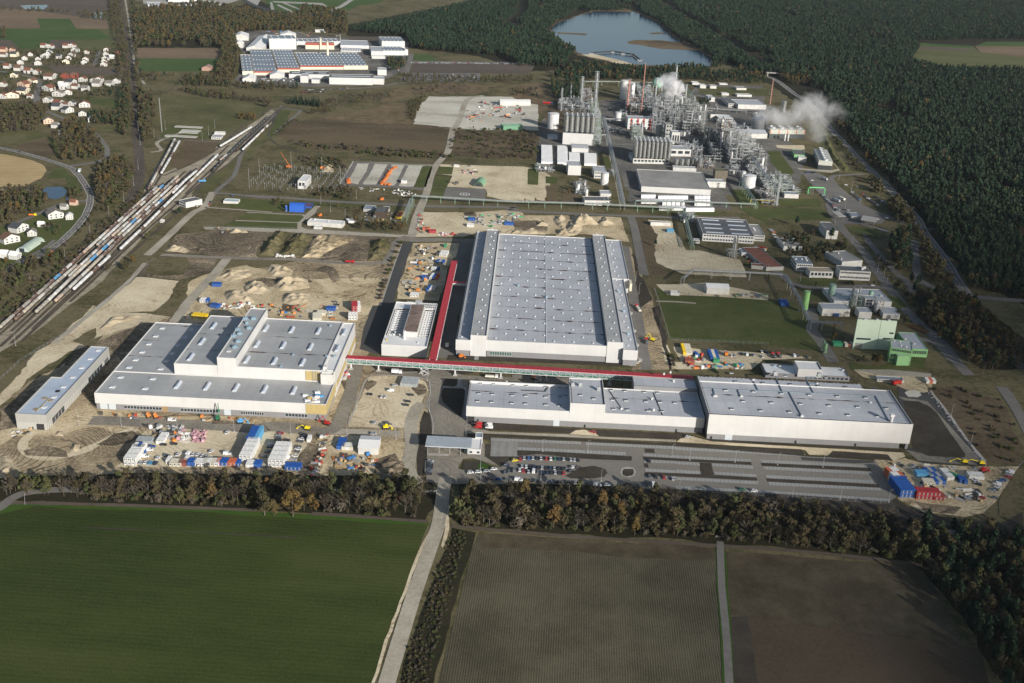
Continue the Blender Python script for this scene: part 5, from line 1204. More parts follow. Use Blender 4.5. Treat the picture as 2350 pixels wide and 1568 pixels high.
drain(E_,-33,36,at(15,900,468,12).y,11.52,81,.5);drain(E_,61.5,129,at(15,2000,525,12).y,11.52,82,.5)
clips(E_,[(-33.7,667,0),(-33.7,705,0)],12.22,1.9,.28);clips(E_,[(-33.5,666.7,0),(36,666.7,0)],11.5,2.4,.25)
clips(E_,[(38,666.8,0),(60,666.8,0),(60,705,0)],18.1,1.9,.3);clips(E_,[(38,667,0),(38,705,0)],18.1,1.9,.3);clips(E_,[(85,707.3,0),(129,707.3,0)],14.3,2.2,.25)
mb=MB();mb.box(-34.5,36,704.2,705.3,11.5,13.3);mb.build('parapet_wall',m_edge,E_)
mb=MB();mb.tube((66,703,11.6),(74,672,11.6),.3,4);mb.tube((98,703,11.6),(101,668,11.6),.3,4);mb.tube((3,696,11.8),(20,696,11.8),.35,4);mb.tube((20,696,11.8),(22,704,11.8),.35,4);mb.build('cable_tray',m_dark,E_)
for(a,b)in((440,505),):p0=at(15,a,700,2);p1=at(15,b,700,2);mb=MB();mb.box(p0.x,p1.x,666.15,666.29,0,4.2);mb.build('doorway',m_dark,E_)
p0=at(15,1227,740,2).x;mb=MB();mb.box(p0,p0+4.2,666.15,666.29,0,4.4);mb.build('roller_door',m_door,E_)
for x in(1515,530,2342):p0=at(15,x,765,1).x;mb=MB();mb.box(p0-.6,p0+.6,666.1,666.28,0,2.2);mb.build('door',m_dark,E_)
F2=thing('far_east_hall','tallest long white hall with duct lines across its roof, right end of the row','factory hall')
block(F2,131,268,657.5,719,0,19.4,w_white,r_mem,plinth=None,name='wall')if 0 else None
mb=MB();ring(mb,131,269.3,657.6,711,4.4,19.4);mb.box(131.45,268.8,658.1,710.5,4.4,4.5);mb.box(131,250,711.003,720.5,4.4,18.6);mb.build('wall',w_white,F2)
mb=MB();mb.box(131.45,268.85,658.05,710.55,18.3,18.7);mb.box(131.6,249.6,711.2,720.2,18.603,18.65);mb.build('roof',r_mem,F2)
mb=MB();mb.box(131.4,263,658.4,719.8,0,4.397);mb.box(267,268.8,658.0,661,0,4.397);mb.box(267.4,268.8,680,710,0,4.397);mb.build('plinth',w_grey,F2)
mb=MB();mb.box(130.97,131.0,657.6,720,4.4,19.3);mb.build('side_cladding',w_grey,F2)
ZT=18.7
for(x,y)in((512,288),(552,368),(460,447),(805,380),(715,460),(620,547),(517,619),(1057,394),(972,476),(880,560),(782,633),(1310,407),(1228,490),(1148,572),(1047,646),(1563,420),(1485,503),(1408,587),(1582,674),(1818,432),(1745,515),(1670,600),(1932,613),(1853,686),(1007,315),(1380,330),(1322,660)):
 p=at(16,x,y,19);sky4(F2,p.x,p.y,ZT if p.y<711 else 18.65,2.7)
def duct_line(*pp):
 v=[at(16,x,y,19)for(x,y)in pp];mb=MB();mb.path([(p.x,p.y,ZT+.25)for p in v],.42,4);mb.build('cable_tray',P('tray_dark',(.15,.19,.23),.5),F2)
duct_line((250,430),(700,450),(1270,475),(1835,503),(1960,735));duct_line((715,365),(755,445));duct_line((918,325),(978,458));duct_line((1190,330),(1265,470));duct_line((345,435),(360,500));duct_line((570,443),(595,505))
duct_line((1042,468),(1160,690));duct_line((1225,390),(1310,388));duct_line((1190,328),(1290,330))
for k,(x,y,s,h)in enumerate(((915,310,3,3.2),(1315,325,3,3.2),(1160,690,2,1.2),(365,502,3,.8),(605,507,2,.8),(1300,388,2,.6),(715,355,2,.8),(1790,563,1.5,.8))):
 p=at(16,x,y,19);hvac(F2,p.x,p.y,ZT,s,h,m_metal if h>2 else m_edge)
p=at(16,1978,735,19);mb=MB();mb.cyl(p.x,p.y,ZT,ZT+4.2,1.1,n=12);mb.box(p.x-1.4,p.x+1.4,p.y-1.4,p.y+1.4,ZT+4.2,ZT+6);mb.build('exhaust_stack',m_edge,F2)
drain(F2,133,249,at(16,700,342,19).y,18.72,91,.3);drain(F2,133,268,at(16,1000,515,19).y,18.72,92,.55);drain(F2,133,240,at(16,700,330,19).y,18.72,93,.4)
clips(F2,[(132,659,0),(132,710,0)],18.7,2.1,.3);clips(F2,[(268.4,659,0),(268.4,710,0)],19.42,1.8,.3);clips(F2,[(132,719.5,0),(249,719.5,0)],18.65,3,.3)
mb=MB();mb.box(131.2,269.2,657.7,658.2,19.403,19.6);mb.box(250.2,269,710.2,711,19.403,19.9);mb.build('parapet_cap',m_dark,F2)
p0=at(16,452,880,2).x;mb=MB();mb.box(p0,p0+5,658.2,658.38,0,4.3);mb.build('roller_door',m_door,F2)
for x in(330,1090,1620):p0=at(16,x,900,1).x;mb=MB();mb.box(p0-.6,p0+.6,658.15,658.37,0,2.2);mb.build('door',m_dark,F2)
# workers on that roof
BB=thing('rear_office','low flat-roofed building with raised white block behind the far east hall','building')
block(BB,191.5,256.5,764,782,0,4.2,w_grey,r_white);block(BB,215.5,234,762,777,3,10,w_white,r_white,name='raised_block')
for k in range(11):x=at(16,1190+k*39,303,2).x;mb=MB();mb.box(x-1.1,x+1.1,763.9,763.995,1.2,3,bottom=True);mb.build('window',m_glass,BB)
for(x,y)in((960,222),(1540,258),(910,215)):p=at(16,x,y,5);hvac(BB,p.x,p.y,3.5,2,1.2,m_edge if x!=910 else m_duct)
clips(BB,[(192.2,764.6,0),(215,764.6,0)],3.5,2);clips(BB,[(216.5,763,0),(233,763,0),(233,776,0)],9.3,1.9);clips(BB,[(255.9,765,0),(255.9,781,0)],4.2,1.9);clips(BB,[(235,781,0),(255,781,0)],4.2,1.9)
# == red roofed bridges
def truss(name,label,a,b,zb,zt,wd,roofm):
 """covered conveyor bridge from a to b: roof, deck, truss members, glazed sides"""
 a=Vector(a);b=Vector(b);L_=(b-a).length;ang=math.atan2(b.y-a.y,b.x-a.x);t=thing(name,label,'conveyor bridge',(a.x,a.y,0),ang);h=wd/2
 mb=MB();mb.box(0,L_,-h-.3,h+.3,zt,zt+.45,bottom=True)
 for k in range(int(L_/3)):mb.box(k*3,k*3+.12,-h-.32,h+.32,zt+.45,zt+.55)
 mb.build('roof',roofm,t)
 mb=MB();mb.box(0,L_,-h+.15,h-.15,zb,zb+.4,bottom=True);mb.build('deck',m_metal,t)
 mb=MB();mb.box(0,L_,-h+.3,-h+.36,zb+.4,zb+1.7,bottom=True);mb.box(0,L_,h-.36,h-.3,zb+.4,zb+1.7,bottom=True);mb.build('green_panel',m_green,t)
 mb=MB();mb.box(0,L_,-h+.3,-h+.36,zb+1.7,zt,bottom=True);mb.box(0,L_,h-.36,h-.3,zb+1.7,zt,bottom=True);mb.build('side_panel',P('grey_glass',(.20,.24,.25),.25),t)
 mb=MB();n=max(2,int(L_/5.0));s=L_/n
 for sy in(-h,h):
  mb.box(0,L_,sy-.16,sy+.16,zb,zb+.35,bottom=True);mb.box(0,L_,sy-.16,sy+.16,zt-.35,zt-.003,bottom=True)
  for k in range(n):
   mb.box(k*s-.14,k*s+.14,sy-.15,sy+.15,zb+.35,zt-.35)
   if k%2:mb.tube((k*s,sy,zt-.3),((k+1)*s,sy,zb+.3),.13,4)
   else:mb.tube((k*s,sy,zb+.3),((k+1)*s,sy,zt-.3),.13,4)
 mb.build('truss',m_edge,t);return t,L_
B1,L1=truss('red_bridge','long red-roofed truss bridge running between the west hall and the far east hall',(-129.6,742,0),(131,735.5,0),5.6,10,5.0,m_red)
ang=B1.rotation_euler.z
for(i,x,y)in((14,880,570),(14,1133,580),(14,1525,597),(15,333,285),(15,750,308),(15,1165,327),(15,1452,333),(15,1737,355)):
 p=G(i,x,y);d=Vector((p.x+129.6,p.y-742,0));u=d.x*math.cos(ang)+d.y*math.sin(ang)
 mb=MB();mb.box(u-.5,u+.5,-.5,.5,1.0,5.6);mb.box(u-2.2,u+2.2,-.6,.6,5.0,5.597);mb.build('pier',m_edge,B1);mb=MB();mb.box(u-1.5,u+1.5,-1.5,1.5,0,1.0);mb.build('footing',m_road,B1)
for u in(58,143,216):
 mb=MB()
 for k in range(3):mb.tube((u+4*(k%2),-3.2,k*1.9),(u+4*((k+1)%2),-3.2,(k+1)*1.9),.25,4);mb.box(u-.8+4*(k%2),u+.8+4*(k%2),-4.2,-2.4,k*1.9,k*1.9+.15)
 for q in(0,4):mb.tube((u+q,-4,0),(u+q,-4,5.6),.12,4)
 mb.build('stairs',m_edge,B1)
B2,L2=truss('red_corridor','red-roofed corridor running back from the long bridge beside the frame building',(-65.2,745.5,0),(-65.8,973,0),5.6,10.0,5.0,m_red)
for k in range(8):
 u=14+k*29;mb=MB();mb.box(u-.5,u+.5,-2.2,-1.4,0,5.6);mb.box(u-.5,u+.5,1.4,2.2,0,5.6);mb.build('pier',m_edge,B2)
mb=MB();mb.box(171,176,-16,-2.6,6.5,8.6,bottom=True);mb.build('link_bridge',m_edge,B2);mb=MB();mb.box(171,176,-16,-2.6,8.603,8.8);mb.build('link_roof',m_red,B2)
# == gatehouse canopy
CN=thing('gate_canopy','flat grey metal canopy on slim posts over the site entrance','canopy')
mb=MB();mb.box(-58,-28,616.5,630.5,6.3,6.9,bottom=True)
for k in range(40):mb.box(-58+k*.75,-57.9+k*.75,616.5,630.5,6.9,7.0)
mb.build('roof',P('canopy_metal',(.42,.46,.49),.5,var=.1),CN)
mb=MB()
for x in(-56.5,-49,-42,-35,-29.5):
 for y in(618,629):mb.tube((x,y,0),(x,y,6.3),.18,6)
mb.build('post',m_metal,CN)
GH=thing('gatehouse','small white gatehouse with two square windows at the right end of the canopy','gatehouse')
p0=G(15,412,1035);p1=G(15,560,1045);block(GH,p0.x+2,p1.x,p0.y,p0.y+15,0,4,w_white,r_white,par_h=.3)
block(GH,p1.x-4.5,p1.x+.3,p0.y+15.003,p0.y+22,0,4.8,w_white,r_blue,name='rear_wall',par_h=.3)
for x in(470,538):q=G(15,x,1020,2).x;mb=MB();mb.box(q-.9,q+.9,p0.y-.06,p0.y,1,2.4,bottom=True);mb.build('window',m_glass,GH)
mb=MB();mb.box(p0.x,p0.x+2,p0.y,p0.y+8,0,3.6);mb.build('glass_porch',m_glass,GH)
# == other buildings, surveyed from their corners
def zat(P_,i,y):
 py=OFF[i][1]+y*SCL.get(i,.25);k=(784-py)/F_
 a=P_.x*UP.x+P_.y*UP.y;b=P_.x*FW.x+P_.y*FW.y
 return(k*b-a)/(UP.z-k*FW.z)+CAMH
def wins(par,w_,h,rows,n,d=None):
 """rows of windows on the front (and on the right side when d)"""
 pb=MB();st=h/rows
 for r in range(rows):
  z0=r*st+st*.38;z1=r*st+st*.78;s=(w_-1.4)/n
  for k in range(n):pb.box(.7+k*s+s*.15,.7+(k+1)*s-s*.15,-.08,-.004,z0,z1,bottom=True)
  if d:
   q=max(2,int(n*d/w_));s=(d-1.4)/q
   for k in range(q):pb.box(-.08,-.004,.7+k*s+s*.15,.7+(k+1)*s-s*.15,z0,z1,bottom=True)
 pb.build('window',m_glass,par)
def bl(name,label,cat,i,a,b,ty,back,wall,roof,wn=None,gable=None,base=0,group=None,extra=None,side=False):
 """box building: a,b = foot of the front wall left/right, ty = picture y of its top left corner, back = depth in m or roof corner"""
 A=G(i,*a);B=G(i,*b);h=max(2.2,zat(A,i,ty));w_=(B-A).length;ang=math.atan2(B.y-A.y,B.x-A.x)
 if not isinstance(back,(int,float)):
  q=G(i,back[0],back[1],h);d=-(q.x-A.x)*math.sin(ang)+(q.y-A.y)*math.cos(ang)
 else:d=back
 d=max(3,d);t=thing(name,label,cat,(A.x,A.y,base),ang,group);KIDS[t.name]=[]
 mb=MB()
 if gable:
  g=gable;mb.prism([(0,0),(w_,0),(w_,d),(0,d)],0,h,top=False)
  if g>0: # ridge along the front
   mb.add([(0,0,h),(0,d,h),(0,d/2,h+g)],[(0,2,1)]);mb.add([(w_,0,h),(w_,d,h),(w_,d/2,h+g)],[(0,1,2)])
   rp=[(-.3,-.4,h-.1),(w_+.3,-.4,h-.1),(w_+.3,d/2,h+g+.1),(-.3,d/2,h+g+.1),(w_+.3,d+.4,h-.1),(-.3,d+.4,h-.1)]
   rf=[(0,1,2,3),(3,2,4,5)]
  else:
   g=-g;mb.add([(0,0,h),(w_,0,h),(w_/2,0,h+g)],[(0,1,2)]);mb.add([(0,d,h),(w_,d,h),(w_/2,d,h+g)],[(0,2,1)])
   rp=[(-.4,-.3,h-.1),(w_/2,-.3,h+g+.1),(w_/2,d+.3,h+g+.1),(-.4,d+.3,h-.1),(w_+.4,-.3,h-.1),(w_+.4,d+.3,h-.1)]
   rf=[(0,1,2,3),(1,4,5,2)]
  mb.build('wall',wall,t);r=MB();r.add(rp,rf);r.build('roof',roof,t)
 else:
  ring(mb,0,w_,0,d,0,h,.4);mb.build('wall',wall,t);r=MB();r.box(.4,w_-.4,.4,d-.4,h-.8,h-.4);r.build('roof',roof,t)
 if wn:wins(t,w_,h,wn[0],wn[1],d if side else None)
 if extra:extra(t,w_,d,h)
 return t
def vents(n,s=1.5,mt=None):
 def f(t,w_,d,h):
  for k in range(n):hvac(t,rnd.uniform(.12,.88)*w_,rnd.uniform(.15,.85)*d,h-.4,s*rnd.uniform(.6,1.2),s*.8,mt or m_edge)
 return f
def lights(nx,ny,w=.6):
 def f(t,w_,d,h):
  for a in range(nx):
   for b in range(ny):
    mb=MB();x=w_*(a+.5)/nx;y=d*(b+.5)/ny;lw=w_/nx*w/2;mb.box(x-lw,x+lw,y-1.2,y+1.2,h-.4,h+.1);mb.build('roof_light',m_dome,t)
 return f
def dots(nx,ny):
 def f(t,w_,d,h):
  mb=MB()
  for a in range(nx):
   for b in range(ny):x=w_*(a+.5)/nx;y=d*(b+.5)/ny;mb.box(x-1,x+1,y-1.6,y+1.6,h-.4,h+.3)
  mb.build('roof_light',m_edge,t)['kind']='stuff' if nx*ny>30 else 'thing'
 return f
def band(mat,z0,z1):
 def f(t,w_,d,h):mb=MB();mb.box(-.1,w_+.1,-.12,-.004,h*z0,h*z1,bottom=True);mb.build('red_band',mat,t)
 return f
BK='building'
p_redb=P('red_band',(.30,.07,.05),.7);p_tile=P('red_tiles',(.20,.08,.052),.9,var=.25,vs=.5);p_brn=P('brown_tiles',(.16,.09,.06),.9,var=.25,vs=.5);p_drk=P('dark_tiles',(.07,.075,.08),.6,var=.2,vs=.5);p_gryt=P('grey_tiles',(.20,.19,.17),.9,var=.25,vs=.5)
p_rustr=P('rusty_roof',(.22,.09,.06),.9,var=.3,vs=.2)
# ---- around the works road (centre right)
bl('workshop_hall','dark-roofed white workshop hall with eight rows of roof lights','hall',11,(1745,385),(2215,412),318,(1680,165),w_white,r_tar,(2,18),extra=lights(2,4,.7),side=True)
bl('workshop_annexe','low white two-storey annexe on the right of the dark-roofed workshop hall',BK,11,(2222,385),(2315,390),332,(2168,228),w_off,r_conc,(2,9),extra=vents(3))
bl('long_cabin','long low white cabin with flat dark roof on the sandy yard','cabin',11,(1272,245),(1455,250),212,6,w_off,r_conc)
bl('white_shed','small white shed beside the wide lawn','shed',11,(1455,885),(1535,890),857,6,w_off,r_white)
bl('tent_hall','white fabric tent hall above the wide lawn','tent hall',11,(1785,872),(1990,880),815,14,w_off,r_white,gable=2)
bl('grey_kiosk','light grey kiosk with pale roof beside the steel frame tower','kiosk',11,(2105,520),(2170,522),490,(2085,450),w_white,r_blue)
bl('white_cabin','small white cabin in front of the dark-roofed workshop hall','cabin',11,(1662,405),(1720,410),375,6,w_off,r_mem2,(1,4))
bl('rust_roof_store','long open store with rust-red roof beside the works road','store',12,(-20,660),(140,655),625,(-95,440),w_conc,p_rustr)
bl('open_store','open-sided store with dark red roof edge left of the rust-roofed store','store',11,(2195,640),(2360,655),608,8,w_conc,p_rustr)
bl('office_block','tall white office block with dark flat roof beside the gate','office',12,(528,365),(633,370),288,(425,205),w_off,r_tar,None,side=True)
bl('flat_office','wide low office with a worn flat roof left of the tall white office block','office',12,(140,470),(310,475),432,(85,355),w_off,r_conc,extra=vents(4))
bl('lab_building','white two-storey building with six white roof boxes',BK,12,(253,660),(402,667),592,(192,520),w_white,r_blue,(2,7),extra=vents(6,1.6),side=True)
bl('tan_roof_shop','white single-storey shop with tan roof and a red door',BK,12,(378,722),(590,728),662,13,w_off,P('tan_roof',(.36,.30,.21),.9),(1,6))
bl('canteen','tall white building with worn grey flat roof behind the window-row office',BK,12,(672,632),(860,620),575,(598,478),w_off,r_conc,extra=vents(2))
bl('window_row_office','white office with two long rows of windows and a dark roof','office',12,(648,738),(930,752),655,(622,607),w_off,r_tar,(2,22),extra=vents(2,3))
bl('plant_hall','wide pale-roofed plant hall behind the green silos','hall',12,(600,978),(1130,990),932,(500,815),w_white,r_mem2,extra=dots(6,1))
bl('plant_shed','white hall with slanting grey roof in front of the wide plant hall','hall',12,(492,1072),(745,1080),1005,(455,950),w_off,r_mem2)
bl('plant_block','white block between the slanting grey roof and the pale green building',BK,12,(828,1095),(945,1100),1035,(815,990),w_off,r_mem2)
bl('plant_annexe','low white hall with blue-grey roof at the right end of the plant','hall',12,(1050,1095),(1205,1105),1050,(1035,985),w_off,r_mem2)
bl('tall_white_block','tall narrow white block rising from the plant hall',BK,12,(878,1010),(990,1015),915,10,w_white,r_mem2,(3,3))
# pale green plant building
GB=thing('pale_green_building','tall pale green building with white roof and three roof hatches',BK,(276.8,831,0));hz=26.0
xe=G(12,1220,1165,hz).x-276.8;dd=G(12,780,1097,hz).y-831
mb=MB();ring(mb,0,xe,0,dd,0,hz);mb.build('wall',w_green,GB);mb=MB();mb.box(.4,xe-.4,.4,dd-.4,hz-.7,hz-.3);mb.build('roof',r_white,GB)
for k in range(3):hvac(GB,xe*(.2+.3*k),dd*.55,hz-.3,2.6,1.0,m_edge);mb=MB();mb.box(xe*(.33+.3*k),xe*(.33+.3*k)+.3,.4,dd-.4,hz-.3,hz-.2);mb.build('roof_seam',m_dark,GB)
for(a,b,z)in((.05,.42,8.2),(.72,.98,9.3),(.86,.97,14.5)):mb=MB();mb.box(xe*a,xe*b,-.08,-.004,z,z+1.5,bottom=True);mb.build('window',m_glass,GB)
mb=MB();mb.box(1.5,7.5,-.08,-.004,0,5);mb.build('gate',P('gate_grey',(.25,.25,.24),.6),GB);mb=MB();mb.box(xe*.6,xe*.6+.2,-.15,-.004,0,hz);mb.build('downpipe',m_steel,GB)
bl('green_wing','lower green wing with pale roof, right of the tall pale green building',BK,12,(1100,1500),(1300,1530),1360,(1045,1270),w_green2,r_mem,(3,12),extra=vents(4))
bl('green_wing','long low green wing with a band of windows, far right',BK,12,(1285,1445),(1455,1455),1372,(1215,1220),w_green2,r_mem,(1,10),extra=vents(2))
bl('green_porch','small dark green cube with sloping top in front of the green wing',BK,12,(1175,1530),(1285,1532),1440,(1165,1415),w_green2,r_mem)
bl('container_row','row of white site cabins joined under flat grey roofs east of the big halls','cabin row',16,(1850,370),(2090,385),345,(1825,312),w_off,r_blue,(1,9))
# ---- west side
bl('signal_office','white two-storey signal office with dark roof beside the tank wagons','office',5,(1645,583),(1708,606),532,(1700,468),w_off,r_tar,(2,6))
bl('trackside_hut','tiny white hut with windows beside the yard tracks','hut',5,(1467,738),(1495,740),718,5,w_off,r_white,(1,3))
bl('yard_cabin','white cabin with pale blue roof at the road bend by the yard','cabin',5,(2050,562),(2183,568),540,(2055,515),w_off,P('pale_blue_roof',(.35,.45,.50),.6))
bl('pump_house','small white pump house beside the settling basins',BK,1,(1940,1280),(2030,1282),1258,(1965,1232),w_off,r_mem2,(1,4))
bl('pump_annexe','white annexe behind the small pump house',BK,1,(1968,1240),(2065,1242),1218,8,w_off,r_white)
bl('red_barn','lone pinkish barn with grey-red gable roof in the green field','barn',1,(1852,652),(1932,655),622,22,P('pink_wall',(.35,.22,.17),.9),P('pink_roof',(.25,.17,.14),.9),gable=-3)
bl('switch_house','tall white cube-like hall beside the switchyard','hall',6,(385,428),(458,432),355,(440,297),w_white,r_white,(1,2))
bl('blue_shed','flat dark blue shed behind the arched blue hall','shed',6,(442,608),(510,610),590,14,P('blue_wall',(.03,.07,.28),.5),P('purple_roof',(.12,.07,.11),.7))
bl('long_white_store','long white store with low outbuildings beside the site road','store',6,(472,765),(790,790),728,12,w_off,r_white,extra=vents(3))
bl('outhouse','small white outhouse in front of the long white store','outhouse',6,(530,800),(605,802),780,7,w_off,r_white)
bl('workshop','cluttered workshop with blue-grey roofs','workshop',6,(985,640),(1085,645),612,16,w_conc,r_blue);bl('dark_workshop','dark timber workshop with brown-black roof','workshop',6,(1088,695),(1190,700),640,22,P('dark_wood',(.06,.045,.035),.9),r_tar)
bl('workshop_lean','small yard shed right of the workshop','shed',6,(1160,640),(1225,642),615,12,w_conc,r_blue);bl('white_store','low white store with open top left of the workshop yard','store',6,(848,748),(930,740),725,9,w_off,r_white)
bl('red_roof_hut','dark red roofed hut with a yellow front beside the pipe bridge','hut',6,(1278,700),(1330,704),682,20,P('yellow_wall',(.5,.33,.03),.6),P('dark_red',(.18,.03,.03),.6))
bl('small_cabin','white cabin with blue tarpaulin on the striped lorry park','cabin',6,(1332,380),(1383,382),350,7,w_off,r_blue)
bl('cream_cabin','lone cream cabin at the back edge of the sandy ground','cabin',6,(1815,228),(1865,230),212,5,w_off,r_white)
# ---- chemical works
bl('silo_house','white windowless base block under the left silos',BK,3,(462,835),(742,850),730,26,w_white,r_mem2)
bl('curved_roof_hall','low hall with rounded grey roof in front of the left silos','hall',3,(548,908),(700,914),868,26,w_white,r_mem2,gable=1.5,extra=vents(3))
bl('low_grey_hall','low hall with ribbed grey roof left of the left silos','hall',3,(328,792),(420,796),772,22,w_white,r_mem2)
bl('cube_hall','plain white cube hall with a grey door','hall',3,(512,1118),(630,1122),1030,26,w_white,r_mem)
bl('pump_hall','white hall with small window row beside the white tank','hall',3,(752,1148),(868,1152),1085,30,w_off,r_mem2,(2,8))
bl('low_white_hall','long low white hall beside the pipe bridge','hall',3,(665,1398),(892,1402),1350,18,w_off,r_tar);bl('upper_white_hall','short white hall behind the long low white one','hall',3,(810,1335),(908,1338),1288,16,w_off,r_mem2)
bl('warehouse','wide warehouse with weathered ribbed roof in front of the chemical works','warehouse',3,(1185,1273),(1820,1305),1222,(1140,1062),w_white,r_conc)
bl('loading_canopy','narrow loading canopy along the left side of the wide warehouse','canopy',3,(1160,1243),(1183,1245),1225,(1105,1072),w_off,r_mem)
bl('packing_house','white base under the big front silo bank',BK,3,(1110,1012),(1440,1020),966,34,w_off,r_mem2,(1,10))
bl('concrete_core','grey concrete tower behind the front silo bank, left of two','tower',3,(1328,770),(1376,772),665,14,w_conc,r_conc);bl('concrete_tower','tallest grey concrete tower behind the front silo bank, right of two','tower',3,(1400,800),(1460,802),655,14,w_conc,r_conc,(4,2))
bl('white_tower','white tower block right of the grey concrete towers','tower',3,(1457,850),(1533,852),725,14,w_off,r_mem,(1,3));bl('side_hall','white hall at the foot of the white tower block','hall',3,(1445,945),(1640,950),880,24,w_off,r_mem2,(1,3))
bl('white_kiosk','white kiosk in front of the pipework','kiosk',3,(1547,762),(1637,765),722,12,w_off,r_mem2);bl('hopper_house','white base under four small steel silos',BK,3,(1477,1078),(1690,1088),1048,10,w_off,r_mem2)
bl('furnace_house','white base below the dark brown tower',BK,3,(1790,1232),(1958,1236),1178,14,w_off,r_mem2);bl('brown_tower','dark brown open-topped tower beside the warehouse','tower',3,(1858,1180),(1970,1184),1078,14,P('brown_wall',(.15,.13,.10),.9,var=.4,vs=.3),P('moss_roof',(.10,.11,.07),.9))
bl('crane_tower','white box tower inside the right-hand pipework','tower',3,(2142,925),(2190,927),842,10,w_white,r_mem2);bl('pipe_hall','long hall with buckled pale roof behind the right-hand pipework','hall',3,(2000,780),(2340,785),735,30,w_off,r_mem2,gable=3)
def stripes(t,w_,d,h):
 for k in(0.15,.42,.66,.93):mb=MB();mb.box(w_*k-1.4,w_*k+1.4,-.1,-.004,0,h,bottom=True);mb.build('red_stripe',P('signal_red',(.48,.05,.03),.5),t)
 mb=MB()
 for r in range(3):
  for k in range(4):mb.box(w_*(.04+.25*k)+2,w_*(.04+.25*k)+6,-.14,-.11,h*(.1+.3*r),h*(.24+.3*r),bottom=True)
 mb.build('window',m_glass,t)
bl('striped_building','white building with four red vertical stripes in the middle of the works',BK,3,(1058,695),(1278,702),598,22,w_white,r_mem2,extra=stripes)
n_=0
for(a,b,ty,dp,lb)in(((1985,498),(2035,500),460,60,'white office with dark roof and window bands behind the staff cars'),((2072,512),(2330,518),470,45,'long white hall behind the staff cars'),((1890,645),(2025,650),592,26,'white laboratory with many roof ducts'),
  ((1818,620),(1880,622),560,30,'plain narrow building left of the white laboratory'),((1800,445),(1860,447),405,24,'white gabled hall beside the pines'),((1725,322),(1780,324),292,14,'small white block, front left of the four by the far lawn'),
  ((1818,325),(1875,327),297,12,'small white block, second of the four by the far lawn'),((1925,388),(1990,390),366,10,'small white block alone on the far lawn'),((1655,290),(1722,292),270,16,'grey-roofed open shelter in the far corner of the works'),
  ((2060,338),(2150,340),318,14,'buff hut row on the far lawn'),((2065,400),(2200,402),380,12,'long low hut in front of the buff hut row'),((1905,290),(1980,292),280,10,'distant low hut behind the far lawn'),((1215,0),(1216,0),0,0,'')):
 if dp:bl('works_building',lb,BK,3,a,b,ty,dp,w_off,(r_tar,r_mem2,r_white)[n_%3],(2,8)if n_ in(0,2)else None,group='buildings at the back of the chemical works');n_+=1
bl('gravel_yard_tent','long ribbed white tent hall behind the gravel yard','tent hall',3,(-110,482),(170,482),440,14,w_off,r_white,gable=1.5);bl('green_store','long low store with pale green roof on the gravel yard','store',3,(-80,705),(100,702),668,16,P('green_wall',(.12,.26,.16),.7),P('pale_green',(.28,.45,.33),.7))
bl('green_hall','green hall with dark flat roof beside the steaming coolers','hall',4,(236,968),(335,975),928,(200,878),w_green2,r_tar);bl('white_annexe','small white annexe attached to the green hall',BK,4,(275,998),(350,1002),955,9,w_off,r_mem2)
bl('compressor_house','low white box beside the compressor pipework',BK,4,(148,1328),(278,1335),1290,12,w_off,r_blue);bl('weigh_cabin','grey gate cabin under the works entrance canopy','cabin',12,(762,185),(850,190),155,16,w_conc,r_blue)
for(a,b,ty,bk,lb)in(((850,190),(990,212),175,(842,145),'large grey canopy roof over the works gate'),((650,160),(718,160),145,10,'small grey canopy roof beside the works gate')):
 A=G(12,*a,6);B=G(12,*b,6);C_=thing('entrance_canopy',lb,'canopy',(A.x,A.y,0),math.atan2(B.y-A.y,B.x-A.x));w_=(B-A).length;mb=MB();mb.box(0,w_,0,20,5.6,6.1,bottom=True);mb.build('roof',m_road,C_)
 mb=MB();[mb.tube((x,y,0),(x,y,5.6),.25,6)for x in(2,w_-2)for y in(3,17)];mb.build('post',m_steel,C_)
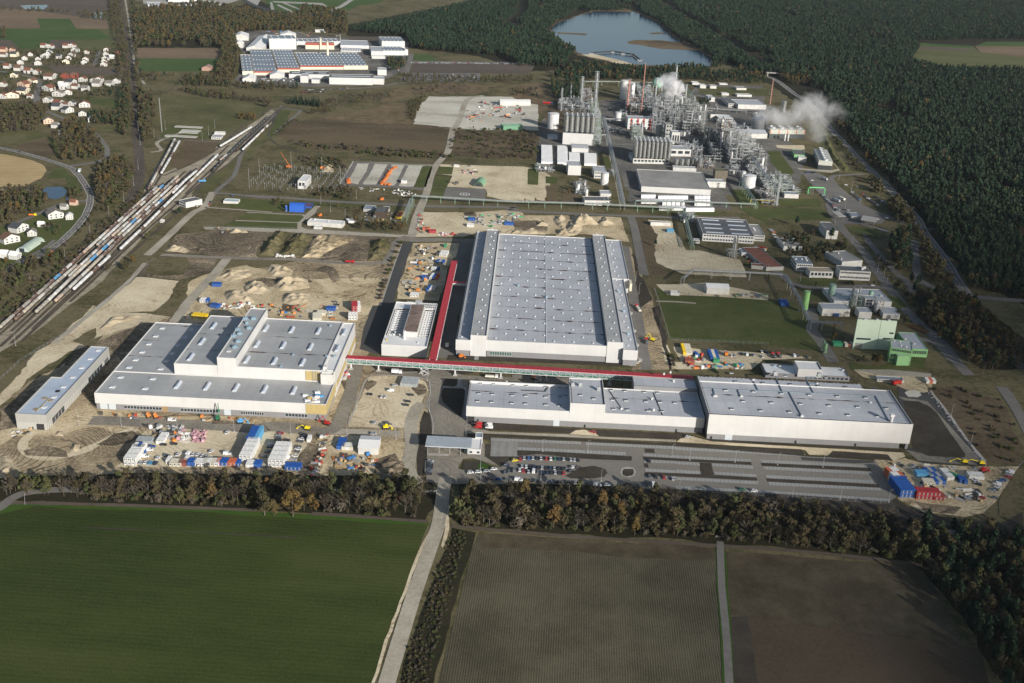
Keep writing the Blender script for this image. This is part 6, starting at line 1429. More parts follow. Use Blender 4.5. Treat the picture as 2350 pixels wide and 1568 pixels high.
# ---- back works
BW=[('brick_works_west','blue-grey roofed works block with red fascia, left end of the back works',(375,692),(590,692),655,(405,452),w_cream,r_blue,dots(7,5),1),('works_west_low','low blue-roofed wing at the far left of the back works',(268,690),(372,690),655,(310,500),w_cream,r_blue,dots(3,6),0),
    ('works_middle','works block with dotted blue roof left of the tall chimney',(592,665),(797,665),625,(603,452),w_cream,r_blue,dots(7,7),1),('works_main_hall','widest dotted blue roof of the back works',(800,640),(1195,640),603,(800,480),w_cream,r_blue,dots(12,6),1),
    ('works_block','dotted blue roof at the right of the widest one',(1198,640),(1420,640),603,(1190,480),w_cream,r_blue,dots(6,6),0),('works_long_hall','long low white front hall of the back works',(695,720),(1062,726),680,34,w_white,r_tar,lights(3,1),0),
    ('works_dark_hall','long white hall with dark roof and yellow machines before it',(1065,775),(1465,782),712,36,w_white,r_tar,lights(1,1,.9),0),('works_tall_white','tall blank white hall with dotted dark roof at the back works',(517,455),(762,455),355,52,w_white,r_blue,dots(4,3),0),
    ('works_hall','rear hall with blue edge behind the two chimneys',(765,420),(1165,420),380,40,w_white,r_blue,dots(9,2),0),('works_beige','beige hall with dark red foot behind the chimneys',(847,452),(1110,456),392,18,w_cream,r_blue,None,1),
    ('works_pale_hall','hall with long pale roofs right of the beige hall',(1168,445),(1430,450),415,(1165,368),w_white,r_mem,None,0),('works_dotted_hall','low hall with dotted pale roof behind the beige walkway',(1168,475),(1355,480),465,50,w_white,r_mem,dots(8,3),0),
    ('works_store','tall white store with dotted dark roof at the far right of the back works',(1547,440),(1757,442),378,(1530,338),w_white,r_blue,dots(6,2),0),('works_store_low','lower white store in front of the tall dark-roofed one',(1558,508),(1755,510),465,(1550,425),w_white,r_blue,dots(6,2),0),
    ('works_store_end','small white end block right of the lower store',(1757,508),(1787,508),455,20,w_white,r_mem,None,0),('works_office','white office with a dark window left of the lower store',(1450,520),(1560,522),470,(1440,425),w_white,r_mem,None,0),
    ('works_office_low','low white office front of the back works',(1455,540),(1578,542),515,10,w_white,r_mem,None,0),('works_gate_block','small white block beside the parked staff cars at the back works',(1508,692),(1590,694),640,24,w_white,r_mem,None,0),
    ('works_annexe','white lean-to block, left of two in front of the works',(800,760),(870,762),698,26,w_white,r_mem,None,0),('works_annexe','white lean-to block, right of two in front of the works',(902,765),(975,767),730,18,w_white,r_mem,None,0),
    ('works_annexe','grey-white shed at the right end of the front hall',(1467,775),(1565,778),722,26,w_white,r_mem,None,0)]
for(nm,lb,a,b,ty,bk,wl,rf,ex,rb)in BW:
 t=bl(nm,lb,BK,2,a,b,ty,bk,wl,rf,extra=ex)
 if rb:w_=(G(2,*b)-G(2,*a)).length;h=zat(G(2,*a),2,ty);mb=MB();mb.box(-.1,w_+.1,-.15,-.004,h*.62,h,bottom=True);mb.build('fascia',p_redb,t)
for(a,b,ty,d,lb)in(((182,372),(325,374),335,45,'white tent hall alone at the top left of the back works'),((303,475),(455,480),440,165,'very long white tent hall with stepped ridges'),((267,752),(385,754),725,30,'small white tent at the front left of the back works'),
  ((520,722),(652,724),690,26,'white tent hall in front of the beige wall'),((615,350),(760,352),318,30,'tent hall behind the tall blank white hall'),((200,440),(275,442),400,20,'small white block below the lone tent hall')):
 bl('works_tent',lb,'tent hall',2,a,b,ty,d,w_off,r_white,gable=-5)
for(a,b,ty,lb)in(((1360,78),(1505,78),45,'distant white factory, left of three at the top edge'),((1570,78),(1815,80),42,'distant white factory, widest of three at the top edge'),((1925,68),(2020,68),40,'distant white factory, right of three at the top edge'),((1545,20),(1870,22),0,'distant white hall behind the widest of three at the top edge')):
 bl('distant_factory',lb,'factory',1,a,b,ty,60,w_white,r_mem,extra=dots(8,2))
bl('bus_shelter','white hut at the loop of the test track','hut',2,(940,140),(975,142),118,16,w_off,r_white);bl('gate_hut','white gate hut at the back works entrance road','hut',2,(935,298),(1030,300),278,16,w_off,r_white)
# ---- arched halls
def arch(name,label,cat,i,a,b,d,wall,roof,hh=.55):
 A=G(i,*a);B=G(i,*b);w_=(B-A).length;t=thing(name,label,cat,(A.x,A.y,0),math.atan2(B.y-A.y,B.x-A.x));q=12;pr=[(w_/2-w_/2*math.cos(PI*k/q),w_*hh*math.sin(PI*k/q))for k in range(q+1)]
 mb=MB();mb.add([(x,0,z)for x,z in pr]+[(x,d,z)for x,z in pr],[(k,k+q+1,k+q+2,k+1)for k in range(q)]);mb.build('roof',roof,t,smooth=True)
 mb=MB();mb.add([(x,.1,z)for x,z in pr],[tuple(range(q,-1,-1))]);mb.add([(x,d-.1,z)for x,z in pr],[tuple(range(q+1))]);mb.build('end_wall',wall,t);mb=MB();mb.box(w_*.3,w_*.7,.02,.09,0,w_*.3);mb.build('door',m_glass,t);return t
A=G(6,305,640);B=G(6,440,642);t=thing('blue_hall','bright blue arched hall beside a blue silo','hall',(A.x,A.y,0),0);w_=(B-A).length;q=10;pr=[(7-7*math.cos(PI*k/q),9*math.sin(PI*k/q))for k in range(q+1)]
p_blue=P('bright_blue',(.025,.10,.42),.5);mb=MB();mb.add([(0,y,z)for y,z in pr]+[(w_,y,z)for y,z in pr],[(k,k+1,k+q+2,k+q+1)for k in range(q)]);mb.build('roof',p_blue,t,smooth=True);mb=MB();mb.add([(w_-.1,y,z)for y,z in pr],[tuple(range(q+1))]);mb.add([(.1,y,z)for y,z in pr],[tuple(range(q,-1,-1))]);mb.build('end_wall',MATS['blue_wall'],t)
arch('green_shelter','dark green arched shelter on the sandy ground behind the helipad','shelter',6,(1995,405),(2085,412),24,P('shelter_dark',(.05,.07,.05),.8),P('shelter_green',(.16,.30,.19),.7),.5)
arch('greenhouse_hall','pale green arched hall with a dark roof strip on the farm','hall',5,(145,1005),(260,1012),34,P('pale_wall',(.45,.52,.50),.6),P('pale_green2',(.40,.48,.40),.6,var=.2,vs=.2),.35)
# ---- village houses: (crop, x, y, width, depth, wall height, roof rise, angle, wall, roof)
HP={}
def house(i,x,y,w_,d,h,g,ang,wl,rf):
 key=(wl,rf)
 if key not in HP:
  wm={'white':w_off,'cream':w_cream,'pink':P('pinkish_render',(.55,.40,.30),.9),'red':P('red_timber',(.25,.06,.04),.9)}[wl];rm={'red':p_tile,'brown':p_brn,'dark':p_drk,'grey':p_gryt,'white':r_white}[rf]
  t=thing('house','','house');W_,D_=12.,9.
  mb=MB();mb.prism([(-6,-4.5),(6,-4.5),(6,4.5),(-6,4.5)],0,5,top=False);mb.add([(-6,-4.5,5),(6,-4.5,5),(0,-4.5,8.2)],[(0,1,2)]);mb.add([(-6,4.5,5),(6,4.5,5),(0,4.5,8.2)],[(0,2,1)]);mb.build('wall',wm,t)
  mb=MB();mb.add([(-6.5,-5,4.75),(0,-5,8.35),(0,5,8.35),(-6.5,5,4.75),(6.5,-5,4.75),(6.5,5,4.75)],[(0,1,2,3),(1,4,5,2)]);rr_=mb.build('roof',rm,t)
  mb=MB();mb.box(1,1.8,1,1.8,7,9.1);mb.build('chimney',p_brn,rr_)
  for zz in(1.1,3.4):
   for xx in(-3.8,0,3.8):
    mb=MB();mb.box(xx-.6,xx+.6,-4.56,-4.504,zz,zz+1.2,bottom=True);mb.build('window',m_glass,t)
  t['label']='';HP[key]=t;o=t;first=True
 else:o=dup(HP[key],(0,0,0))
 p=G(i,x,y);o.location=(p.x,p.y+d*.3,0);o.rotation_euler.z=math.radians(ang);o.scale=(w_/12,d/9,h/5);return o,G(i,x,y),wl,rf
VILL=[]
V='''u 455 445 w r 0 1.1|u 398 438 w r 90 1|u 602 440 w r 90 1|u 660 438 w r 0 1|u 687 478 w g 0 1.1|u 452 488 w d 0 .8|u 405 535 w w 0 1|u 275 515 w b 20 .7|u 440 508 w d 10 .7|u 30 475 p r 90 1|u 108 475 p r 0 .7|u 128 520 c d 90 1.2|u 32 522 w b 90 1|u 222 552 w b 20 .8|u 182 590 w d 20 .9|u 345 598 w b 20 1|u 345 560 w d 20 .8|u 536 538 w d 90 .8|u 600 585 c b 20 1|u 625 548 w d 20 .8|u 655 522 w b 0 .9|u 768 590 w g 20 .9|u 780 562 w b 20 .9|u 793 495 w b 0 .7|u 950 608 w b 10 .9|u 955 580 w b 10 .8|u 965 555 w d 10 1|u 970 512 w b 10 .8|u 976 475 w b 10 .9|u 1070 500 r r 0 .5|u 1025 540 w w 90 .7
m 62 628 w r 90 1|m 165 648 w b 90 1.3|m 255 672 w r 90 1.2|m 335 682 w r 0 .9|m 125 710 c d 10 .9|m 455 725 w b 90 2|m 590 720 r r 0 1|m 680 715 r b 90 1|m 757 750 w r 0 1|m 910 750 w b 0 1|m 848 755 w g 0 .6|m 1065 765 w g 10 1|m 215 800 p r -20 1.5|m 292 765 c b -20 1|m 25 795 w b 0 .8|m 205 860 c d 90 1.8|m 100 900 c r 20 1.7|m 22 905 w r 0 .9|m 440 835 w r -20 1.4|m 560 790 w w 90 .7|m 592 820 w w 90 1.6|m 645 780 w d 80 1.4|m 530 885 w g 0 1.3|m 620 870 w r 20 1|m 435 940 w g 0 1|m 272 905 w b 90 .6|m 530 975 w r 80 1.3|m 520 1005 w d 90 1.4|m 598 985 w b 90 .9|m 655 970 w d 0 .8|m 770 985 w r 20 1.3|m 612 1035 w d 60 1.2|m 752 1065 w d 20 .9|m 845 1120 w w 20 1|m 435 1135 p g 30 1.1|m 505 1175 w g 90 .8|m 548 1245 w w 0 .6|m 890 790 w g 90 1.6|m 780 835 w g 90 1|m 690 815 w b 90 1|m 1000 790 w g 90 1.2
l 495 700 w g 35 1.3|l 160 825 w d 70 1.3|l 75 925 w b 50 1.3|l 288 862 w g 20 .7|l 132 1075 w w 80 .7|l 632 710 w w 20 .6|l 585 620 w g 80 .5|l 672 580 p r 80 .5|l 30 1062 w w 90 .7|l 375 780 w w 90 .4'''
CN_={'w':'white','c':'cream','p':'pink','r':'red'};RN_={'r':'red','b':'brown','d':'dark','g':'grey','w':'white'}
def ordn(k):return['leftmost','2nd from left','3rd from left'][k]if k<3 else '%dth from left'%(k+1)if(k+1)%10 not in(1,2,3)or 10<k+1<14 else '%d%s from left'%(k+1,('st','nd','rd')[(k+1)%10-1])
for e in V.replace('\n','|').split('|'):
 q=e.split();s=float(q[6]);VILL.append((q[0],float(q[1]),house(5 if q[0]=='l' else 1,float(q[1]),float(q[2]),12*s,10*(s**.5),5*min(1.15,s**.4),3,float(q[5]),CN_[q[3]],RN_[q[4]])))
for cl,ds in(('u','the upper village streets'),('m','the village main street'),('l','the farm group below the bend')):
 cnt={}
 for(_,x,(o,p,wl,rf))in sorted([v for v in VILL if v[0]==cl],key=lambda v:v[1]):
  k=cnt.get((wl,rf),0);cnt[(wl,rf)]=k+1
  o['label']='%s house with %s roof, %s such in %s'%(wl,rf,ordn(k),ds);o['group']='houses in '+ds
# == tanks, silos, stacks, pipework
def rad(i,x,y,hw):return(G(i,x-hw,y)-G(i,x+hw,y)).length/2
m_wtank=P('white_tank',(.60,.60,.59),.5,var=.12,vs=.2);m_silo=P('silo_steel',(.36,.37,.365),.35,.75,var=.3,vs=.4);m_gtank=P('green_tank',(.30,.50,.38),.5,var=.15,vs=.2);m_orange=P('orange_paint',(.46,.13,.03),.6)
def tank(nm,lb,cat,i,x,y,ty,hw,mt=None,dome=.12,legs=0,grp=None,rot=None):
 p=G(i,x,y);h=zat(p,i,ty);r=rad(i,x,y,hw);t=thing(nm,lb,cat,(p.x,p.y+r*.8,0),0,grp);mt=mt or m_wtank
 z0=legs*h;mb=MB();mb.lathe(0,0,[(r*.15,z0-r*.9*(legs>0)),(r,z0),(r,h-r*dome),(r*.6,h-r*dome*.3),(.02,h)],20);mb.build('shell',mt,t,smooth=False)
 mb=MB();mb.lathe(0,0,[(r+.12,h-r*dome-.5),(r+.12,h-r*dome)],20)
 for k in range(12 if r>4 else 6): # handrail and stair around the shell
  a=k*.22;zz=z0+(h-z0)*k/12;mb.box((r+.3)*math.cos(a-2.2)-.5,(r+.3)*math.cos(a-2.2)+.5,(r+.3)*math.sin(a-2.2)-.3,(r+.3)*math.sin(a-2.2)+.3,zz,zz+.25,bottom=True)
 mb.build('stair',m_steel,t)
 if legs:
  mb=MB();[mb.tube((r*.85*math.cos(a),r*.85*math.sin(a),0),(r*.85*math.cos(a),r*.85*math.sin(a),z0+1),.22,5)for a in(0.6,2.1,3.7,5.2)];mb.build('leg',m_steel,t)
 return t
for(x,y,ty,hw,lb,mt)in((375,695,552,50,'large plain white tank left of the left silos',None),(1028,425,250,38,'tall white tank with grey shaded side, left of two at the back',None),(1092,405,272,31,'tall white tank, right of two at the back',None),
  (973,618,542,29,'short white tank left of the striped building',None),(1540,475,378,40,'wide grey tank beside the steam plume',m_metal),(1508,490,425,24,'small white tank in front of the wide grey tank',None),(1465,430,345,34,'white tank half hidden by the steam plume',None),
  (2262,695,602,56,'wide pale tank at the right edge of the works',m_metal),(2178,1240,1125,57,'striped white tank below the conveyor',None),(2122,1160,1085,20,'small white tank behind the striped one',None),(848,1212,1100,36,'white tank beside the pump hall',None),
  (1216,715,640,10,'slim white vessel in front of the striped building',None),(605,1285,1200,14,'slim white tank, left of two by the small tank farm',None),(682,1312,1250,14,'slim white tank, right of two by the small tank farm',None)):
 tank('storage_tank',lb,'tank',3,x,y,ty,hw,mt)
tank('storage_tank','silver tank standing in the steam behind the cooling fans','tank',4,140,545,440,22,m_silo);tank('green_silo','tall bright green silo on legs beside the pipe bridge','silo',12,335,1055,850,27,P('silo_green',(.22,.42,.16),.5),legs=.18)
tank('green_silo','dull green silo with a wide skirt, above the plant hall','silo',12,580,935,790,30,P('silo_dull',(.22,.33,.27),.5),legs=.35);tank('green_silo','green silo on a braced tower right of the plant hall','silo',12,935,965,845,20,m_gtank,legs=.5)
tank('green_silo','small green tower of two stacked drums on the lawn edge','silo',12,522,1420,1330,17,P('silo_green2',(.14,.28,.14),.6),legs=.1);tank('green_silo','slim green silo behind the two stacked drums','silo',12,508,1385,1305,10,MATS['silo_green2'],legs=.1)
tank('blue_silo','slim blue silo left of the arched blue hall','silo',6,277,642,582,10,p_blue,legs=.1)
for k,(x,y)in enumerate(((1505,1050),(1557,1052),(1608,1052),(1660,1047))):tank('hopper_silo','squat steel silo, %s of four on the white base'%ordn(k),'silo',3,x,y,972,21,m_silo,legs=.35,grp='four squat silos on the white base')
tank('hopper_silo','squat steel silo standing apart right of the four on the white base','silo',3,1722,1062,962,23,m_silo,legs=.25);tank('steel_silo','tall twin steel silo, left one, beside the right-hand pipework','silo',3,1768,858,680,16,m_silo,legs=.12);tank('steel_silo','tall twin steel silo, right one, beside the right-hand pipework','silo',3,1806,862,690,21,m_silo,legs=.12)
def bank(lb,i,xa,xb,yb,z0,z1,nx,ny,gw):
 """bank of upright steel silos: every silo a thing"""
 A=G(i,xa,yb);B=G(i,xb,yb);s=(B.x-A.x)/nx;r=s*.46;first=None
 for b in range(ny):
  for a in range(nx):
   x,y=A.x+s*(a+.5),A.y+r+b*s
   if first is None:
    first=thing('steel_silo','','silo',(x,y,0));mb=MB();mb.lathe(0,0,[(r*.2,z0-.2),(r,z0+1.2),(r,z1-1),(r*.3,z1),(.02,z1+.1)],12);mb.build('shell',m_silo,first)
    mb=MB()
    for q in range(8):zq=z0+2+(z1-z0-3)*q/7;mb.lathe(0,0,[(r+.06,zq),(r+.06,zq+.15)],12)
    mb.build('band',m_steel,first);mb=MB();mb.box(-.8,.8,-.8,.8,z1,z1+1.3);mb.tube((0,0,z1),(r,0,z1+1.6),.2,4);mb.tube((-r*.9,-r,z1),(-r*.9,r,z1+1),.15,4);mb.build('filter_head',m_metal,first);o=first
   else:o=dup(first,(x,y,0))
   o['label']='steel silo, %s in the %s row of the %s'%(ordn(a),('front','second','third','fourth','fifth')[b],lb);o['group']='silos of the '+lb
bank('left silo bank',3,466,752,835,17.2,41,6,3,0);bank('front silo bank',3,1112,1445,1014,7.6,31,9,5,0)
# spherical gas tank
p=G(3,1335,350);t=thing('gas_sphere','pale green spherical gas tank on legs beside the steam','gas tank',(p.x,p.y+8,0));r=rad(3,1335,350,47)
mb=MB();mb.lathe(0,0,[(max(.02,r*math.sin(PI*k/12)),r*1.35-r*math.cos(PI*k/12))for k in range(13)],20);mb.build('shell',m_gtank,t,smooth=True);mb=MB();[mb.tube((r*.95*math.cos(k*PI/5),r*.95*math.sin(k*PI/5),0),(r*.95*math.cos(k*PI/5),r*.95*math.sin(k*PI/5),r*1.35),.35,5)for k in range(10)];mb.build('leg',m_edge,t)
m_pink=P('faded_red',(.42,.20,.16),.6)
def stack(lb,i,x,y,ty,r,mt,n=5,braced=True,nm='flue_stack',cat='chimney',top=None):
 p=G(i,x,y);h=zat(p,i,ty);t=thing(nm,lb,cat,(p.x,p.y,0));mb=MB();mb.cyl(0,0,0,h,r,r*.8,10);mb.build('flue',mt,t)
 if braced:
  mb=MB();k_=r*1.5;L_=int(h/4)
  for s in((-k_,-k_),(k_,-k_),(k_,k_),(-k_,k_)):mb.tube((s[0],s[1],0),(s[0],s[1],h*.97),.14,4)
  for q in range(L_):
   z=q*4;mb.tube((-k_,-k_,z),(k_,-k_,z+4),.09,4);mb.tube((k_,-k_,z),(k_,k_,z+4),.09,4)
  mb.build('lattice',m_metal,t)
 mb=MB()
 for q in range(n):z=h*(q+1)/n-.8;mb.box(-r*2,r*2,-r*2,r*2,z,z+.18,bottom=True)
 mb.build('platform',m_steel,t)
 if top:mb=MB();mb.cyl(0,0,h-.02,h+top,r*.5,r*.35,8);mb.build('tip',m_pink,t)
 return t
for a in(('leftmost and lowest lattice flare stack',3,450,530,318,.9,m_metal,7),('second lattice flare stack from the left',3,533,480,275,.9,m_metal,4),('third lattice stack from the left, with a red tip',3,632,492,212,1.5,m_metal,7),('tallest of the left group of lattice stacks',3,758,545,165,1.9,m_metal,8),('dark lattice stack in front of the tall white tanks',3,1055,545,235,2.0,m_pink,6)):stack(*a)
stack('very tall slim faded-red stack in the middle of the works',3,1182,590,97,.8,m_pink,4,False,top=2);stack('tallest grey double stack right of the steam plume',3,1480,470,112,1.7,m_metal,6,False);stack('grey stack left of the steam plume',3,1310,462,222,1.6,m_metal,4,False)
stack('grey stack at the right end of the back pipework',3,1585,482,285,1.5,m_metal,4,False);stack('red and white banded stack behind the coolers',4,18,470,235,.8,m_pink,5,False)
stack('beige chimney, left of two at the back works',2,985,455,345,2.2,w_cream,1,False,'chimney');stack('beige chimney, right and taller of two at the back works',2,1050,540,375,2.4,w_cream,1,False,'chimney');stack('thin steel mast behind the back works roofs',2,1165,400,310,.6,m_metal,2,False,'mast','mast')
stack('tall radio mast with aerials on the meadow beside the railway',1,1487,1212,895,.22,m_steel,3,True,'radio_mast','mast');stack('slim steel stack at the compressor pipework',4,75,1400,1110,.8,m_metal,4,True)
def unit(lb,i,q,h,seed,nv=8,dens=1.0,bay=6.5):
 """process unit: steel frame with floors, vessels, and pipe runs filling its outline (q = front-left and back-right ground corners)"""
 r_=random.Random(seed);A=G(i,q[0],q[3]);B=G(i,q[2],q[3]);Cb=G(i,q[0],q[1]);w_=B.x-A.x;d=max(10,Cb.y-A.y);t=thing('process_unit',lb,'process plant',(A.x,A.y,0));nx=max(1,int(w_/bay));ny=max(1,int(d/bay));fl=MB();fr=MB();pp=MB();cells={};fm=(m_steel,P('frame_dark',(.13,.135,.13),.6,var=.3),P('frame_green',(.20,.25,.20),.6,var=.3),P('frame_rust',(.19,.14,.11),.8,var=.3))[seed%4]
 for a in range(nx):
  for b in range(ny):cells[(a,b)]=h*r_.choice((.25,.4,.6,.8,1.0))if r_.random()<dens else 0
 for b in range(ny+1):fr.box(0,w_,b*d/ny-.12,b*d/ny+.12,0,.25)
 for a in range(nx+1):fr.box(a*w_/nx-.12,a*w_/nx+.12,0,d,0,.24)
 for(a,b),hh in cells.items():
  if not hh:continue
  x0,x1,y0,y1=a*w_/nx,(a+.93)*w_/nx,b*d/ny,(b+.93)*d/ny
  for(x,y)in((x0,y0),(x1,y0),(x0,y1),(x1,y1)):fr.box(x-.22,x+.22,y-.22,y+.22,0,hh)
  z=4.5
  while z<=hh:
   fr.box(x0,x1,y0-.15,y0+.15,z-.4,z,bottom=True);fr.box(x0-.15,x0+.15,y0,y1,z-.4,z,bottom=True);fr.tube((x0,y0,z-4.5),(x1,y0,z),.12,4)
   if r_.random()<.45:fl.box(x0,x1,y0+.2,y1,z,z+.12,bottom=True);fl.box(x0,x1,y0-.06,y0,z+.5,z+1.1)
   z+=4.5
  for _ in range(5):
   z=r_.uniform(1,hh+1.5);x=r_.uniform(x0,x1);y=r_.uniform(y0,y1);k=r_.random();rr_=r_.uniform(.15,.42)
   if k<.4:pp.tube((x0-2,y,z),(x1+3,y,z),rr_,5)
   elif k<.75:pp.tube((x,y0-1,z),(x,y1+3,z),rr_,5)
   else:pp.tube((x,y,0),(x,y,hh+r_.uniform(0,4)),rr_*1.3,6)
 fr.build('frame',fm,t);fl.build('floor_grating',m_metal,t);pp.build('pipework',P('pipe_cladding',(.48,.50,.50),.35,.5,var=.35,vs=.5),t)
 for k in range(nv):
  x,y=r_.uniform(0,w_),r_.uniform(0,d);hh=r_.uniform(.3,1.15)*h;rr_=r_.uniform(.8,2.0);mb=MB();mb.lathe(x,y,[(rr_,1),(rr_,hh-rr_*.5),(rr_*.6,hh-.1),(.02,hh)],10)
  if k%3==0:mb.box(x-rr_*1.5,x+rr_*1.5,y-rr_*1.5,y+rr_*1.5,hh*.7,hh*.7+.15)
  mb.build('vessel',(m_silo,m_wtank,m_metal,m_metal)[k%4],t)
 return t
unit('low pipework block behind the left silos',3,(430,455,740,530),12,1,14);unit('tall braced stair frame right of the left silos',3,(752,640,815,855),40,2,3,1,8);unit('pipework behind the striped building',3,(1085,470,1290,585),18,3,12)
unit('large dense process unit right of the striped building',3,(1290,500,1560,720),30,4,24,.8);unit('dense process unit of rusty frames in the middle right',3,(1560,560,1780,745),30,5,16,.85);unit('low pipework below the grey double stack',3,(1290,440,1700,500),12,6,18,.7)
unit('tall tower frame at the left of the right-hand pipework',3,(1925,840,2000,940),42,7,6,1,9);unit('dense process unit of the right-hand pipework',3,(2000,800,2170,1030),32,8,18,.85);unit('lower right wing of the right-hand pipework',3,(2175,820,2340,1060),20,9,14,.8)
unit('pipework beside the front silo bank',3,(1100,740,1200,800),24,10,4,1);unit('pipework right of the squat silos',3,(1700,990,1850,1060),8,11,5,.8);unit('small pipe cluster beside the cube hall',3,(225,1040,375,1090),5,12,6,.7,5);unit('small tank farm pipework on the lawn',3,(585,1190,700,1300),7,13,8,.5,5)
unit('compressor pipework in front of the staff car park',4,(0,1130,270,1290),9,14,14,.75,6);unit('pipework at the foot of the slim steel stack',4,(-40,1290,80,1400),10,15,3,.8,5);unit('pipework along the back fence of the works',3,(1160,300,1300,400),9,16,8,.6);unit('dark pipework between the warehouse and the right-hand plant',3,(1850,900,1920,1000),14,17,5,.8)
unit('green pipe frames on the roof edge of the plant hall',12,(770,960,850,1010),17,18,4,.9,6);unit('pipework between the plant hall and the right hall',12,(985,990,1045,1050),13,19,4,.9,6);unit('steel frame tower with a white roof beside the workshop yard',11,(1992,500,2060,555),24,20,2,1,8);unit('small pump frames below the long pipe bridge',3,(740,1380,890,1400),4,21,8,.8,5)
unit('pipework left of the dark-roofed workshop hall',11,(1560,140,1680,230),8,22,6,.8,6)
for k,(q,h,n)in enumerate((((1120,610,1180,650),9,4),((880,700,1030,740),6,6),((1000,560,1060,600),8,3),((1780,760,1900,800),12,6),((1560,850,1740,940),12,9),((1640,590,1790,640),22,8),((1180,330,1290,440),10,9),((1350,560,1480,640),24,9),((2180,1060,2350,1120),8,8),((1990,1060,2100,1110),6,5),((900,1080,940,1120),6,3),((620,340,740,420),7,6),((2080,690,2200,730),10,5),((2240,560,2340,600),5,3))):
 unit(('vessel cluster left of the striped building','low pipe cluster on the street corner below the striped building','pipe cluster beside the short white tank','pipe cluster between the twin silos and the tower frame','pipes below the white tower block','tall pipe cluster at the right of the rusty frames','vessels behind the two tall white tanks','tall vessels behind the striped building','pipes at the lower right edge of the plant','pumps below the right-hand tower frame','pump frame at the works street','pipework behind the tallest left stack','pipes behind the buckled roof hall','low pipes beside the wide pale tank')[k],3,q,h,40+k,n,.8,6)
def rack(lb,pts,z,wd=4,npipe=5,legs=14,mt=None,nm='pipe_bridge',cat='pipe bridge'):
 v=[Vector((p.x,p.y,0))for p in pts];t=thing(nm,lb,cat,tuple(v[0]));o=v[0];v=[p-o for p in v];A,B=strip_pts(v,-wd/2,wd/2);pp=MB();fr=MB()
 for k in range(npipe):
  f=(k+.5)/npipe;pp.path([tuple(a.lerp(b,f)+Vector((0,0,z+.5)))for a,b in zip(A,B)],.16+.14*(k%3==0),5)
 for e in(A,B):fr.path([tuple(a+Vector((0,0,z)))for a in e],.22,4)
 for k in range(len(v)-1):
  L_=(v[k+1]-v[k]).length;n=max(1,int(L_/legs))
  for j in range(n+1):
   f=j/n;a=A[k].lerp(A[k+1],f);b=B[k].lerp(B[k+1],f)
   fr.tube((a.x,a.y,0),(a.x,a.y,z),.2,4);fr.tube((b.x,b.y,0),(b.x,b.y,z),.2,4);fr.tube((a.x,a.y,z),(b.x,b.y,z),.2,4)
 pp.build('pipes',MATS['pipe_cladding'],t);fr.build('frame',mt or m_steel,t);return t
m_greenst=P('green_steel',(.20,.30,.22),.6)
rack('long pipe bridge crossing behind the central hall',GS(6,'1435 545 2350 600')+GS(11,'600 92 1010 112 1570 140'),7,4,6,16,m_greenst);rack('pipe bridge running from the road crossing down to the workshop yard',GS(6,'1430 575 1360 745'),7,5,5,9,m_greenst)
rack('pipe bridge along the main works street',GS(3,'835 625 870 760 925 1020 965 1180 1015 1435'),8,5,7,12,m_metal);rack('pipe bridge across the front of the bagged goods yard',GS(3,'1130 1400 1560 1405 2235 1432'),6,3,4,16,m_greenst)
rack('pipe bridge from the warehouse corner down to the bend',GS(3,'2100 1230 2235 1432'),8,4,4,12,m_greenst);rack('pipe bridge behind the lawn crossing to the plant',GS(11,'1560 800 1655 720 2350 755')+GS(12,'150 770 260 960 375 1200'),8,3,3,18,m_metal);rack('short pipe bridge from the lawn corner to the green building',GS(12,'380 1205 600 1215 670 1215'),8,3,3,10,m_metal)
rack('green-grey pipe bridge along the back edge of the works',GS(3,'665 300 900 300 1290 310'),8,4,5,14,m_greenst);rack('pipe bridge in the far right corner of the works',GS(3,'1545 300 1650 410'),7,4,4,12,m_greenst);rack('pipe bridge from the right stacks to the far offices',GS(3,'1700 525 1975 545 2150 560'),5,3,4,14,m_metal)
rack('pipe bridge left of the workshop hall',GS(11,'1575 160 1655 480'),6,3,3,12,m_greenst);rack('pipe bridge from the works street to the striped building',GS(3,'825 640 1040 650'),7,5,6,10,m_metal);rack('low pipe bridge below the front silo bank',GS(3,'915 885 1090 890'),6,2,3,12,m_metal);rack('pipe bridge from the silo frame to the works street',GS(3,'800 800 880 800'),8,3,3,8,m_metal)
rack('sloping conveyor from the right-hand pipework down to the striped tank',GS(3,'2130 960 2350 1270'),14,5,5,16,m_steel,'conveyor','conveyor');rack('yellow-topped pipe run at the compressor pipework',GS(3,'2190 1380 2400 1390'),5,1.5,2,12,P('yellow_paint2',(.5,.4,.05),.5))
# green pipe portal
A=G(4,365,1290);B=G(4,515,1295);t=thing('pipe_portal','bright green pipe portal over the works road','pipe portal',tuple(A),math.atan2(B.y-A.y,B.x-A.x));L_=(B-A).length;m_bg=P('bright_green',(.16,.50,.20),.5)
mb=MB();[mb.path([(0,y,0),(0,y,7),(1.2,y,8.2),(L_-1.2,y,8.2),(L_,y,7),(L_,y,0)],.35,6)for y in(-1.5,0,1.5)];mb.build('pipes',m_bg,t)
mb=MB();[mb.tube((x,y,0),(x,y,7.6),.15,4)for x in(3,6,L_-6,L_-3)for y in(-1.8,1.8)];mb.build('frame',m_steel,t)
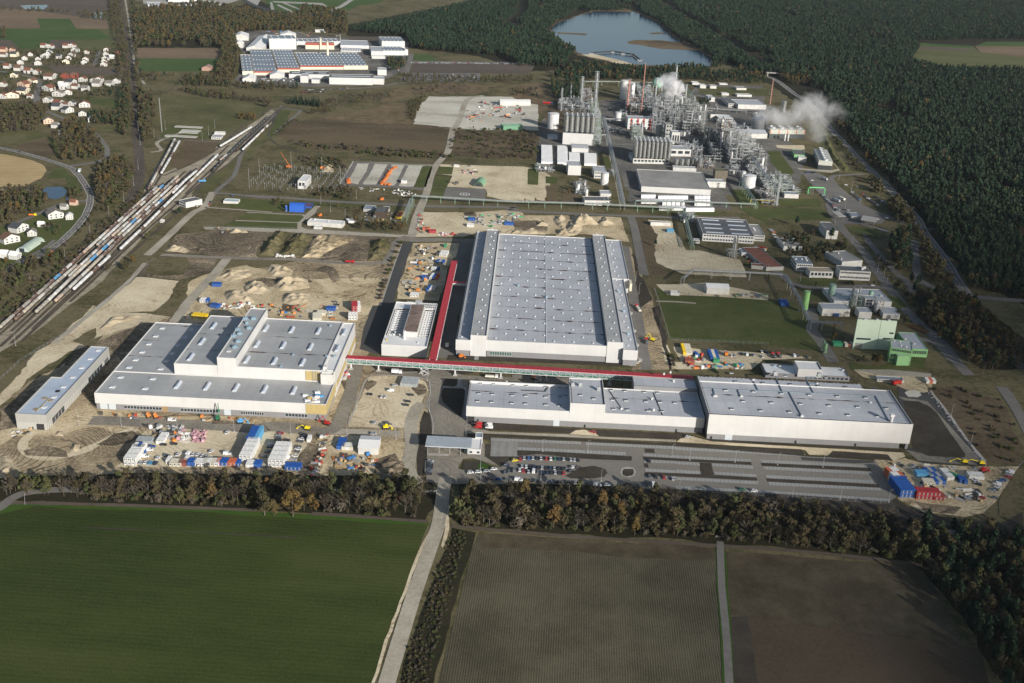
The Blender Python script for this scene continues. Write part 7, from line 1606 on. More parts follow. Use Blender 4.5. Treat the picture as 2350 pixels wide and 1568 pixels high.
# cooling towers
def cooler(lb,i,a,b,ty,d,n,wall,st,fan_rows=1):
 A=G(i,*a);B=G(i,*b);h=zat(A,i,ty);w_=(B-A).length;t=thing('cooling_tower',lb,'cooling tower',tuple(A),math.atan2(B.y-A.y,B.x-A.x));mb=MB();mb.box(0,w_,0,d,h*.5,h,bottom=True);mb.build('casing',wall,t)
 mb=MB();[mb.box(w_*k/24,w_*k/24+.25,0,.3,0,h*.5)for k in range(25)];[mb.box(0,w_,.02,.25,h*.1*k,h*.1*k+.15,bottom=True)for k in range(5)];mb.box(.5,w_-.5,.5,d-.5,0,h*.5-.02);mb.build('louvre_bay',P('louvre',(.10,.11,.11),.8),t)
 for k in range(n):
  x,y=((k+.5)*w_/n,d/2)if fan_rows==1 else(w_/2,(k+.5)*d/n);rr_=min(w_/n if fan_rows==1 else w_,d if fan_rows==1 else d/n)*.34;mb=MB();mb.lathe(x,y,[(rr_*1.1,h),(rr_*.92,h+1.4),(rr_,h+3),(rr_*.9,h+3),(rr_*.8,h+1.2)],16);mb.build('fan_ring',m_metal,t)
  mb=MB();mb.cyl(x,y,h+.05,h+1,rr_*.85,n=12);mb.build('fan',m_dark,t)
 if st:
  for f in(.02,.26,.5,.75,.98):mb=MB();mb.box(w_*f-.6,w_*f+.6,-.12,-.004,h*.5,h,bottom=True);mb.build('orange_stripe',m_orange,t)
cooler('steaming cooling tower with four fan rings and orange stripes',4,(10,780),(332,785),700,20,4,P('cooler_casing',(.46,.47,.42),.8,var=.2,vs=.5),True)
A=G(4,455,1068);q=G(4,335,880,11);cooler('long pale cooling tower with a row of fans running away from the gate',4,(455,1065),(582,1075),985,max(40,q.y-A.y),7,MATS['cooler_casing'],False,2)
for k in(152,182):tank('white_column','white vertical vessel in front of the striped cooling tower, %s of two'%('left' if k<160 else 'right'),'vessel',4,k,805,742,7)
# bagged goods: each wrapped block is a thing
m_bag=P('white_wrap',(.80,.80,.80),.45,var=.12,vs=1.5)
def wrapped(lb,grp,cells,sz):
 first=None
 for(x,y,k)in cells:
  if first is None:
   mb=MB();a,b,h=sz;nx=max(1,int(a/1.3))
   for j in range(nx):mb.box(-a/2+j*a/nx+.05,-a/2+(j+1)*a/nx-.05,-b/2,b/2,0,h*(1 if j%3 else .94));mb.box(-a/2+j*a/nx+.15,-a/2+(j+1)*a/nx-.15,-b/2+.1,b/2-.1,h*.93,h*1.04)
   first=mb.build('wrapped_pallet_row',m_bag);o=first;o['category']='wrapped pallets'
  else:o=first.copy();COL.objects.link(o)
  o.location=(x,y,.3);o['label']=lb%k;o['group']=grp
def blockrows(nm,x0,x1,y0,y1,n,sz=None):
 A=G(3,x0,y1);B=G(3,x1,y1);C_=G(3,x0,y0);w_=B.x-A.x
 wrapped('row of white wrapped pallets, %s from the front of the '+nm,'white wrapped pallet rows of the '+nm,[((A.x+B.x)/2+(C_.x-A.x)*k/n,A.y+(C_.y-A.y)*k/n,['nearest','2nd','3rd'][k]if k<3 else '%dth'%(k+1))for k in range(n)],(w_,(C_.y-A.y)/n*.8,3.2))
blockrows('leftmost block',268,372,855,1012,14);blockrows('second block',415,512,860,1020,14);blockrows('third block',522,622,925,1012,9);blockrows('rightmost block',662,775,930,1030,10)
cl=[(a,b)for a in range(1200,1310,33)for b in(1330,1378)]+[(a,1340)for a in range(1355,1620,30)]+[(a,1375)for a in range(1250,1580,38)]+[(a,1395)for a in range(1395,1600,42)]+[(a,b)for b in(1340,1378,1400)for a in range(1690,1800,36)]+[(a,1440)for a in range(1365,1580,30)]+[(a,1452)for a in range(1610,1840,25)]
cl=sorted(cl);A=[G(3,*q)for q in cl];wrapped('white wrapped stack in front of the warehouse, %s','white wrapped stacks in front of the warehouse',[(p.x,p.y,ordn(k))for k,p in enumerate(A)],(4.4,5,4))
# == railway
m_rail=P('rail',(.16,.13,.11),.5,.6);m_bogie=P('bogie',(.045,.040,.036),.8)
m_slab=P('hatch_grey',(.40,.38,.34),.7)
def tankcar():
 t=thing('tank_wagon','','tank wagon');r=1.45;mb=MB()
 M=Matrix.Translation((0,0,2.75))@Matrix.Rotation(PI/2,4,'Y');mb.lathe(0,0,[(.02,-7.3),(r*.75,-7.1),(r,-6.6),(r,6.6),(r*.75,7.1),(.02,7.3)],12,M=M)
 mt=P('tank_shell',(.6,.6,.58),.45,var=.22,vs=.35,rnd=[(.50,.49,.45),(.40,.385,.35),(.55,.54,.51),(.33,.31,.27),(.48,.46,.41),(.22,.20,.175),(.54,.54,.52),(.44,.39,.31),(.36,.33,.28),(.46,.36,.28)])
 mb.build('tank',mt,t);mb=MB();mb.box(-7.6,7.6,-1.25,-1.0,1.0,1.35,bottom=True);mb.box(-7.6,7.6,1.0,1.25,1.0,1.35,bottom=True);mb.box(-7.7,-7.5,-1.3,1.3,.9,1.4,bottom=True);mb.box(7.5,7.7,-1.3,1.3,.9,1.4,bottom=True);mb.build('underframe',m_bogie,t)
 for s in(-5.3,5.3):
  mb=MB();mb.box(s-1.4,s+1.4,-1,1,.5,.95,bottom=True);[mb.tube((s+a,-.85,.48),(s+a,.85,.48),.46,8,cap=True)for a in(-.9,.9)];mb.build('bogie',m_bogie,t)
 mb=MB();mb.cyl(0,0,4.1,4.5,.45,n=8);mb.box(-2.2,2.2,-.45,.45,4.22,4.30);mb.tube((2.4,-1.4,1.2),(2.4,-.5,4.3),.06,4);mb.build('hatch',m_slab,t);return t
TC=tankcar();TCB=[None]
def recolour(o,mt):
 for c_ in KIDS.get(o.name,()):
  if c_.name.startswith('tank'):c_.material_slots[0].link='OBJECT';c_.material_slots[0].material=mt
p_bluet=P('blue_tank',(.10,.28,.50),.4,var=.2,vs=.5);p_blackt=P('black_tank',(.055,.05,.045),.6,var=.3,vs=.5);p_whitet=P('white_tank2',(.58,.58,.57),.4,var=.1);p_brownt=P('brown_tank',(.15,.10,.08),.6,var=.2)
def train(nm,pts,col='mix',blues=(),seed=0):
 r_=random.Random(seed);v=pts;s=0;tot=sum((v[k+1]-v[k]).length for k in range(len(v)-1));k=0;tl=[]
 while s+15.4<tot:
  a=s+7.7;j=0;q=a
  while q>(v[j+1]-v[j]).length:q-=(v[j+1]-v[j]).length;j+=1
  d=(v[j+1]-v[j]).normalized();p=v[j]+d*q;L_=r_.choice((.82,.95,1.0,1.0));tl.append((p,math.atan2(d.y,d.x),L_));s+=15.6*L_
 for k,(p,an,L_)in enumerate(tl):
  global TC
  o=TC if not TCB[0]else dup(TC,(0,0,0));TCB[0]=1
  o.location=(p.x,p.y,.25);o.rotation_euler.z=an;o.scale=(L_,1,1);c_='grey-white'
  b=r_.random()
  if k in blues:recolour(o,p_bluet);c_='blue'
  elif col=='black':recolour(o,p_blackt);c_='black'
  elif col=='white' and b<.8:recolour(o,p_whitet);c_='white'
  elif col!='black' and b>.88:recolour(o,p_brownt);c_='brown-topped'
  o['label']='%s tank wagon, number %d from the front-left end of the %s'%(c_,len(tl)-k,nm);o['group']='tank wagons of the '+nm;o['category']='tank wagon'
def q5(s):return GS(5,s,1.5)
train('leftmost train',q5('1440 425 1180 655 830 970 560 1218 215 1525 130 1600 -40 1750'),blues=(20,),seed=1)
train('second train',q5('1500 405 1200 672 880 970'),blues=(0,),seed=2);train('second train, lower part',q5('705 1140 480 1335 250 1545 130 1650'),seed=3)
train('third train',q5('1635 322 1250 680 980 918 600 1280'),seed=4);train('fourth train',q5('1645 350 1255 712 920 1020 640 1275 420 1490 280 1620'),blues=(11,17,19),seed=5)
train('fifth train',q5('1632 410 1385 632 1110 890 820 1175 485 1495'),blues=(4,),seed=6);train('sixth train',q5('1840 245 1700 362 1570 495'),'white',seed=7);train('sixth train, lower part',q5('1010 1055 860 1195 670 1370'),'white',seed=8)
train('longest white train',q5('2000 125 1740 380 1560 550 1330 780 1090 1008'),'white',seed=9);train('left siding train',q5('1605 -20 1540 110 1450 275 1355 455'),seed=10);train('right siding train',q5('1648 0 1560 160 1470 315'),'white',seed=11)
train('upper white train',q5('2310 -130 2150 -30 1995 62'),'white',seed=12);train('black train',q5('2480 -230 2250 -20 2080 150 1940 292'),'black',seed=13);train('short silver train',q5('2460 -146 2330 -20 2210 95'),'white',seed=14);train('pair of wagons',q5('2085 125 2000 195'),seed=15)
def track(pts,nm='railway_track',lb='railway track',lvl=8):
 pts=smooth(pts,4);mb=MB();z=layer(pts,6)
 A,B=strip_pts(pts,-1.5,1.5);n=len(pts);mb.add([(p.x,p.y,z)for p in A+B],[(k,k+1,n+k+1,n+k)for k in range(n-1)],1)
 for o_ in(-.75,.75):
  A,B=strip_pts(pts,o_-.09,o_+.09);mb.add([(p.x,p.y,z+.16)for p in A+B],[(k,k+1,n+k+1,n+k)for k in range(n-1)],0)
 o=mb.build(nm,[m_rail,g_ballast]);o['kind']='structure'
for s in('1500 375 1180 655 560 1218 -40 1750','1560 350 880 970 250 1545 -100 1850','1700 270 1250 680 600 1280 100 1740','1760 260 1255 712 640 1275 280 1620 0 1880','1800 270 1385 632 820 1175 485 1495 100 1850','1950 150 1570 495 1010 1055 670 1370 300 1720','2100 30 1740 380 1330 780 900 1190 600 1460 200 1830',
     '2500 -330 2250 -170 1995 62 1780 190 1500 310','2560 -300 2250 -20 1940 292 1700 500 1300 850 950 1180 640 1470','2570 -290 2330 -20 2100 200 1880 350 1760 520 1500 760 1180 1040','1620 -60 1450 275 1320 500','1665 -50 1560 160 1420 400','2090 125 1900 290 1700 480'):
 track(GS(5,s))
for off in(-2.6,2.6):
 A,B=strip_pts(smooth(GS(0,'277 0 283 60 296 140 307 250 318 350 320 400 300 460 265 510 200 560 140 620 60 690 -60 790'),4),off,off);track(A[::3])
track(GS(2,'645 968 600 1030 540 1150 505 1230 560 1310 700 1370 900 1420 1200 1450 1700 1480 2100 1500'));track(GS(2,'610 1000 560 1080 440 1200 200 1400'))
# == road vehicles
m_tyre=P('tyre',(.02,.02,.02),.9);m_lamp=P('lamp_glass',(.6,.6,.55),.2)
PAINT={'white':(.72,.72,.72),'silver':(.40,.42,.44),'black':(.018,.018,.020),'blue':(.03,.10,.32),'red':(.42,.02,.02),'grey':(.13,.135,.14),'yellow':(.75,.58,.02),'green':(.03,.16,.08),'orange':(.65,.20,.03),'lightblue':(.10,.35,.65),'dark blue':(.015,.03,.08)}
def carshape(kind):
 """side profile (x forward, z up) lofted across the width with tumblehome"""
 pr={'car':([(-2.15,.3),(-2.2,.85),(-2.0,1.0),(1.0,.98),(1.9,.82),(2.12,.6),(2.1,.3)],[(-1.95,1.0),(-1.5,1.42),(.1,1.45),(.95,.98)],.88,.70,1.3),
     'van':([(-2.6,.35),(-2.65,1.2),(1.7,1.2),(2.5,1.05),(2.65,.7),(2.6,.35)],[(-2.6,1.2),(-2.5,2.25),(1.0,2.3),(1.75,1.2)],.98,.86,1.75)}[kind]
 lo,up,hw,hw2,wx=pr;b=MB();n=len(lo)
 b.add([(x,-hw,z)for x,z in lo]+[(x,hw,z)for x,z in lo],[tuple(range(n)),tuple(range(2*n-1,n-1,-1))]+[(k+1,k,n+k,n+k+1)for k in range(n-1)])
 g=MB();m_=len(up);a=[(x,-hw*(1 if k in(0,m_-1)else hw2/hw),z)for k,(x,z)in enumerate(up)];c_=[(x,-y,z)for x,y,z in a]
 if kind=='car':
  g.add(a+c_,[tuple(range(m_)),tuple(range(2*m_-1,m_-1,-1)),(1,0,m_,m_+1),(3,2,m_+2,m_+3)]);b.add([(x,y*1.02,z+.02)for x,y,z in(a[1],a[2],c_[2],c_[1])],[(0,1,2,3)])
 else:
  b.add(a+c_,[tuple(range(m_)),tuple(range(2*m_-1,m_-1,-1)),(1,0,m_,m_+1),(2,1,m_+1,m_+2)]);g.add([a[2],a[3],c_[3],c_[2]],[(0,1,2,3)]);g.add([(.2,-.97,1.3),(1.4,-.97,1.3),(.95,-.90,2.0),(.2,-.90,2.0)],[(0,1,2,3)]);g.add([(.2,.97,1.3),(1.4,.97,1.3),(.95,.90,2.0),(.2,.90,2.0)],[(3,2,1,0)])
 return b,g,wx,hw
CARP={}
def car(x,y,an,col,kind='car',z=.3):
 key=(kind,col)
 if key not in CARP:
  nm={'car':'parked_car','van':'parked_van'}[kind];t=thing(nm,'',kind);b,g,wx,hw=carshape(kind);b.build('body',P('paint_'+col,PAINT[col],.3,.1,spec=.5),t);g.build('window',m_glass,t)
  for sx in(-wx,wx):
   for sy in(-hw+.08,hw-.08):mb=MB();mb.tube((sx,sy-.12,.33),(sx,sy+.12,.33),.34,8,cap=True);mb.build('wheel',m_tyre,t)
  CARP[key]=t;o=t
 else:o=dup(CARP[key],(0,0,0))
 o.location=(x,y,z);o.rotation_euler.z=an;o['_c']=col;return o
GRPS={}
def park(grp,i,s,an=90,z=.3):
 """'x y c[v]' triples; colour letter, v after it for a van; heading in degrees"""
 ab={'w':'white','s':'silver','k':'black','b':'blue','r':'red','g':'grey','y':'yellow','n':'green','o':'orange','l':'lightblue','d':'dark blue'}
 q=s.split()
 for k in range(0,len(q),3):
  x,y,c_=float(q[k]),float(q[k+1]),q[k+2];p=G(i,x,y);a=an
  if len(c_)>1 and c_[-1].isdigit():a=int(c_[-1])*20;c_=c_[:-1]
  o=car(p.x,p.y,math.radians(a)+random.uniform(-.05,.05),ab[c_[0]],'van' if c_.endswith('v')else 'car',z);GRPS.setdefault(grp,[]).append((OFF[i][0]+x*SCL.get(i,.25),o,ab[c_[0]],'van' if c_.endswith('v')else 'car'))
def autorow(i,x0,y0,x1,y1,n,seed,cols='wskkgbskgrkdw',skip=.0,j=3):
 r_=random.Random(seed);return ' '.join('%.0f %.0f %s'%(x0+(x1-x0)*k/(n-1)+r_.uniform(-j,j),y0+(y1-y0)*k/(n-1)+r_.uniform(-j,j),r_.choice(cols))for k in range(n)if r_.random()>=skip)
park('car park top row',15,'925 1090 r 960 1082 s 1002 1080 b 1040 1082 s 1076 1080 k 1114 1085 s 1165 1085 r 1204 1088 w 1243 1088 n 1283 1090 d 1323 1090 s 1354 1090 k 1388 1095 s 1422 1098 s 1455 1098 k');park('car park curve',15,'875 1103 y1 795 1143 d1 1410 1165 w2 1455 1168 k1 1360 1180 g1 1390 1200 k1')
park('car park middle row',15,'940 1155 s 978 1160 w 1012 1165 k 1050 1160 d 1088 1168 k 1125 1170 s 1160 1172 k 1200 1172 d 1238 1175 s 1275 1175 k 1316 1178 k')
park('car park lower row',15,'783 1212 g 820 1205 g 868 1195 gv 920 1190 w 955 1198 r 1000 1205 s 1046 1205 wv 1086 1208 g 1133 1215 d 1172 1215 d 1208 1215 k 1246 1215 s 1282 1217 k 1322 1220 r')
park('front kerb row',15,'640 1272 k 722 1275 b 815 1280 g 908 1285 wv 1015 1292 k 1085 1292 g 1190 1298 s 1275 1302 k 1375 1305 k 1450 1312 s 1525 1312 g 1630 1330 wv 1725 1328 s',0)
park('gate approach row',15,'467 1215 w 540 1210 w 615 1203 s 682 1182 w',10);park('gate side stack',15,'100 1112 s 95 1128 g 95 1142 k 92 1158 k 92 1172 k 88 1190 g 85 1205 g 82 1225 k',0)
park('far bays',15,'2108 1108 k 2110 1250 g 2170 1252 k 2242 1258 r 2322 1270 s 2088 1318 k 2143 1325 wv');park('hall fronts',15,'483 765 k 1587 840 r 575 285 w',160);park('hall fronts',16,'112 885 s 610 1368 n 720 1382 w',10)
park('red and white service vans',15,'540 772 rv 535 798 rv 632 780 wv 638 802 wv',175)
park('sandy square',14,'1272 742 s1 1235 790 wv 1043 822 k 1157 845 w4 1192 846 w4 1422 828 k0 1395 887 k0 1378 920 k0 1088 1082 s3 1200 1085 g3 1225 1102 g3 1078 1185 s0',178)
park('site yard left',14,'225 1180 r 210 1200 s 205 1220 g 205 1240 k 205 1262 d 140 1280 w 130 1305 d 105 1350 g 75 1392 s 283 1245 k 430 1190 k 440 1210 k 415 1232 w 405 1258 g 388 1305 g 385 1325 w 372 1352 g 355 1388 w 345 1420 s 272 1405 wv 237 1480 wv',170)
park('container yard',13,'1400 1302 b 1370 1335 wv 1332 1395 wv 1295 1450 s4 1340 1447 w4 1382 1452 l4 1430 1455 d4 1452 1405 w4 1502 1285 k 1600 1278 k 1942 1345 w4 2088 1172 w4 2088 1370 wv 1730 1370 wv4 1776 1375 w4 1818 1375 w4 1862 1385 w4 1900 1392 s4 1535 1385 g 1638 1375 w4',5);park('site road by the west hall',13,'1580 1062 wv',0)
park('east yard',17,'990 845 s 1025 878 k 1045 915 k 1785 833 s 1795 945 w 1825 975 w 1835 990 k 2180 850 s 2165 865 wv 2150 885 s 2145 910 r 2095 945 b 2050 965 b 2030 990 wv 2035 1020 w 2010 1045 g 1985 1060 s 2000 1130 g 1560 820 w 1870 1130 r 1725 1135 s',155)
park('gravel strip behind the far hall',16,'512 138 w 541 138 s 607 125 k 652 130 wv 680 132 k 717 134 s 797 148 w 1088 142 wv 1122 142 g 1210 155 g 830 105 d 790 102 w',90)
park('staff park, first line',4,autorow(4,500,1300,650,1460,20,1,j=2),0);park('staff park, second line',4,autorow(4,770,1283,850,1360,7,2),0);park('staff park, third line',4,autorow(4,870,1300,1010,1400,13,3),0);park('staff park, fourth line',4,autorow(4,990,1325,1090,1395,8,4),0)
park('staff park, gate side',4,'715 1214 w 405 1172 w 818 1232 g 845 1165 r 990 1515 r 1003 1530 w 1088 1520 w 735 1445 s 742 1468 w 700 1440 k 650 1440 s',0);park('staff park by the barrier',4,autorow(4,350,1100,430,1098,6,5,'bdkd'),90);park('parked row at the office',12,'25 288 s 40 300 s 55 310 o 55 330 w 70 355 w 1560 1275 w 880 330 k 905 350 d 1090 180 w 960 800 w',0)
park('laboratory car park',3,autorow(3,2020,535,2300,540,16,6,'kkkgd')+' 1870 480 w 1880 495 w 1885 505 s',90)
FAR=[(2,autorow(2,1820,578,2900,590,64,7,'wwsswkrw',.05)),(2,autorow(2,1810,690,2420,690,26,8,'kgskdwk',.1)),(2,autorow(2,1900,715,2420,715,20,9,'kgswd',.2)),(2,autorow(2,830,832,1080,825,16,10,'kgswdkk')),(2,autorow(2,820,850,1020,848,13,11,'kgwrd')),(2,autorow(2,1110,820,1230,815,6,12)),(2,autorow(2,1060,330,1200,335,13,13)),(2,autorow(2,1600,530,1620,620,8,14)),(2,autorow(2,1690,540,1700,650,9,15))]
mb=MB();fcol='wskbrgnd';bb,gg,_,_=carshape('car')
for i,q in FAR:
 q=q.split()
 for k in range(0,len(q),3):p=G(i,float(q[k]),float(q[k+1]));M=rz(PI/2,(p.x,p.y,.3));mb.add(bb.v,bb.f,fcol.index(q[k+2]),M);mb.add(gg.v,gg.f,8,M)
o=mb.build('parked_cars',[P('paint_'+c_,PAINT[c_],.3,.1,spec=.5)for c_ in('white','silver','black','blue','red','grey','green','dark blue')]+[m_glass]);tag(o,'hundreds of tiny far parked cars in lines around the back works','cars',kind='stuff')
park('village bypass',5,'182 92 d 805 413 k 850 432 k 750 440 k 620 523 b 1810 590 w 1935 552 k 1940 562 g 1925 575 r 2132 495 b',110);park('bypass by the wood',1,'890 1250 k 955 1440 d',100);park('main east road',4,'696 806 w 700 825 w 1290 1000 k',120);park('switchyard road',6,'512 425 w 225 455 k 1822 958 w 1818 1040 w 1700 1205 w 1685 1325 w 1620 1075 wv',100)
park('left of the long corridor',6,'730 1475 g 745 1500 k 730 1530 w',0);park('behind the west hall',14,'680 65 w 680 93 w 705 125 o',0);park('in the belt clearing',15,'705 1435 r 795 1440 s 1480 1465 s 855 1440 k',0);park('under the belt trees',20,autorow(20,1540,73,1650,78,4,21,'wws')+' 1845 80 r 1835 105 r 2275 100 r 2320 100 s',0)
for grp,L_ in GRPS.items():
 cn={}
 for(x,o,c_,kd)in sorted(L_,key=lambda v:v[0]):
  k=cn.get((c_,kd),0);cn[(c_,kd)]=k+1;del o['_c'];o['category']=kd;o['label']='%s %s, %s %s, %s'%(c_,kd,ordn(k),'of its colour',grp);o['group']='vehicles: '+grp
# lorries, buses and machines
def lorry(lb,i,x,y,an,cab,body,L_=8,cat='lorry',low=False,nm='lorry'):
 p=G(i,x,y);t=thing(nm,lb,cat,(p.x,p.y,.3),math.radians(an));cm=P('paint_'+cab,PAINT[cab],.35,.1);bm_=P('paint_'+body,PAINT[body],.4)if body in PAINT else P('canvas',(.62,.60,.52),.8)
 mb=MB();mb.prism([(L_-2.3,-1.2),(L_-.1,-1.2),(L_-.1,1.2),(L_-2.3,1.2)],.6,2.9);mb.build('cab',cm,t);mb=MB();mb.box(L_-.1,L_-.04,-1.1,1.1,1.7,2.6,bottom=True);mb.build('windscreen',m_glass,t)
 mb=MB();mb.box(0,L_-2.6,-1.25,1.25,1.1,1.9 if low else 3.5,bottom=True)
 if low:mb.box(.3,L_-3,-.9,.9,1.9,2.3)
 mb.build('load_bed',bm_,t);mb=MB();mb.box(0,L_-2.3,-.5,.5,.7,1.1,bottom=True);mb.build('chassis',m_bogie,t)
 for sx in(1.2,2.5,L_-1.2):mb=MB();mb.tube((sx,-1.2,.5),(sx,1.2,.5),.5,8,cap=True);mb.build('wheel',m_tyre,t)
for a in(('white lorry with an orange flash on the site road',14,1245,625,0,'white','white',8,'lorry'),('white tipper lorry on the road in front of the bridge',15,600,338,0,'white','canvas',10,'lorry',True),('red tipper lorry on the haul road',6,820,1108,0,'red','red',9,'lorry',True),('red and white lorry with a long trailer beside the central hall',11,1175,1045,100,'red','canvas',14,'lorry',True),
     ('yellow and white sweeper beside the central hall',14,1752,395,90,'yellow','white',5,'lorry'),('white bus at the village junction',5,728,285,105,'white','white',11,'bus'),('silver tanker, left of two in the lorry park',4,655,1375,115,'silver','silver',13,'tanker'),('white tanker, right of two in the lorry park',4,700,1360,110,'white','canvas',13,'tanker'),
     ('silver tanker at the lorry park entrance',4,540,1175,120,'silver','silver',10,'tanker'),('red fire engine behind the far east hall',17,930,-55,30,'red','red',9,'fire engine'),('red crane lorry on the gravel strip, left of two',16,915,165,100,'red','grey',8,'lorry',True),('red crane lorry on the gravel strip, right of two',16,962,160,100,'red','grey',7,'lorry',True),
     ('yellow lorry on the country lane',5,265,680,10,'yellow','orange',8,'lorry',True),('blue shunting lorry beside the yard tracks',5,1825,370,20,'lightblue','lightblue',8,'lorry',True),('blue and red lorry behind the flare stacks',3,285,465,-5,'blue','red',16,'lorry'),('orange lorry at the gravel yard edge',16,465,145,90,'white','orange',6,'lorry'),('red lorry at the digging site beside the central hall',11,1238,1340,90,'red','grey',9,'lorry',True)):lorry(*a)
def digger(lb,i,x,y,an,col,cat='excavator',reach=5,boom=4):
 p=G(i,x,y);t=thing('excavator' if cat=='excavator' else 'work_platform',lb,cat,(p.x,p.y,.3),math.radians(an));m_=P('paint_'+col,PAINT[col],.4)
 mb=MB();mb.box(-1.6,1.8,-1.3,1.3,1.1,2.3,bottom=True);mb.box(-.2,1.3,.2,1.2,2.3,3.1);mb.build('body',m_,t);mb=MB();mb.box(-1.9,1.9,-1.5,-.9,0,.9);mb.box(-1.9,1.9,.9,1.5,0,.9);mb.build('track',m_tyre,t)
 mb=MB();mb.tube((1.3,-.4,1.8),(1.3+reach*.5,-.4,1.8+boom),.3,4);mb.tube((1.3+reach*.5,-.4,1.8+boom),(1.3+reach,-.4,boom*.5),.22,4);mb.box(reach+.8,reach+1.9,-1,.2,boom*.5-1,boom*.5,bottom=True);mb.build('boom',m_,t)
for a in(('orange excavator digging beside the bypass',5,450,1050,20,'orange'),('small red excavator on the corner of the site road',14,655,1095,160,'red'),('yellow telehandler on the site road',14,475,1140,175,'yellow','excavator',6,1),('yellow and red loader beside the sandy square',14,1190,1130,10,'yellow','excavator',3,1),('yellow excavator digging beside the central hall',11,1290,1305,150,'yellow'),
     ('yellow boom lift, left of two at the end of the dark road',17,1690,760,175,'yellow','boom lift',8,1),('yellow boom lift with white arm, right of two at the end of the dark road',17,1870,775,175,'yellow','boom lift',12,1),('green mobile crane in front of the west hall',13,2000,1050,100,'green','crane',4,9),('orange site machine, left of two in front of the west hall',13,1365,1025,120,'orange','excavator',2,1),
     ('orange site machine, right of two in front of the west hall',13,1430,1030,120,'orange','excavator',2,1),('blue lift in front of the west hall',13,2205,1080,10,'lightblue','boom lift',4,2),('orange machine by the settling heap',6,597,250,30,'orange','excavator',3,2),('red digger in the east yard',17,1880,850,20,'red','excavator',3,2),('orange machines near the corner of the central hall',14,1880,480,10,'orange','excavator',2,1),('brown crawler behind the low east hall',15,1050,350,0,'orange','excavator',4,1)):digger(*a)
p=G(6,300,235);t=thing('mobile_crane','orange mobile crane with a long raised jib at the switchyard','crane',(p.x,p.y,.3));mb=MB();mb.box(-3,4,-1.3,1.3,.5,2.6);mb.build('body',m_orange,t);mb=MB();h=zat(p,6,95);mb.tube((1,0,2.5),(G(6,222,95,h).x-p.x,0,h),.5,4,r2=.2);mb.build('jib',m_orange,t)
mb=MB();mb.box(-1.5,1.5,-.6,.6,0,1.4);mb.box(-.4,1.2,-.5,.5,1.4,2.1);mb.box(-1.9,-1.5,-1.2,1.2,.3,1.2);sp_=mb.build('snow_plough',m_orange);sp_['category']='machine';first=True
for k,(x,y)in enumerate([(1160,380),(1172,368),(1185,352),(1195,340),(1205,322),(1212,310),(1220,296),(1228,284),(1238,270),(1262,248),(1280,240),(1165,392),(1195,395),(1222,398),(850,352),(852,366),(855,380),(1155,532),(588,680)]):
 o=sp_ if k==0 else sp_.copy();p=G(6,x,y);o.location=(p.x,p.y,.3);o.scale=(1.5,1.5,1.3);o.rotation_euler.z=.3*(k%5)
 if k:COL.objects.link(o)
 o['label']='orange road-service machine, '+ordn(k)+' on the striped lorry park' if k<14 else('orange machine, %s of three at the left of the lorry park'%ordn(k-14)if k<17 else('lone orange machine on the rubble' if k==17 else 'orange machine with green cover on the grass'));o['group']='orange machines'
# == containers and site cabins
CC={'w':(.66,.66,.64),'b':(.02,.09,.33),'r':(.33,.03,.035),'o':(.50,.13,.06),'y':(.72,.50,.02),'c':(.58,.55,.45),'g':(.33,.36,.37),'n':(.03,.25,.12),'m':(.24,.07,.05),'l':(.10,.33,.55)}
CNM={'w':'white','b':'blue','r':'dark red','o':'orange-red','y':'yellow','c':'cream','g':'grey','n':'green','m':'rust-red','l':'light blue'}
CP={}
def cabin(x,y,z,an,c_,win):
 key=(c_,win)
 if key not in CP:
  t=thing('site_cabin' if win else 'shipping_container','','site cabin' if win else 'container');mb=MB();mb.box(0,2.45,0,6.0,.0,2.6,bottom=True)
  for k in range(9):mb.box(.02,2.43,.3+k*.62,.45+k*.62,2.6,2.66)
  mb.build('body',P('cabin_'+c_,CC[c_],.6,var=.25,vs=.7),t)
  if win:mb=MB();mb.box(.35,1.15,-.05,-.004,1.0,1.9,bottom=True);mb.build('window',m_glass,t);mb=MB();mb.box(1.45,2.15,-.05,-.004,.1,2.1,bottom=True);mb.build('door',MATS['gate_grey'],t)
  else:mb=MB();[mb.box(.3+k*.6,.36+k*.6,-.06,-.004,.1,2.5)for k in range(4)];mb.build('door_bar',m_steel,t)
  mb=MB();mb.box(-.03,2.48,-.03,.1,2.45,2.68);mb.box(-.03,2.48,5.9,6.03,2.45,2.68);mb.build('frame',m_steel if c_ in 'cwg' else MATS['cabin_'+c_],t);CP[key]=t;o=t
 else:o=dup(CP[key],(0,0,0))
 o.location=(x,y,z);o.rotation_euler.z=an;return o
def cabins(nm,i,x,y,cols,nx=1,ny=1,nz=1,an=0,win=1):
 """a block of cabins from its front-left foot; cols picks colours in order (right, back, up)"""
 p=G(i,x,y);a=math.radians(an);k=0
 for c3 in range(nz):
  for b in range(ny):
   for q in range(nx):
    c_=cols[k%len(cols)];dx,dy=q*2.5,b*6.08;o=cabin(p.x+dx*math.cos(a)-dy*math.sin(a),p.y+dx*math.sin(a)+dy*math.cos(a),.3+c3*2.68,a,c_,win)
    o['label']='%s %s%s%s%s, %s'%(CNM[c_],'cabin' if win else 'container',' %s'%ordn(q)if nx>1 else '',', row %d'%(b+1)if ny>1 else '',(', lower',', upper',', top')[c3]if nz>1 else '',nm);o['group']='cabins of the '+nm;k+=1
cabins('white office stack at the left',13,1140,1467,'w',3,3,2);cabins('end of the left office stack',13,1222,1362,'bw',3,1,2)
cabins('tall office stack with streaked roof',13,2198,1440,'w',3,4,2);cabins('blue stack behind streaked office',13,2260,1287,'bbl',3,3,2,0,0);cabins('white block with rusty roof',14,112,1482,'w',4,4,2)
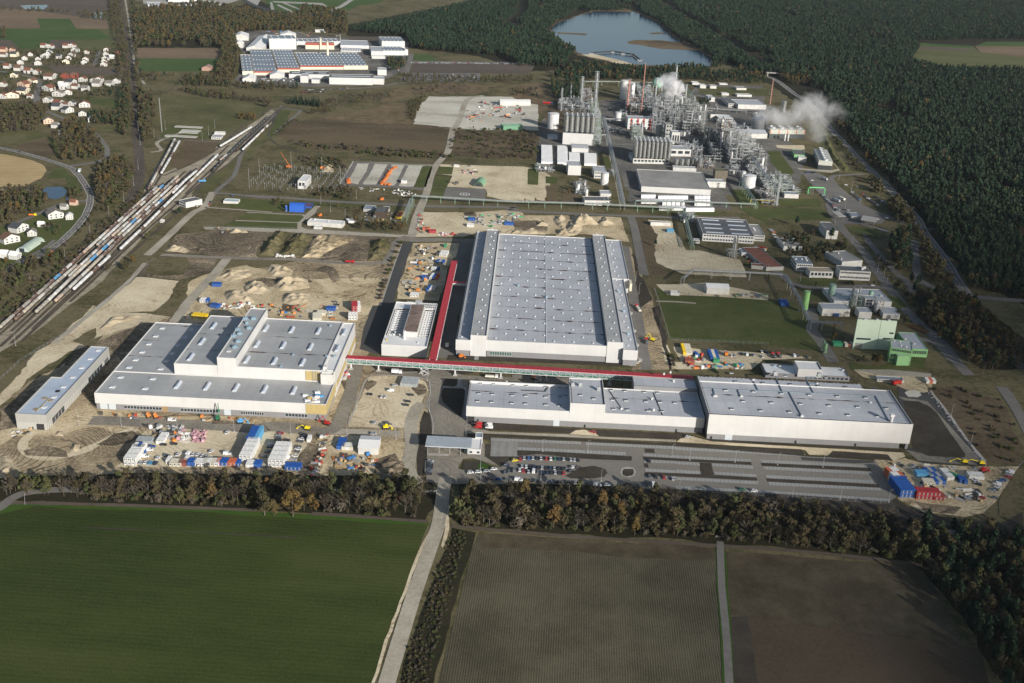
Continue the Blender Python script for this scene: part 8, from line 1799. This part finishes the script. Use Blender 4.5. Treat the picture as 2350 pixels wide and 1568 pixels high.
cabins('front row, grey roofs',13,1555,1478,'cc',3,1);cabins('front row, rust-red',13,1632,1478,'m',2,1,1,0,0);cabins('front row, white',13,1522,1455,'w',1,1,1,0,0);cabins('front row, blue tent box',13,1716,1474,'b',2,1,1,0,0);cabins('front row, small white',13,1686,1450,'w',1,1,1,0,0);cabins('front row, middle pair',13,1778,1474,'ww',3,1);cabins('front row, right pair',13,1862,1472,'cw',4,1)
cabins('red, blue and white row',13,1980,1470,'obbo',6,1);cabins('small pair at the yard end',14,-95,1490,'w',2,1,1,0,0);cabins('small blue one at the yard end',14,-30,1490,'b',2,1,1,0,0);cabins('lone blue cabin at the belt edge',14,262,1512,'b',4,1);cabins('grey tarpaulin box',13,1250,1270,'g',4,1,1,0,0);cabins('white box by the pallets',13,1432,1275,'w',2,2,1,0,0);cabins('lone grey box by the parked vans',14,465,1258,'w',1,1,1,0,0)
cabins('blue box by the tent',14,738,1322,'b',2,2,1,0,0);cabins('white boxes by the tent',14,785,1328,'cw',3,1,1,0,0);cabins('group on the sandy square',14,1322,742,'g',5,2,1,-4,0)
bl('site_tent','white ribbed tent hall at the front of the site yard','tent hall',14,(938,1365),(1120,1372),1300,16,w_off,r_white,gable=1.5)
cabins('orange and white stack, east yard',17,935,975,'wwooww',3,2,2,12,0);cabins('big blue stack, east yard',17,1008,1122,'b',4,3,2,6);cabins('dark red two-storey row',17,1178,1137,'r',6,1,2);cabins('low red end cabins',17,1365,1150,'rrm',3,1);cabins('blue cabins with grey roof',17,1185,910,'l',4,1,1,0,0);cabins('blue and grey pair',17,1378,990,'bg',3,3,1,8,0);cabins('cream cabin',17,1258,1000,'c',3,1);cabins('white shed pair',17,1505,945,'w',2,2,1,8,0);cabins('white box with red edge',17,1735,930,'w',4,1,1,0,0);cabins('green skip',17,1595,930,'n',1,1,1,40,0);cabins('blue bins',17,1635,970,'b',1,1,1,0,0);cabins('blue bin right',17,1682,982,'b',1,1,1,0,0)
cabins('cabins with yellow front behind the lawn hedge',16,68,130,'ycc',3,3,1,0,0);cabins('rust-red container',16,85,205,'m',3,1,1,0,0);cabins('blue-striped container group',16,318,185,'bcb',3,3,1,0,0);cabins('green container',16,345,200,'n',2,1,1,0,0);cabins('blue skip by the lorry',16,190,150,'b',1,1,1,20,0);cabins('brown and white box at the green building',12,705,1360,'cm',3,1,1,0,0);cabins('dark green container',12,600,1355,'n',3,1,1,0,0);cabins('blue container by the green silo',12,118,990,'b',3,2,1,0,0);cabins('blue crate at the plant',12,600,1080,'b',2,1,1,0,0)
cabins('yellow twin cabins behind the west hall',13,1758,112,'yy',5,1,1,-8);cabins('blue skip by the haul road',5,1945,1330,'b',3,1,1,0,0);cabins('white and blue pair by the heaps',5,1832,1475,'wwb',3,1);cabins('blue tipping skip',5,1925,1520,'b',3,1,1,-20,0);cabins('block by the west hall',6,880,1560,'rrw',3,2,2,10);cabins('white box behind the west hall',14,848,135,'w',3,1,2,5);cabins('blue box behind the west hall',14,645,50,'b',3,1,1,0,0);cabins('cream boxes behind the west hall',14,520,140,'cc',3,2,1,10,0);cabins('cream box further behind',14,556,90,'c',3,1,1,0,0)
cabins('first row beside the corridor',6,1560,1380,'bwc',3,2,1,-8);cabins('second row beside the corridor',6,1590,1265,'wbo',3,2,1,-8);cabins('third row beside the corridor',6,1605,1185,'wwb',3,1,1,-8);cabins('fourth row beside the corridor',6,1655,1115,'bgb',3,1,1,-8);cabins('last row beside the corridor',6,1680,1050,'w',3,2,1,-8);cabins('white pair behind the frame building',6,1412,1425,'ww',3,1);cabins('green skip beside the corridor',6,1725,970,'n',1,1,1,0,0);cabins('blue sheet box',6,1530,1270,'b',2,1,1,30,0)
cabins('red and brown cabins on the gravel',6,1528,815,'om',3,1,1,0,0);cabins('blue box on the gravel',6,1948,725,'b',3,1,1,0,0);cabins('white box on the gravel',6,1935,780,'w',3,1,1,0,0);cabins('blue box near the heaps',6,2280,765,'b',4,1,1,0,0);cabins('blue cabin at the sandy yard',11,1422,308,'l',3,1);cabins('red box at the yard corner',16,2300,390,'wo',3,1,1,0,0);cabins('dark red skips',6,1590,840,'r',3,1,1,10,0)
# == spoil heaps
def heap(lb,i,s,h,mat,seed=0,n=26,rough=1.0):
 """mound with gullies over the outlined footprint"""
 P_=GS(i,s);x0=min(p.x for p in P_);x1=max(p.x for p in P_);y0=min(p.y for p in P_);y1=max(p.y for p in P_);pl=[(p.x,p.y)for p in P_];vs=[];N_=n
 for b in range(N_+1):
  for a in range(N_+1):
   x,y=x0+(x1-x0)*a/N_,y0+(y1-y0)*b/N_;d=1e9
   for k in range(len(pl)):
    ax,ay=pl[k];bx,by=pl[(k+1)%len(pl)];t_=max(0,min(1,((x-ax)*(bx-ax)+(y-ay)*(by-ay))/((bx-ax)**2+(by-ay)**2+1e-9)));d=min(d,math.hypot(x-ax-t_*(bx-ax),y-ay-t_*(by-ay)))
   if not inpoly(x,y,pl):z=-.4
   else:
    q=min(1,d/max(2.5,h*1.15));nz=noise.noise(Vector((x*.07,y*.07,seed)))*.8+noise.noise(Vector((x*.2,y*.2,seed+5)))*.45;z=h*.8*q*(.62+nz*rough)
   vs.append((x,y,max(z,-.4)))
 me=MB();w_=N_+1;me.add(vs,[(b*w_+a,b*w_+a+1,(b+1)*w_+a+1,(b+1)*w_+a)for b in range(N_)for a in range(N_)if max(vs[b*w_+a][2],vs[b*w_+a+1][2],vs[(b+1)*w_+a][2],vs[(b+1)*w_+a+1][2])>-.35]);o=me.build('spoil_heap',mat);tag(o,lb,'earth heap','spoil heaps of the building site')
g_heap=GR('heap_sand',[(.28,.22,.14),(.42,.35,.24),(.52,.44,.31)],.06,.7,bump=.6)
for k,(lb,i,s,h,mt)in enumerate((('tallest pale sand ridge behind the central hall',11,'490 290 520 200 570 145 660 160 780 210 800 240 690 240 600 330 480 345',11,g_heap),('sand ridge left of the tallest one behind the central hall',11,'370 190 430 160 490 170 500 250 460 290 400 240',8,g_heap),('sand ridge right of the tallest one behind the central hall',11,'790 230 830 165 880 165 960 240 830 250',8,g_heap),
  ('dark-sided sand heap at the back wall of the central hall',11,'395 340 420 290 500 260 540 330 520 345',8,g_heap),('small double heap behind the central hall',11,'215 250 240 220 340 225 345 255',4,g_heap),('flat sand bank along the central hall back wall',11,'-20 325 0 295 200 275 320 325',4,g_heap),
  ('long sand heap in the middle of the sandy ground',6,'150 1320 200 1270 300 1245 480 1260 500 1340 300 1370 200 1370',8,g_heap),('pointed sand heap at the haul road',6,'90 1170 130 1120 200 1120 340 1180 330 1230 150 1230',6,g_heap),('left sand ridge below the haul road',6,'-120 1340 -60 1270 60 1280 160 1370 60 1400 -100 1390',7,g_heap),('rough heap of clods right of the west tower',6,'230 1440 300 1390 500 1400 520 1480 420 1530 240 1480',7,g_heap),
  ('small sand cone on the sandy ground',6,'865 1255 890 1230 940 1240 960 1260',5,g_heap),('brown clod field at the left of the sandy ground',5,'2050 1400 2150 1350 2300 1380 2350 1470 2200 1500 2080 1460',6,g_heap),('upper left sand ridge',5,'1990 1240 2100 1180 2300 1170 2330 1230 2120 1280',6,g_heap),('sand bank by the left sandy field',5,'1520 1000 1560 950 1680 955 1750 1000 1700 1020',6,g_heap),
  ('small sand bank near the white pipe stack',5,'2100 840 2130 805 2270 815 2280 835',4,g_heap),('overgrown embankment, left half',6,'20 1040 60 960 180 810 300 840 240 950 180 1050',12,g_scrub),('overgrown embankment, right half',6,'190 1050 300 900 380 840 530 860 440 1000 400 1065',10,g_scrub),('grey clay slope right of the embankment',6,'420 1060 540 860 720 850 930 900 760 960 620 1030 600 1060',5,g_mud),
  ('overgrown mound at the new dark road',6,'1020 1090 1060 900 1190 880 1250 950 1180 1070',10,g_scrub),('sand heap beside the switchyard',6,'600 275 620 225 670 205 710 220 715 275',8,g_heap),('row of sand clods beside the concrete shed',13,'900 220 1000 130 1150 90 1310 95 1240 130 1060 170 960 240',3,g_heap),('pale heap in the sandy loop',13,'630 1340 660 1280 740 1275 730 1330 680 1350',3.5,g_heap),
  ('pale heap beside the sandy loop entrance',13,'485 1200 520 1155 580 1150 590 1200',3,g_heap),('dark earth bank along the lawn fence',11,'1285 1000 1350 985 1400 1180 1350 1200 1300 1080',2.5,g_topsoil),('rubble heap at the bottom left corner',13,'0 1380 80 1370 140 1420 120 1520 0 1540',3,g_heap),('churned heap at the belt edge',14,'1100 1450 1220 1390 1370 1440 1380 1520 1200 1560',3,g_earth),
  ('grey gravel cone at the sandy ground behind the helipad',6,'1910 235 1960 210 2050 235',4,g_gravel),('grassy dyke along the lower east works',4,'480 700 560 780 640 960 760 1060 700 1090 600 1000 520 860',6,g_meadow))):heap(lb,i,s,h,mt,k)
# == loose building material: every bundle a thing
MM=[P('mat_timber',(.40,.29,.16),.9,var=.3,vs=2),P('mat_steel',(.36,.37,.38),.5,.3,var=.3,vs=2),P('mat_white',(.66,.65,.62),.7,var=.2,vs=2),P('mat_blue',(.05,.18,.42),.6),P('mat_red',(.38,.06,.04),.7),P('mat_dark',(.06,.055,.05),.9),P('mat_pink',(.55,.33,.36),.7,var=.4,vs=3),P('mat_orange',(.60,.22,.05),.7),P('mat_green',(.05,.28,.13),.7)]
MN=['timber','steel','white-wrapped','blue','red','dark','pink-striped','orange','green']
MPR={}
def litter(nm,i,s,n,cols,sz=1.0,seed=0):
 pl=GS(i,s);q=[(p.x,p.y)for p in pl];r_=random.Random(seed);x0=min(a for a,b in q);x1=max(a for a,b in q);y0=min(b for a,b in q);y1=max(b for a,b in q);k=0;tr_=0
 while k<n and tr_<4000:
  tr_+=1;x,y=r_.uniform(x0,x1),r_.uniform(y0,y1)
  if not inpoly(x,y,q):continue
  c_=int(r_.choice(cols));v=r_.randrange(3);key=(c_,v)
  if key not in MPR:
   mb=MB()
   if v==0:[mb.box(-2.2,2.2,-.9+j*.36,-.65+j*.36,.1+.25*(j%2),.3+.25*(j%2),bottom=True)for j in range(5)];mb.box(-1.6,-1.4,-.9,.8,0,.1);mb.box(1.4,1.6,-.9,.8,0,.1)
   elif v==1:mb.box(-.9,.9,-.7,.7,.12,1.0,bottom=True);mb.box(-.85,.8,-.65,.6,1.0,1.35);mb.box(-.9,.9,-.6,-.4,0,.12);mb.box(-.9,.9,.4,.6,0,.12)
   else:[mb.tube((-1.8+.2*j,-.5+.3*j,.25+.2*(j%2)),(1.6+.2*j,-.6+.35*j,.25+.2*(j%2)),.17,5,cap=True)for j in range(4)]
   o=mb.build(('material_bundle','pallet_stack','pipe_bundle')[v],MM[c_]);MPR[key]=o
  else:o=MPR[key].copy();COL.objects.link(o)
  f=sz*r_.uniform(.6,1.5);o.location=(x,y,.28);o.rotation_euler.z=r_.uniform(0,3.1);o.scale=(f,f,f*r_.uniform(.7,1.4));o['category']='building material'
  w_=('%s boards'%MN[c_],'%s pallet load'%MN[c_],'%s pipes'%MN[c_])[v];o['label']=w_+' lying '+nm;o['group']=w_+' '+nm;k+=1
litter('in front of the west hall',13,'1320 1110 1700 1110 1740 1170 1560 1220 1330 1200',34,'111052',1.2,1);litter('at the left yard pallets',13,'1580 1160 1680 1160 1740 1200 1740 1270 1660 1260 1590 1250',16,'72267',1.1,2);litter('in the pink stack of the left yard',13,'1745 1190 1790 1145 1890 1145 1895 1245 1790 1275',55,'6',.95,3)
litter('along the west hall wall',13,'880 985 2350 1040 2350 1075 1300 1050 900 1010',26,'0512074',.9,4);litter('in the scrap strip of the yard',14,'590 1200 660 1180 620 1400 560 1560 480 1567 560 1400',40,'2205411',.9,5);litter('in the yard below the tent',14,'700 1380 1100 1370 1090 1500 960 1540 700 1500',44,'010425307',1,6);litter('at the corner of the west hall',14,'790 600 860 590 870 660 800 680',16,'3422',1,7)
litter('on the sand beside the corridor',6,'1500 940 1680 960 1640 1100 1560 1250 1540 1420 1380 1400 1340 1280 1450 1100',90,'1023510725',1.1,8);litter('on the sandy ground behind the west hall',14,'0 0 640 0 500 110 300 120 60 60',34,'7350410',1,9);litter('on the gravel behind the central hall',6,'1900 690 2350 650 2450 680 2300 760 2080 800',60,'11182',1.1,10);litter('in the pallet rows on the gravel',6,'1680 840 1820 840 1820 860 1680 860',22,'624',1,11)
litter('on the gravel left edge',6,'1490 650 1540 640 1560 760 1520 850 1480 830',18,'51412',1,12);litter('in the east yard',17,'1600 1030 1900 1060 1900 1170 1600 1150 1450 1100 1180 1010 1200 960',44,'051225',1,13);litter('on the edge of the east yard',17,'860 760 1200 770 1500 790 1450 830 1000 820',22,'2051',.9,14);litter('behind the lawn hedge',16,'60 150 260 130 300 230 600 190 660 260 160 260 60 210',50,'3478211',1.1,15)
litter('in the works scrap yard',11,'2200 450 2350 440 2350 600 2250 620 2130 560',34,'1147280',1.1,16);litter('on the gravel yard of the works',2,'2290 940 2800 950 2900 1120 2300 1130',70,'0511472',1.5,17);litter('at the workshop yard',6,'960 650 1280 640 1280 740 960 730',36,'0511',1.1,18);litter('below the lawn pipe bridge',11,'1770 880 2350 880 2350 920 1990 910',16,'8101',1.2,19)
litter('on the left sand field',5,'1960 780 2100 790 2060 860 1980 830',9,'051',1,20);litter('along the haul road',5,'2000 1480 2350 1490 2350 1540 2050 1540',26,'2422',.9,21);litter('beside the farm hall',5,'320 880 420 880 400 930 320 940',18,'10215',1,22);litter('on the rubble bank',6,'950 420 1380 440 1500 500 1300 500 960 440',40,'2221',.9,23);litter('on the white stone row',6,'180 1045 350 1050 350 1062 180 1058',16,'2',1,24)
litter('in the sandy patch behind the helipad',6,'1760 360 1860 360 1850 390 1760 380',10,'521',1,25);litter('near the green shelter',6,'1900 250 2020 250 2010 300 1900 290',12,'526',1.1,26);litter('along the dark road kerb',17,'1300 20 1350 20 1900 740 1860 740',46,'11',.45,27);litter('beside the concrete shed',13,'90 1160 330 1130 340 1160 130 1210',16,'0512',.8,28);litter('in the works car strip',2,'430 700 760 700 760 750 430 750',30,'3211',1.6,29);litter('behind the back works',2,'470 290 900 300 900 340 500 320',40,'51430',1.6,30)
# switchyard
t=thing('switchyard','electrical switchyard of slim posts and busbars','switchyard',tuple(G(6,-60,430)));o=G(6,-60,430);mb=MB();r_=random.Random(3)
for a in range(12):
 for b in range(10):x,y=a*9,b*10;h=r_.choice((4,5,9));mb.tube((x,y,0),(x,y,h),.2,4);mb.tube((x-2.5,y,h),(x+2.5,y,h),.12,4);mb.box(x-.4,x+.4,y-.4,y+.4,h-2,h-1)
mb.build('busbar',m_steel,t);mb=MB()
for(x,y,h)in((0,0,24),(0,50,24),(30,90,24),(70,80,22),(100,40,20)):mb.tube((x,y,0),(x,y,h),.3,4)
mb.build('lightning_mast',m_steel,t)
t=thing('settling_basin','rows of concrete settling basins with walkways on the grass','settling basin',tuple(G(1,1510,1250)));mb=MB();wb=MB();o=t.location
for(x0,y0,x1,y1)in((1510,1255,1840,1240),(1640,1222,1830,1215),(1660,1205,1860,1195),(1600,1170,1880,1160)):
 a=G(1,x0,y0);b=G(1,x1,y1);d=7;ring(mb,a.x-o.x,b.x-o.x,a.y-o.y,a.y-o.y+d,0,1.2,.6);wb.box(a.x-o.x+.6,b.x-o.x-.6,a.y-o.y+.6,a.y-o.y+d-.6,0,.5)
mb.build('basin_wall',w_conc,t);wb.build('basin_water',MATS['lake_water'],t)
# lamps and poles
def lamps(nm,lst,h=9,cat='street lamp'):
 first=None
 for k,(i,x,y)in enumerate(lst):
  p=G(i,x,y)
  if first is None:first=thing('street_lamp','',cat);mb=MB();mb.tube((0,0,0),(0,0,h),.13,5,r2=.07);mb.tube((0,0,h),(1.2,0,h+.1),.06,4);mb.build('pole',m_metal,first);mb=MB();mb.box(.9,1.7,-.15,.15,h,h+.15,bottom=True);mb.build('lamp_head',m_steel,first);mb=MB();mb.cyl(0,0,0,.5,.45,n=8);mb.build('footing',m_road,first);o=first
  else:o=dup(first,(0,0,0))
  o.location=(p.x,p.y,.25);o['label']='grey lamp post, %s of those %s'%(ordn(k),nm);o['group']='lamp posts '+nm
lamps('in the car park',[(15,425,870),(15,560,1280),(15,1112,1270),(15,1128,1015),(15,1542,1025),(15,1665,1290),(16,-35,1060),(16,30,1390),(16,128,1095),(16,545,1115),(16,935,1140),(16,1072,1435),(16,1350,1160),(16,1510,1455),(16,1955,1480)])
lamps('along the site roads',[(13,725,1100),(13,1115,1115),(13,1630,1130),(13,2150,1160),(14,318,1185),(14,835,1190),(14,920,960),(14,1285,1230),(14,1570,690),(14,1590,970),(14,1552,1540),(14,2060,1500),(17,1550,260),(17,1755,555)])
lamps('inside the works',[(4,650,1160),(4,765,1260),(4,845,1380),(4,705,1430),(12,295,750),(12,1003,670),(12,1085,795),(12,770,415),(12,1060,730),(12,612,240),(11,1135,755),(11,1165,870),(6,595,570),(6,683,640),(6,818,700),(6,922,520)],10)
lamps('along the railway',[(1,1255,1080),(1,1272,1200),(1,1288,1330),(5,1270,250),(5,1228,400),(5,1138,545),(5,1003,690),(5,830,870),(5,600,1080),(13,145,370),(1,1417,1260),(1,1520,1190),(1,1858,1290),(1,1916,1240),(1,1973,1180)],12)
# fences
def fence(lb,pts,h=2,gap=5,mt=None,rail=3):
 t=thing('fence',lb,'fence',tuple(pts[0]));o=pts[0];mb=MB();rb=MB()
 for k in range(len(pts)-1):
  a,b=pts[k]-o,pts[k+1]-o;n=max(1,int((b-a).length/gap))
  for j in range(n+1):q=a.lerp(b,j/n);mb.tube((q.x,q.y,0),(q.x,q.y,h),.07,4)
  for r in range(rail):z=.3+(h-.3)*r/(rail-1);rb.tube((a.x,a.y,z),(b.x,b.y,z),.035,4)
 mb.build('post',mt or m_metal,t);rb.build('wire',mt or m_metal,t)
fence('mesh fence around the wide lawn',GS(11,'1310 830 1380 1060 1450 1295 2350 1335'));fence('mesh fence along the railway yard',GS(5,'1360 1130 1000 1440 700 1700')+GS(13,'200 500 0 680'));fence('fence between the haul road and the left field',GS(6,'-480 785 380 800 900 835 1390 860'));fence('fence of the gravel ground',GS(6,'1545 600 1480 860'),2.5,5,m_greenst)
fence('fence along the foot of the car park',GS(16,'-400 1330 500 1400 1960 1495 2040 1567'));fence('curving fence of the east yard',GS(17,'2300 760 2150 920 2060 1080 1900 1270'));fence('white gate of the site entrance',GS(14,'1575 1375 1765 1380'),1.6,1.2,m_edge,4);fence('white guard rail at the road mouth',GS(20,'2058 135 2088 135'),1.1,1.5,m_edge);fence('white guard rail beside the front road',GS(20,'2060 135 2042 235'),1.1,2,m_edge,2);fence('white footbridge rail on the field path',GS(21,'935 280 985 284'),1.2,2,m_edge,4);fence('white rail at the left road end',GS(20,'112 85 115 130'),1.1,2,m_edge,2)
fence('white barrier by the brook under the entrance',GS(20,'1950 75 2015 70'),1.1,1.5,m_edge)
t=thing('road_bridge','concrete bridge carrying a road over the main east road','bridge',tuple(G(4,-20,205)));mb=MB();mb.box(0,50,-5,5,5.6,6.6,bottom=True);mb.build('deck',m_road,t);mb=MB();mb.box(2,3.5,-4,4,0,5.6);mb.box(46,48,-4,4,0,5.6);mb.build('pier',m_road,t)
# gravel dredger boom on the lake
v=GS(22,'960 428 1130 415 1210 428 1290 440 1340 480');t=thing('dredger_conveyor','dark floating conveyor curving across the lake','conveyor',tuple(v[0]));mb=MB();[mb.tube(a-v[0]+Vector((0,0,3)),b-v[0]+Vector((0,0,3)),1.6,4)for a,b in zip(v,v[1:])];mb.build('belt',m_dark,t);mb=MB();[mb.box(a.x-v[0].x-5,a.x-v[0].x+5,a.y-v[0].y-4,a.y-v[0].y+4,0,3)for a in v];mb.build('float',m_steel,t)
# helipad ring
p=G(6,1918,480);mb=MB();z=layer([p],9);[mb.add([(p.x+r*math.cos(a),p.y+r*math.sin(a),z)for a in(k*PI/12,(k+1)*PI/12)for r in(5,6)],[(0,2,3,1)])for k in range(24)];mb.box(p.x-2,p.x-1.3,p.y-3,p.y+3,z-.05,z);mb.box(p.x+1.3,p.x+2,p.y-3,p.y+3,z-.05,z);mb.box(p.x-1.3,p.x+1.3,p.y-.4,p.y+.4,z-.05,z);o=mb.build('road_marking',MATS['line_white']);o['kind']='structure'
# == steam
def steam(lb,c,r,dens,seed,lean):
 mb=MB();n=14;q=22
 M=Matrix.Translation(c);mb.lathe(0,0,[(max(.05,math.sin(PI*k/n)),-math.cos(PI*k/n))for k in range(n+1)],q);o=mb.build('steam',None)if 0 else None
 me=MB();me.lathe(0,0,[(max(.05,math.sin(PI*k/n)),-math.cos(PI*k/n))for k in range(n+1)],q);m_=bpy.data.materials.new('steam');m_.use_nodes=True;t=m_.node_tree;t.nodes.clear();N=t.nodes.new;L=t.links.new
 out=N('ShaderNodeOutputMaterial');pv=N('ShaderNodeVolumePrincipled');pv.inputs['Color'].default_value=(.97,.97,.98,1);pv.inputs['Anisotropy'].default_value=.2;L(pv.outputs[0],out.inputs['Volume'])
 tc=N('ShaderNodeTexCoord');sp=N('ShaderNodeVectorMath');sp.operation='LENGTH';L(tc.outputs['Object'],sp.inputs[0])
 g=N('ShaderNodeNewGeometry');n1=N('ShaderNodeTexNoise');n1.inputs['Scale'].default_value=.05;n1.inputs['Detail'].default_value=7;n1.inputs['Roughness'].default_value=.72;n1.inputs['Distortion'].default_value=.8
 mp=N('ShaderNodeMapping');mp.inputs['Location'].default_value=(seed*31,0,0);L(g.outputs['Position'],mp.inputs[0]);L(mp.outputs[0],n1.inputs[0])
 a=N('ShaderNodeMath');a.operation='MULTIPLY_ADD';a.inputs[1].default_value=-.42;a.inputs[2].default_value=.0;L(sp.outputs['Value'],a.inputs[0]);b=N('ShaderNodeMath');b.operation='ADD';L(n1.outputs[0],b.inputs[0]);L(a.outputs[0],b.inputs[1])
 mr=N('ShaderNodeMapRange');mr.inputs[1].default_value=.15;mr.inputs[2].default_value=.40;mr.inputs[3].default_value=0;mr.inputs[4].default_value=dens;L(b.outputs[0],mr.inputs[0]);L(mr.outputs[0],pv.inputs['Density'])
 o=me.build('steam',m_);o.location=c;o.scale=r;o.rotation_euler=lean;tag(o,lb,'steam','steam: '+lb,'stuff')
def puff(i,x,y,z,r,dens,k,lb,lean=0):
 p=G(i,x,y,z);steam(lb,(p.x,p.y,z),r,dens,k,(0,lean,0))
SB=G(3,1405,520);
def col3(x,y,r,dens,k,lb,lean=0): # over the vent: same distance, height from the picture
 p=Vector((G(3,x,520).x,SB.y-6,0));z=zat(p,3,y);steam(lb,(p.x,p.y,z),r,dens,k,(0,lean,0))
W1='bright white steam column rising between the grey stacks'
col3(1406,475,(10,9,16),.6,1,W1);col3(1415,400,(16,13,18),.6,2,W1,.2);col3(1455,320,(22,17,18),.5,3,W1,.2);col3(1390,245,(22,15,13),.2,8,'thin wisps at the top of the white steam column',-.3)
CB=G(4,170,780)
def col4(x,y,r,dens,k,lb,lean=0,dy=10):
 p=Vector((G(4,x,780).x,CB.y+dy,0));z=zat(p,4,y);steam(lb,(p.x,p.y,z),r,dens,k,(0,lean,0))
W2='grey-white steam cloud drifting over the cooling tower'
col4(10,570,(34,20,20),.04,4,W2);col4(170,600,(44,20,18),.05,5,W2);col4(350,500,(38,24,26),.045,6,W2,-.3);col4(510,540,(36,24,22),.028,7,'right end of the drifting steam, at the forest edge');col4(395,710,(24,22,34),.028,9,'steam rising from the long pale cooling tower',0,-20)
# == hazy air
mb=MB();mb.box(-14500,14500,-3500,22500,-1,380,bottom=True);hm=bpy.data.materials.new('haze');hm.use_nodes=True;t=hm.node_tree;t.nodes.clear();ou=t.nodes.new('ShaderNodeOutputMaterial');pv=t.nodes.new('ShaderNodeVolumePrincipled')
pv.inputs['Color'].default_value=(.72,.85,1.0,1);pv.inputs['Density'].default_value=.000011;t.links.new(pv.outputs[0],ou.inputs['Volume']);hz_=mb.build('haze',hm);tag(hz_,'thin blue haze in the air over the whole plain','haze',kind='stuff')
# == clouds behind the viewer: their shade lies on the forest and the near field
def cloud(lb,px,py,r,dens,seed):
 g_=G(0,px,py);z=1500;c_=g_+sdir*(z/sdir.z);mb=MB();r_=random.Random(seed)
 for k in range(11):
  a=k*2.4;q=.62*math.sqrt(k/9);s=r_.uniform(.34,.55);mb.lathe(0,0,[(max(.01,math.sin(PI*j/10))*s,-math.cos(PI*j/10)*s)for j in range(11)],16,M=Matrix.Translation((q*math.cos(a),q*math.sin(a),0)))
 m_=bpy.data.materials.get('cloud_vapour')
 if not m_:m_=bpy.data.materials.new('cloud_vapour');m_.use_nodes=True;t=m_.node_tree;t.nodes.clear();ou=t.nodes.new('ShaderNodeOutputMaterial');pv=t.nodes.new('ShaderNodeVolumePrincipled');pv.inputs['Density'].default_value=dens;t.links.new(pv.outputs[0],ou.inputs['Volume'])
 o=mb.build('cloud',m_);o.location=c_;o.scale=r;o.rotation_euler.z=-SUN_AZ;tag(o,lb,'cloud',kind='stuff')
cloud('low cloud whose shade lies over the eastern forest',2500,760,(420,300,120),.004,1)
cloud('low cloud whose shade lies over the far left fields',130,-40,(700,420,120),.004,3)
cloud('low cloud whose shade lies over the near right wood',2500,1500,(260,170,100),.004,4)
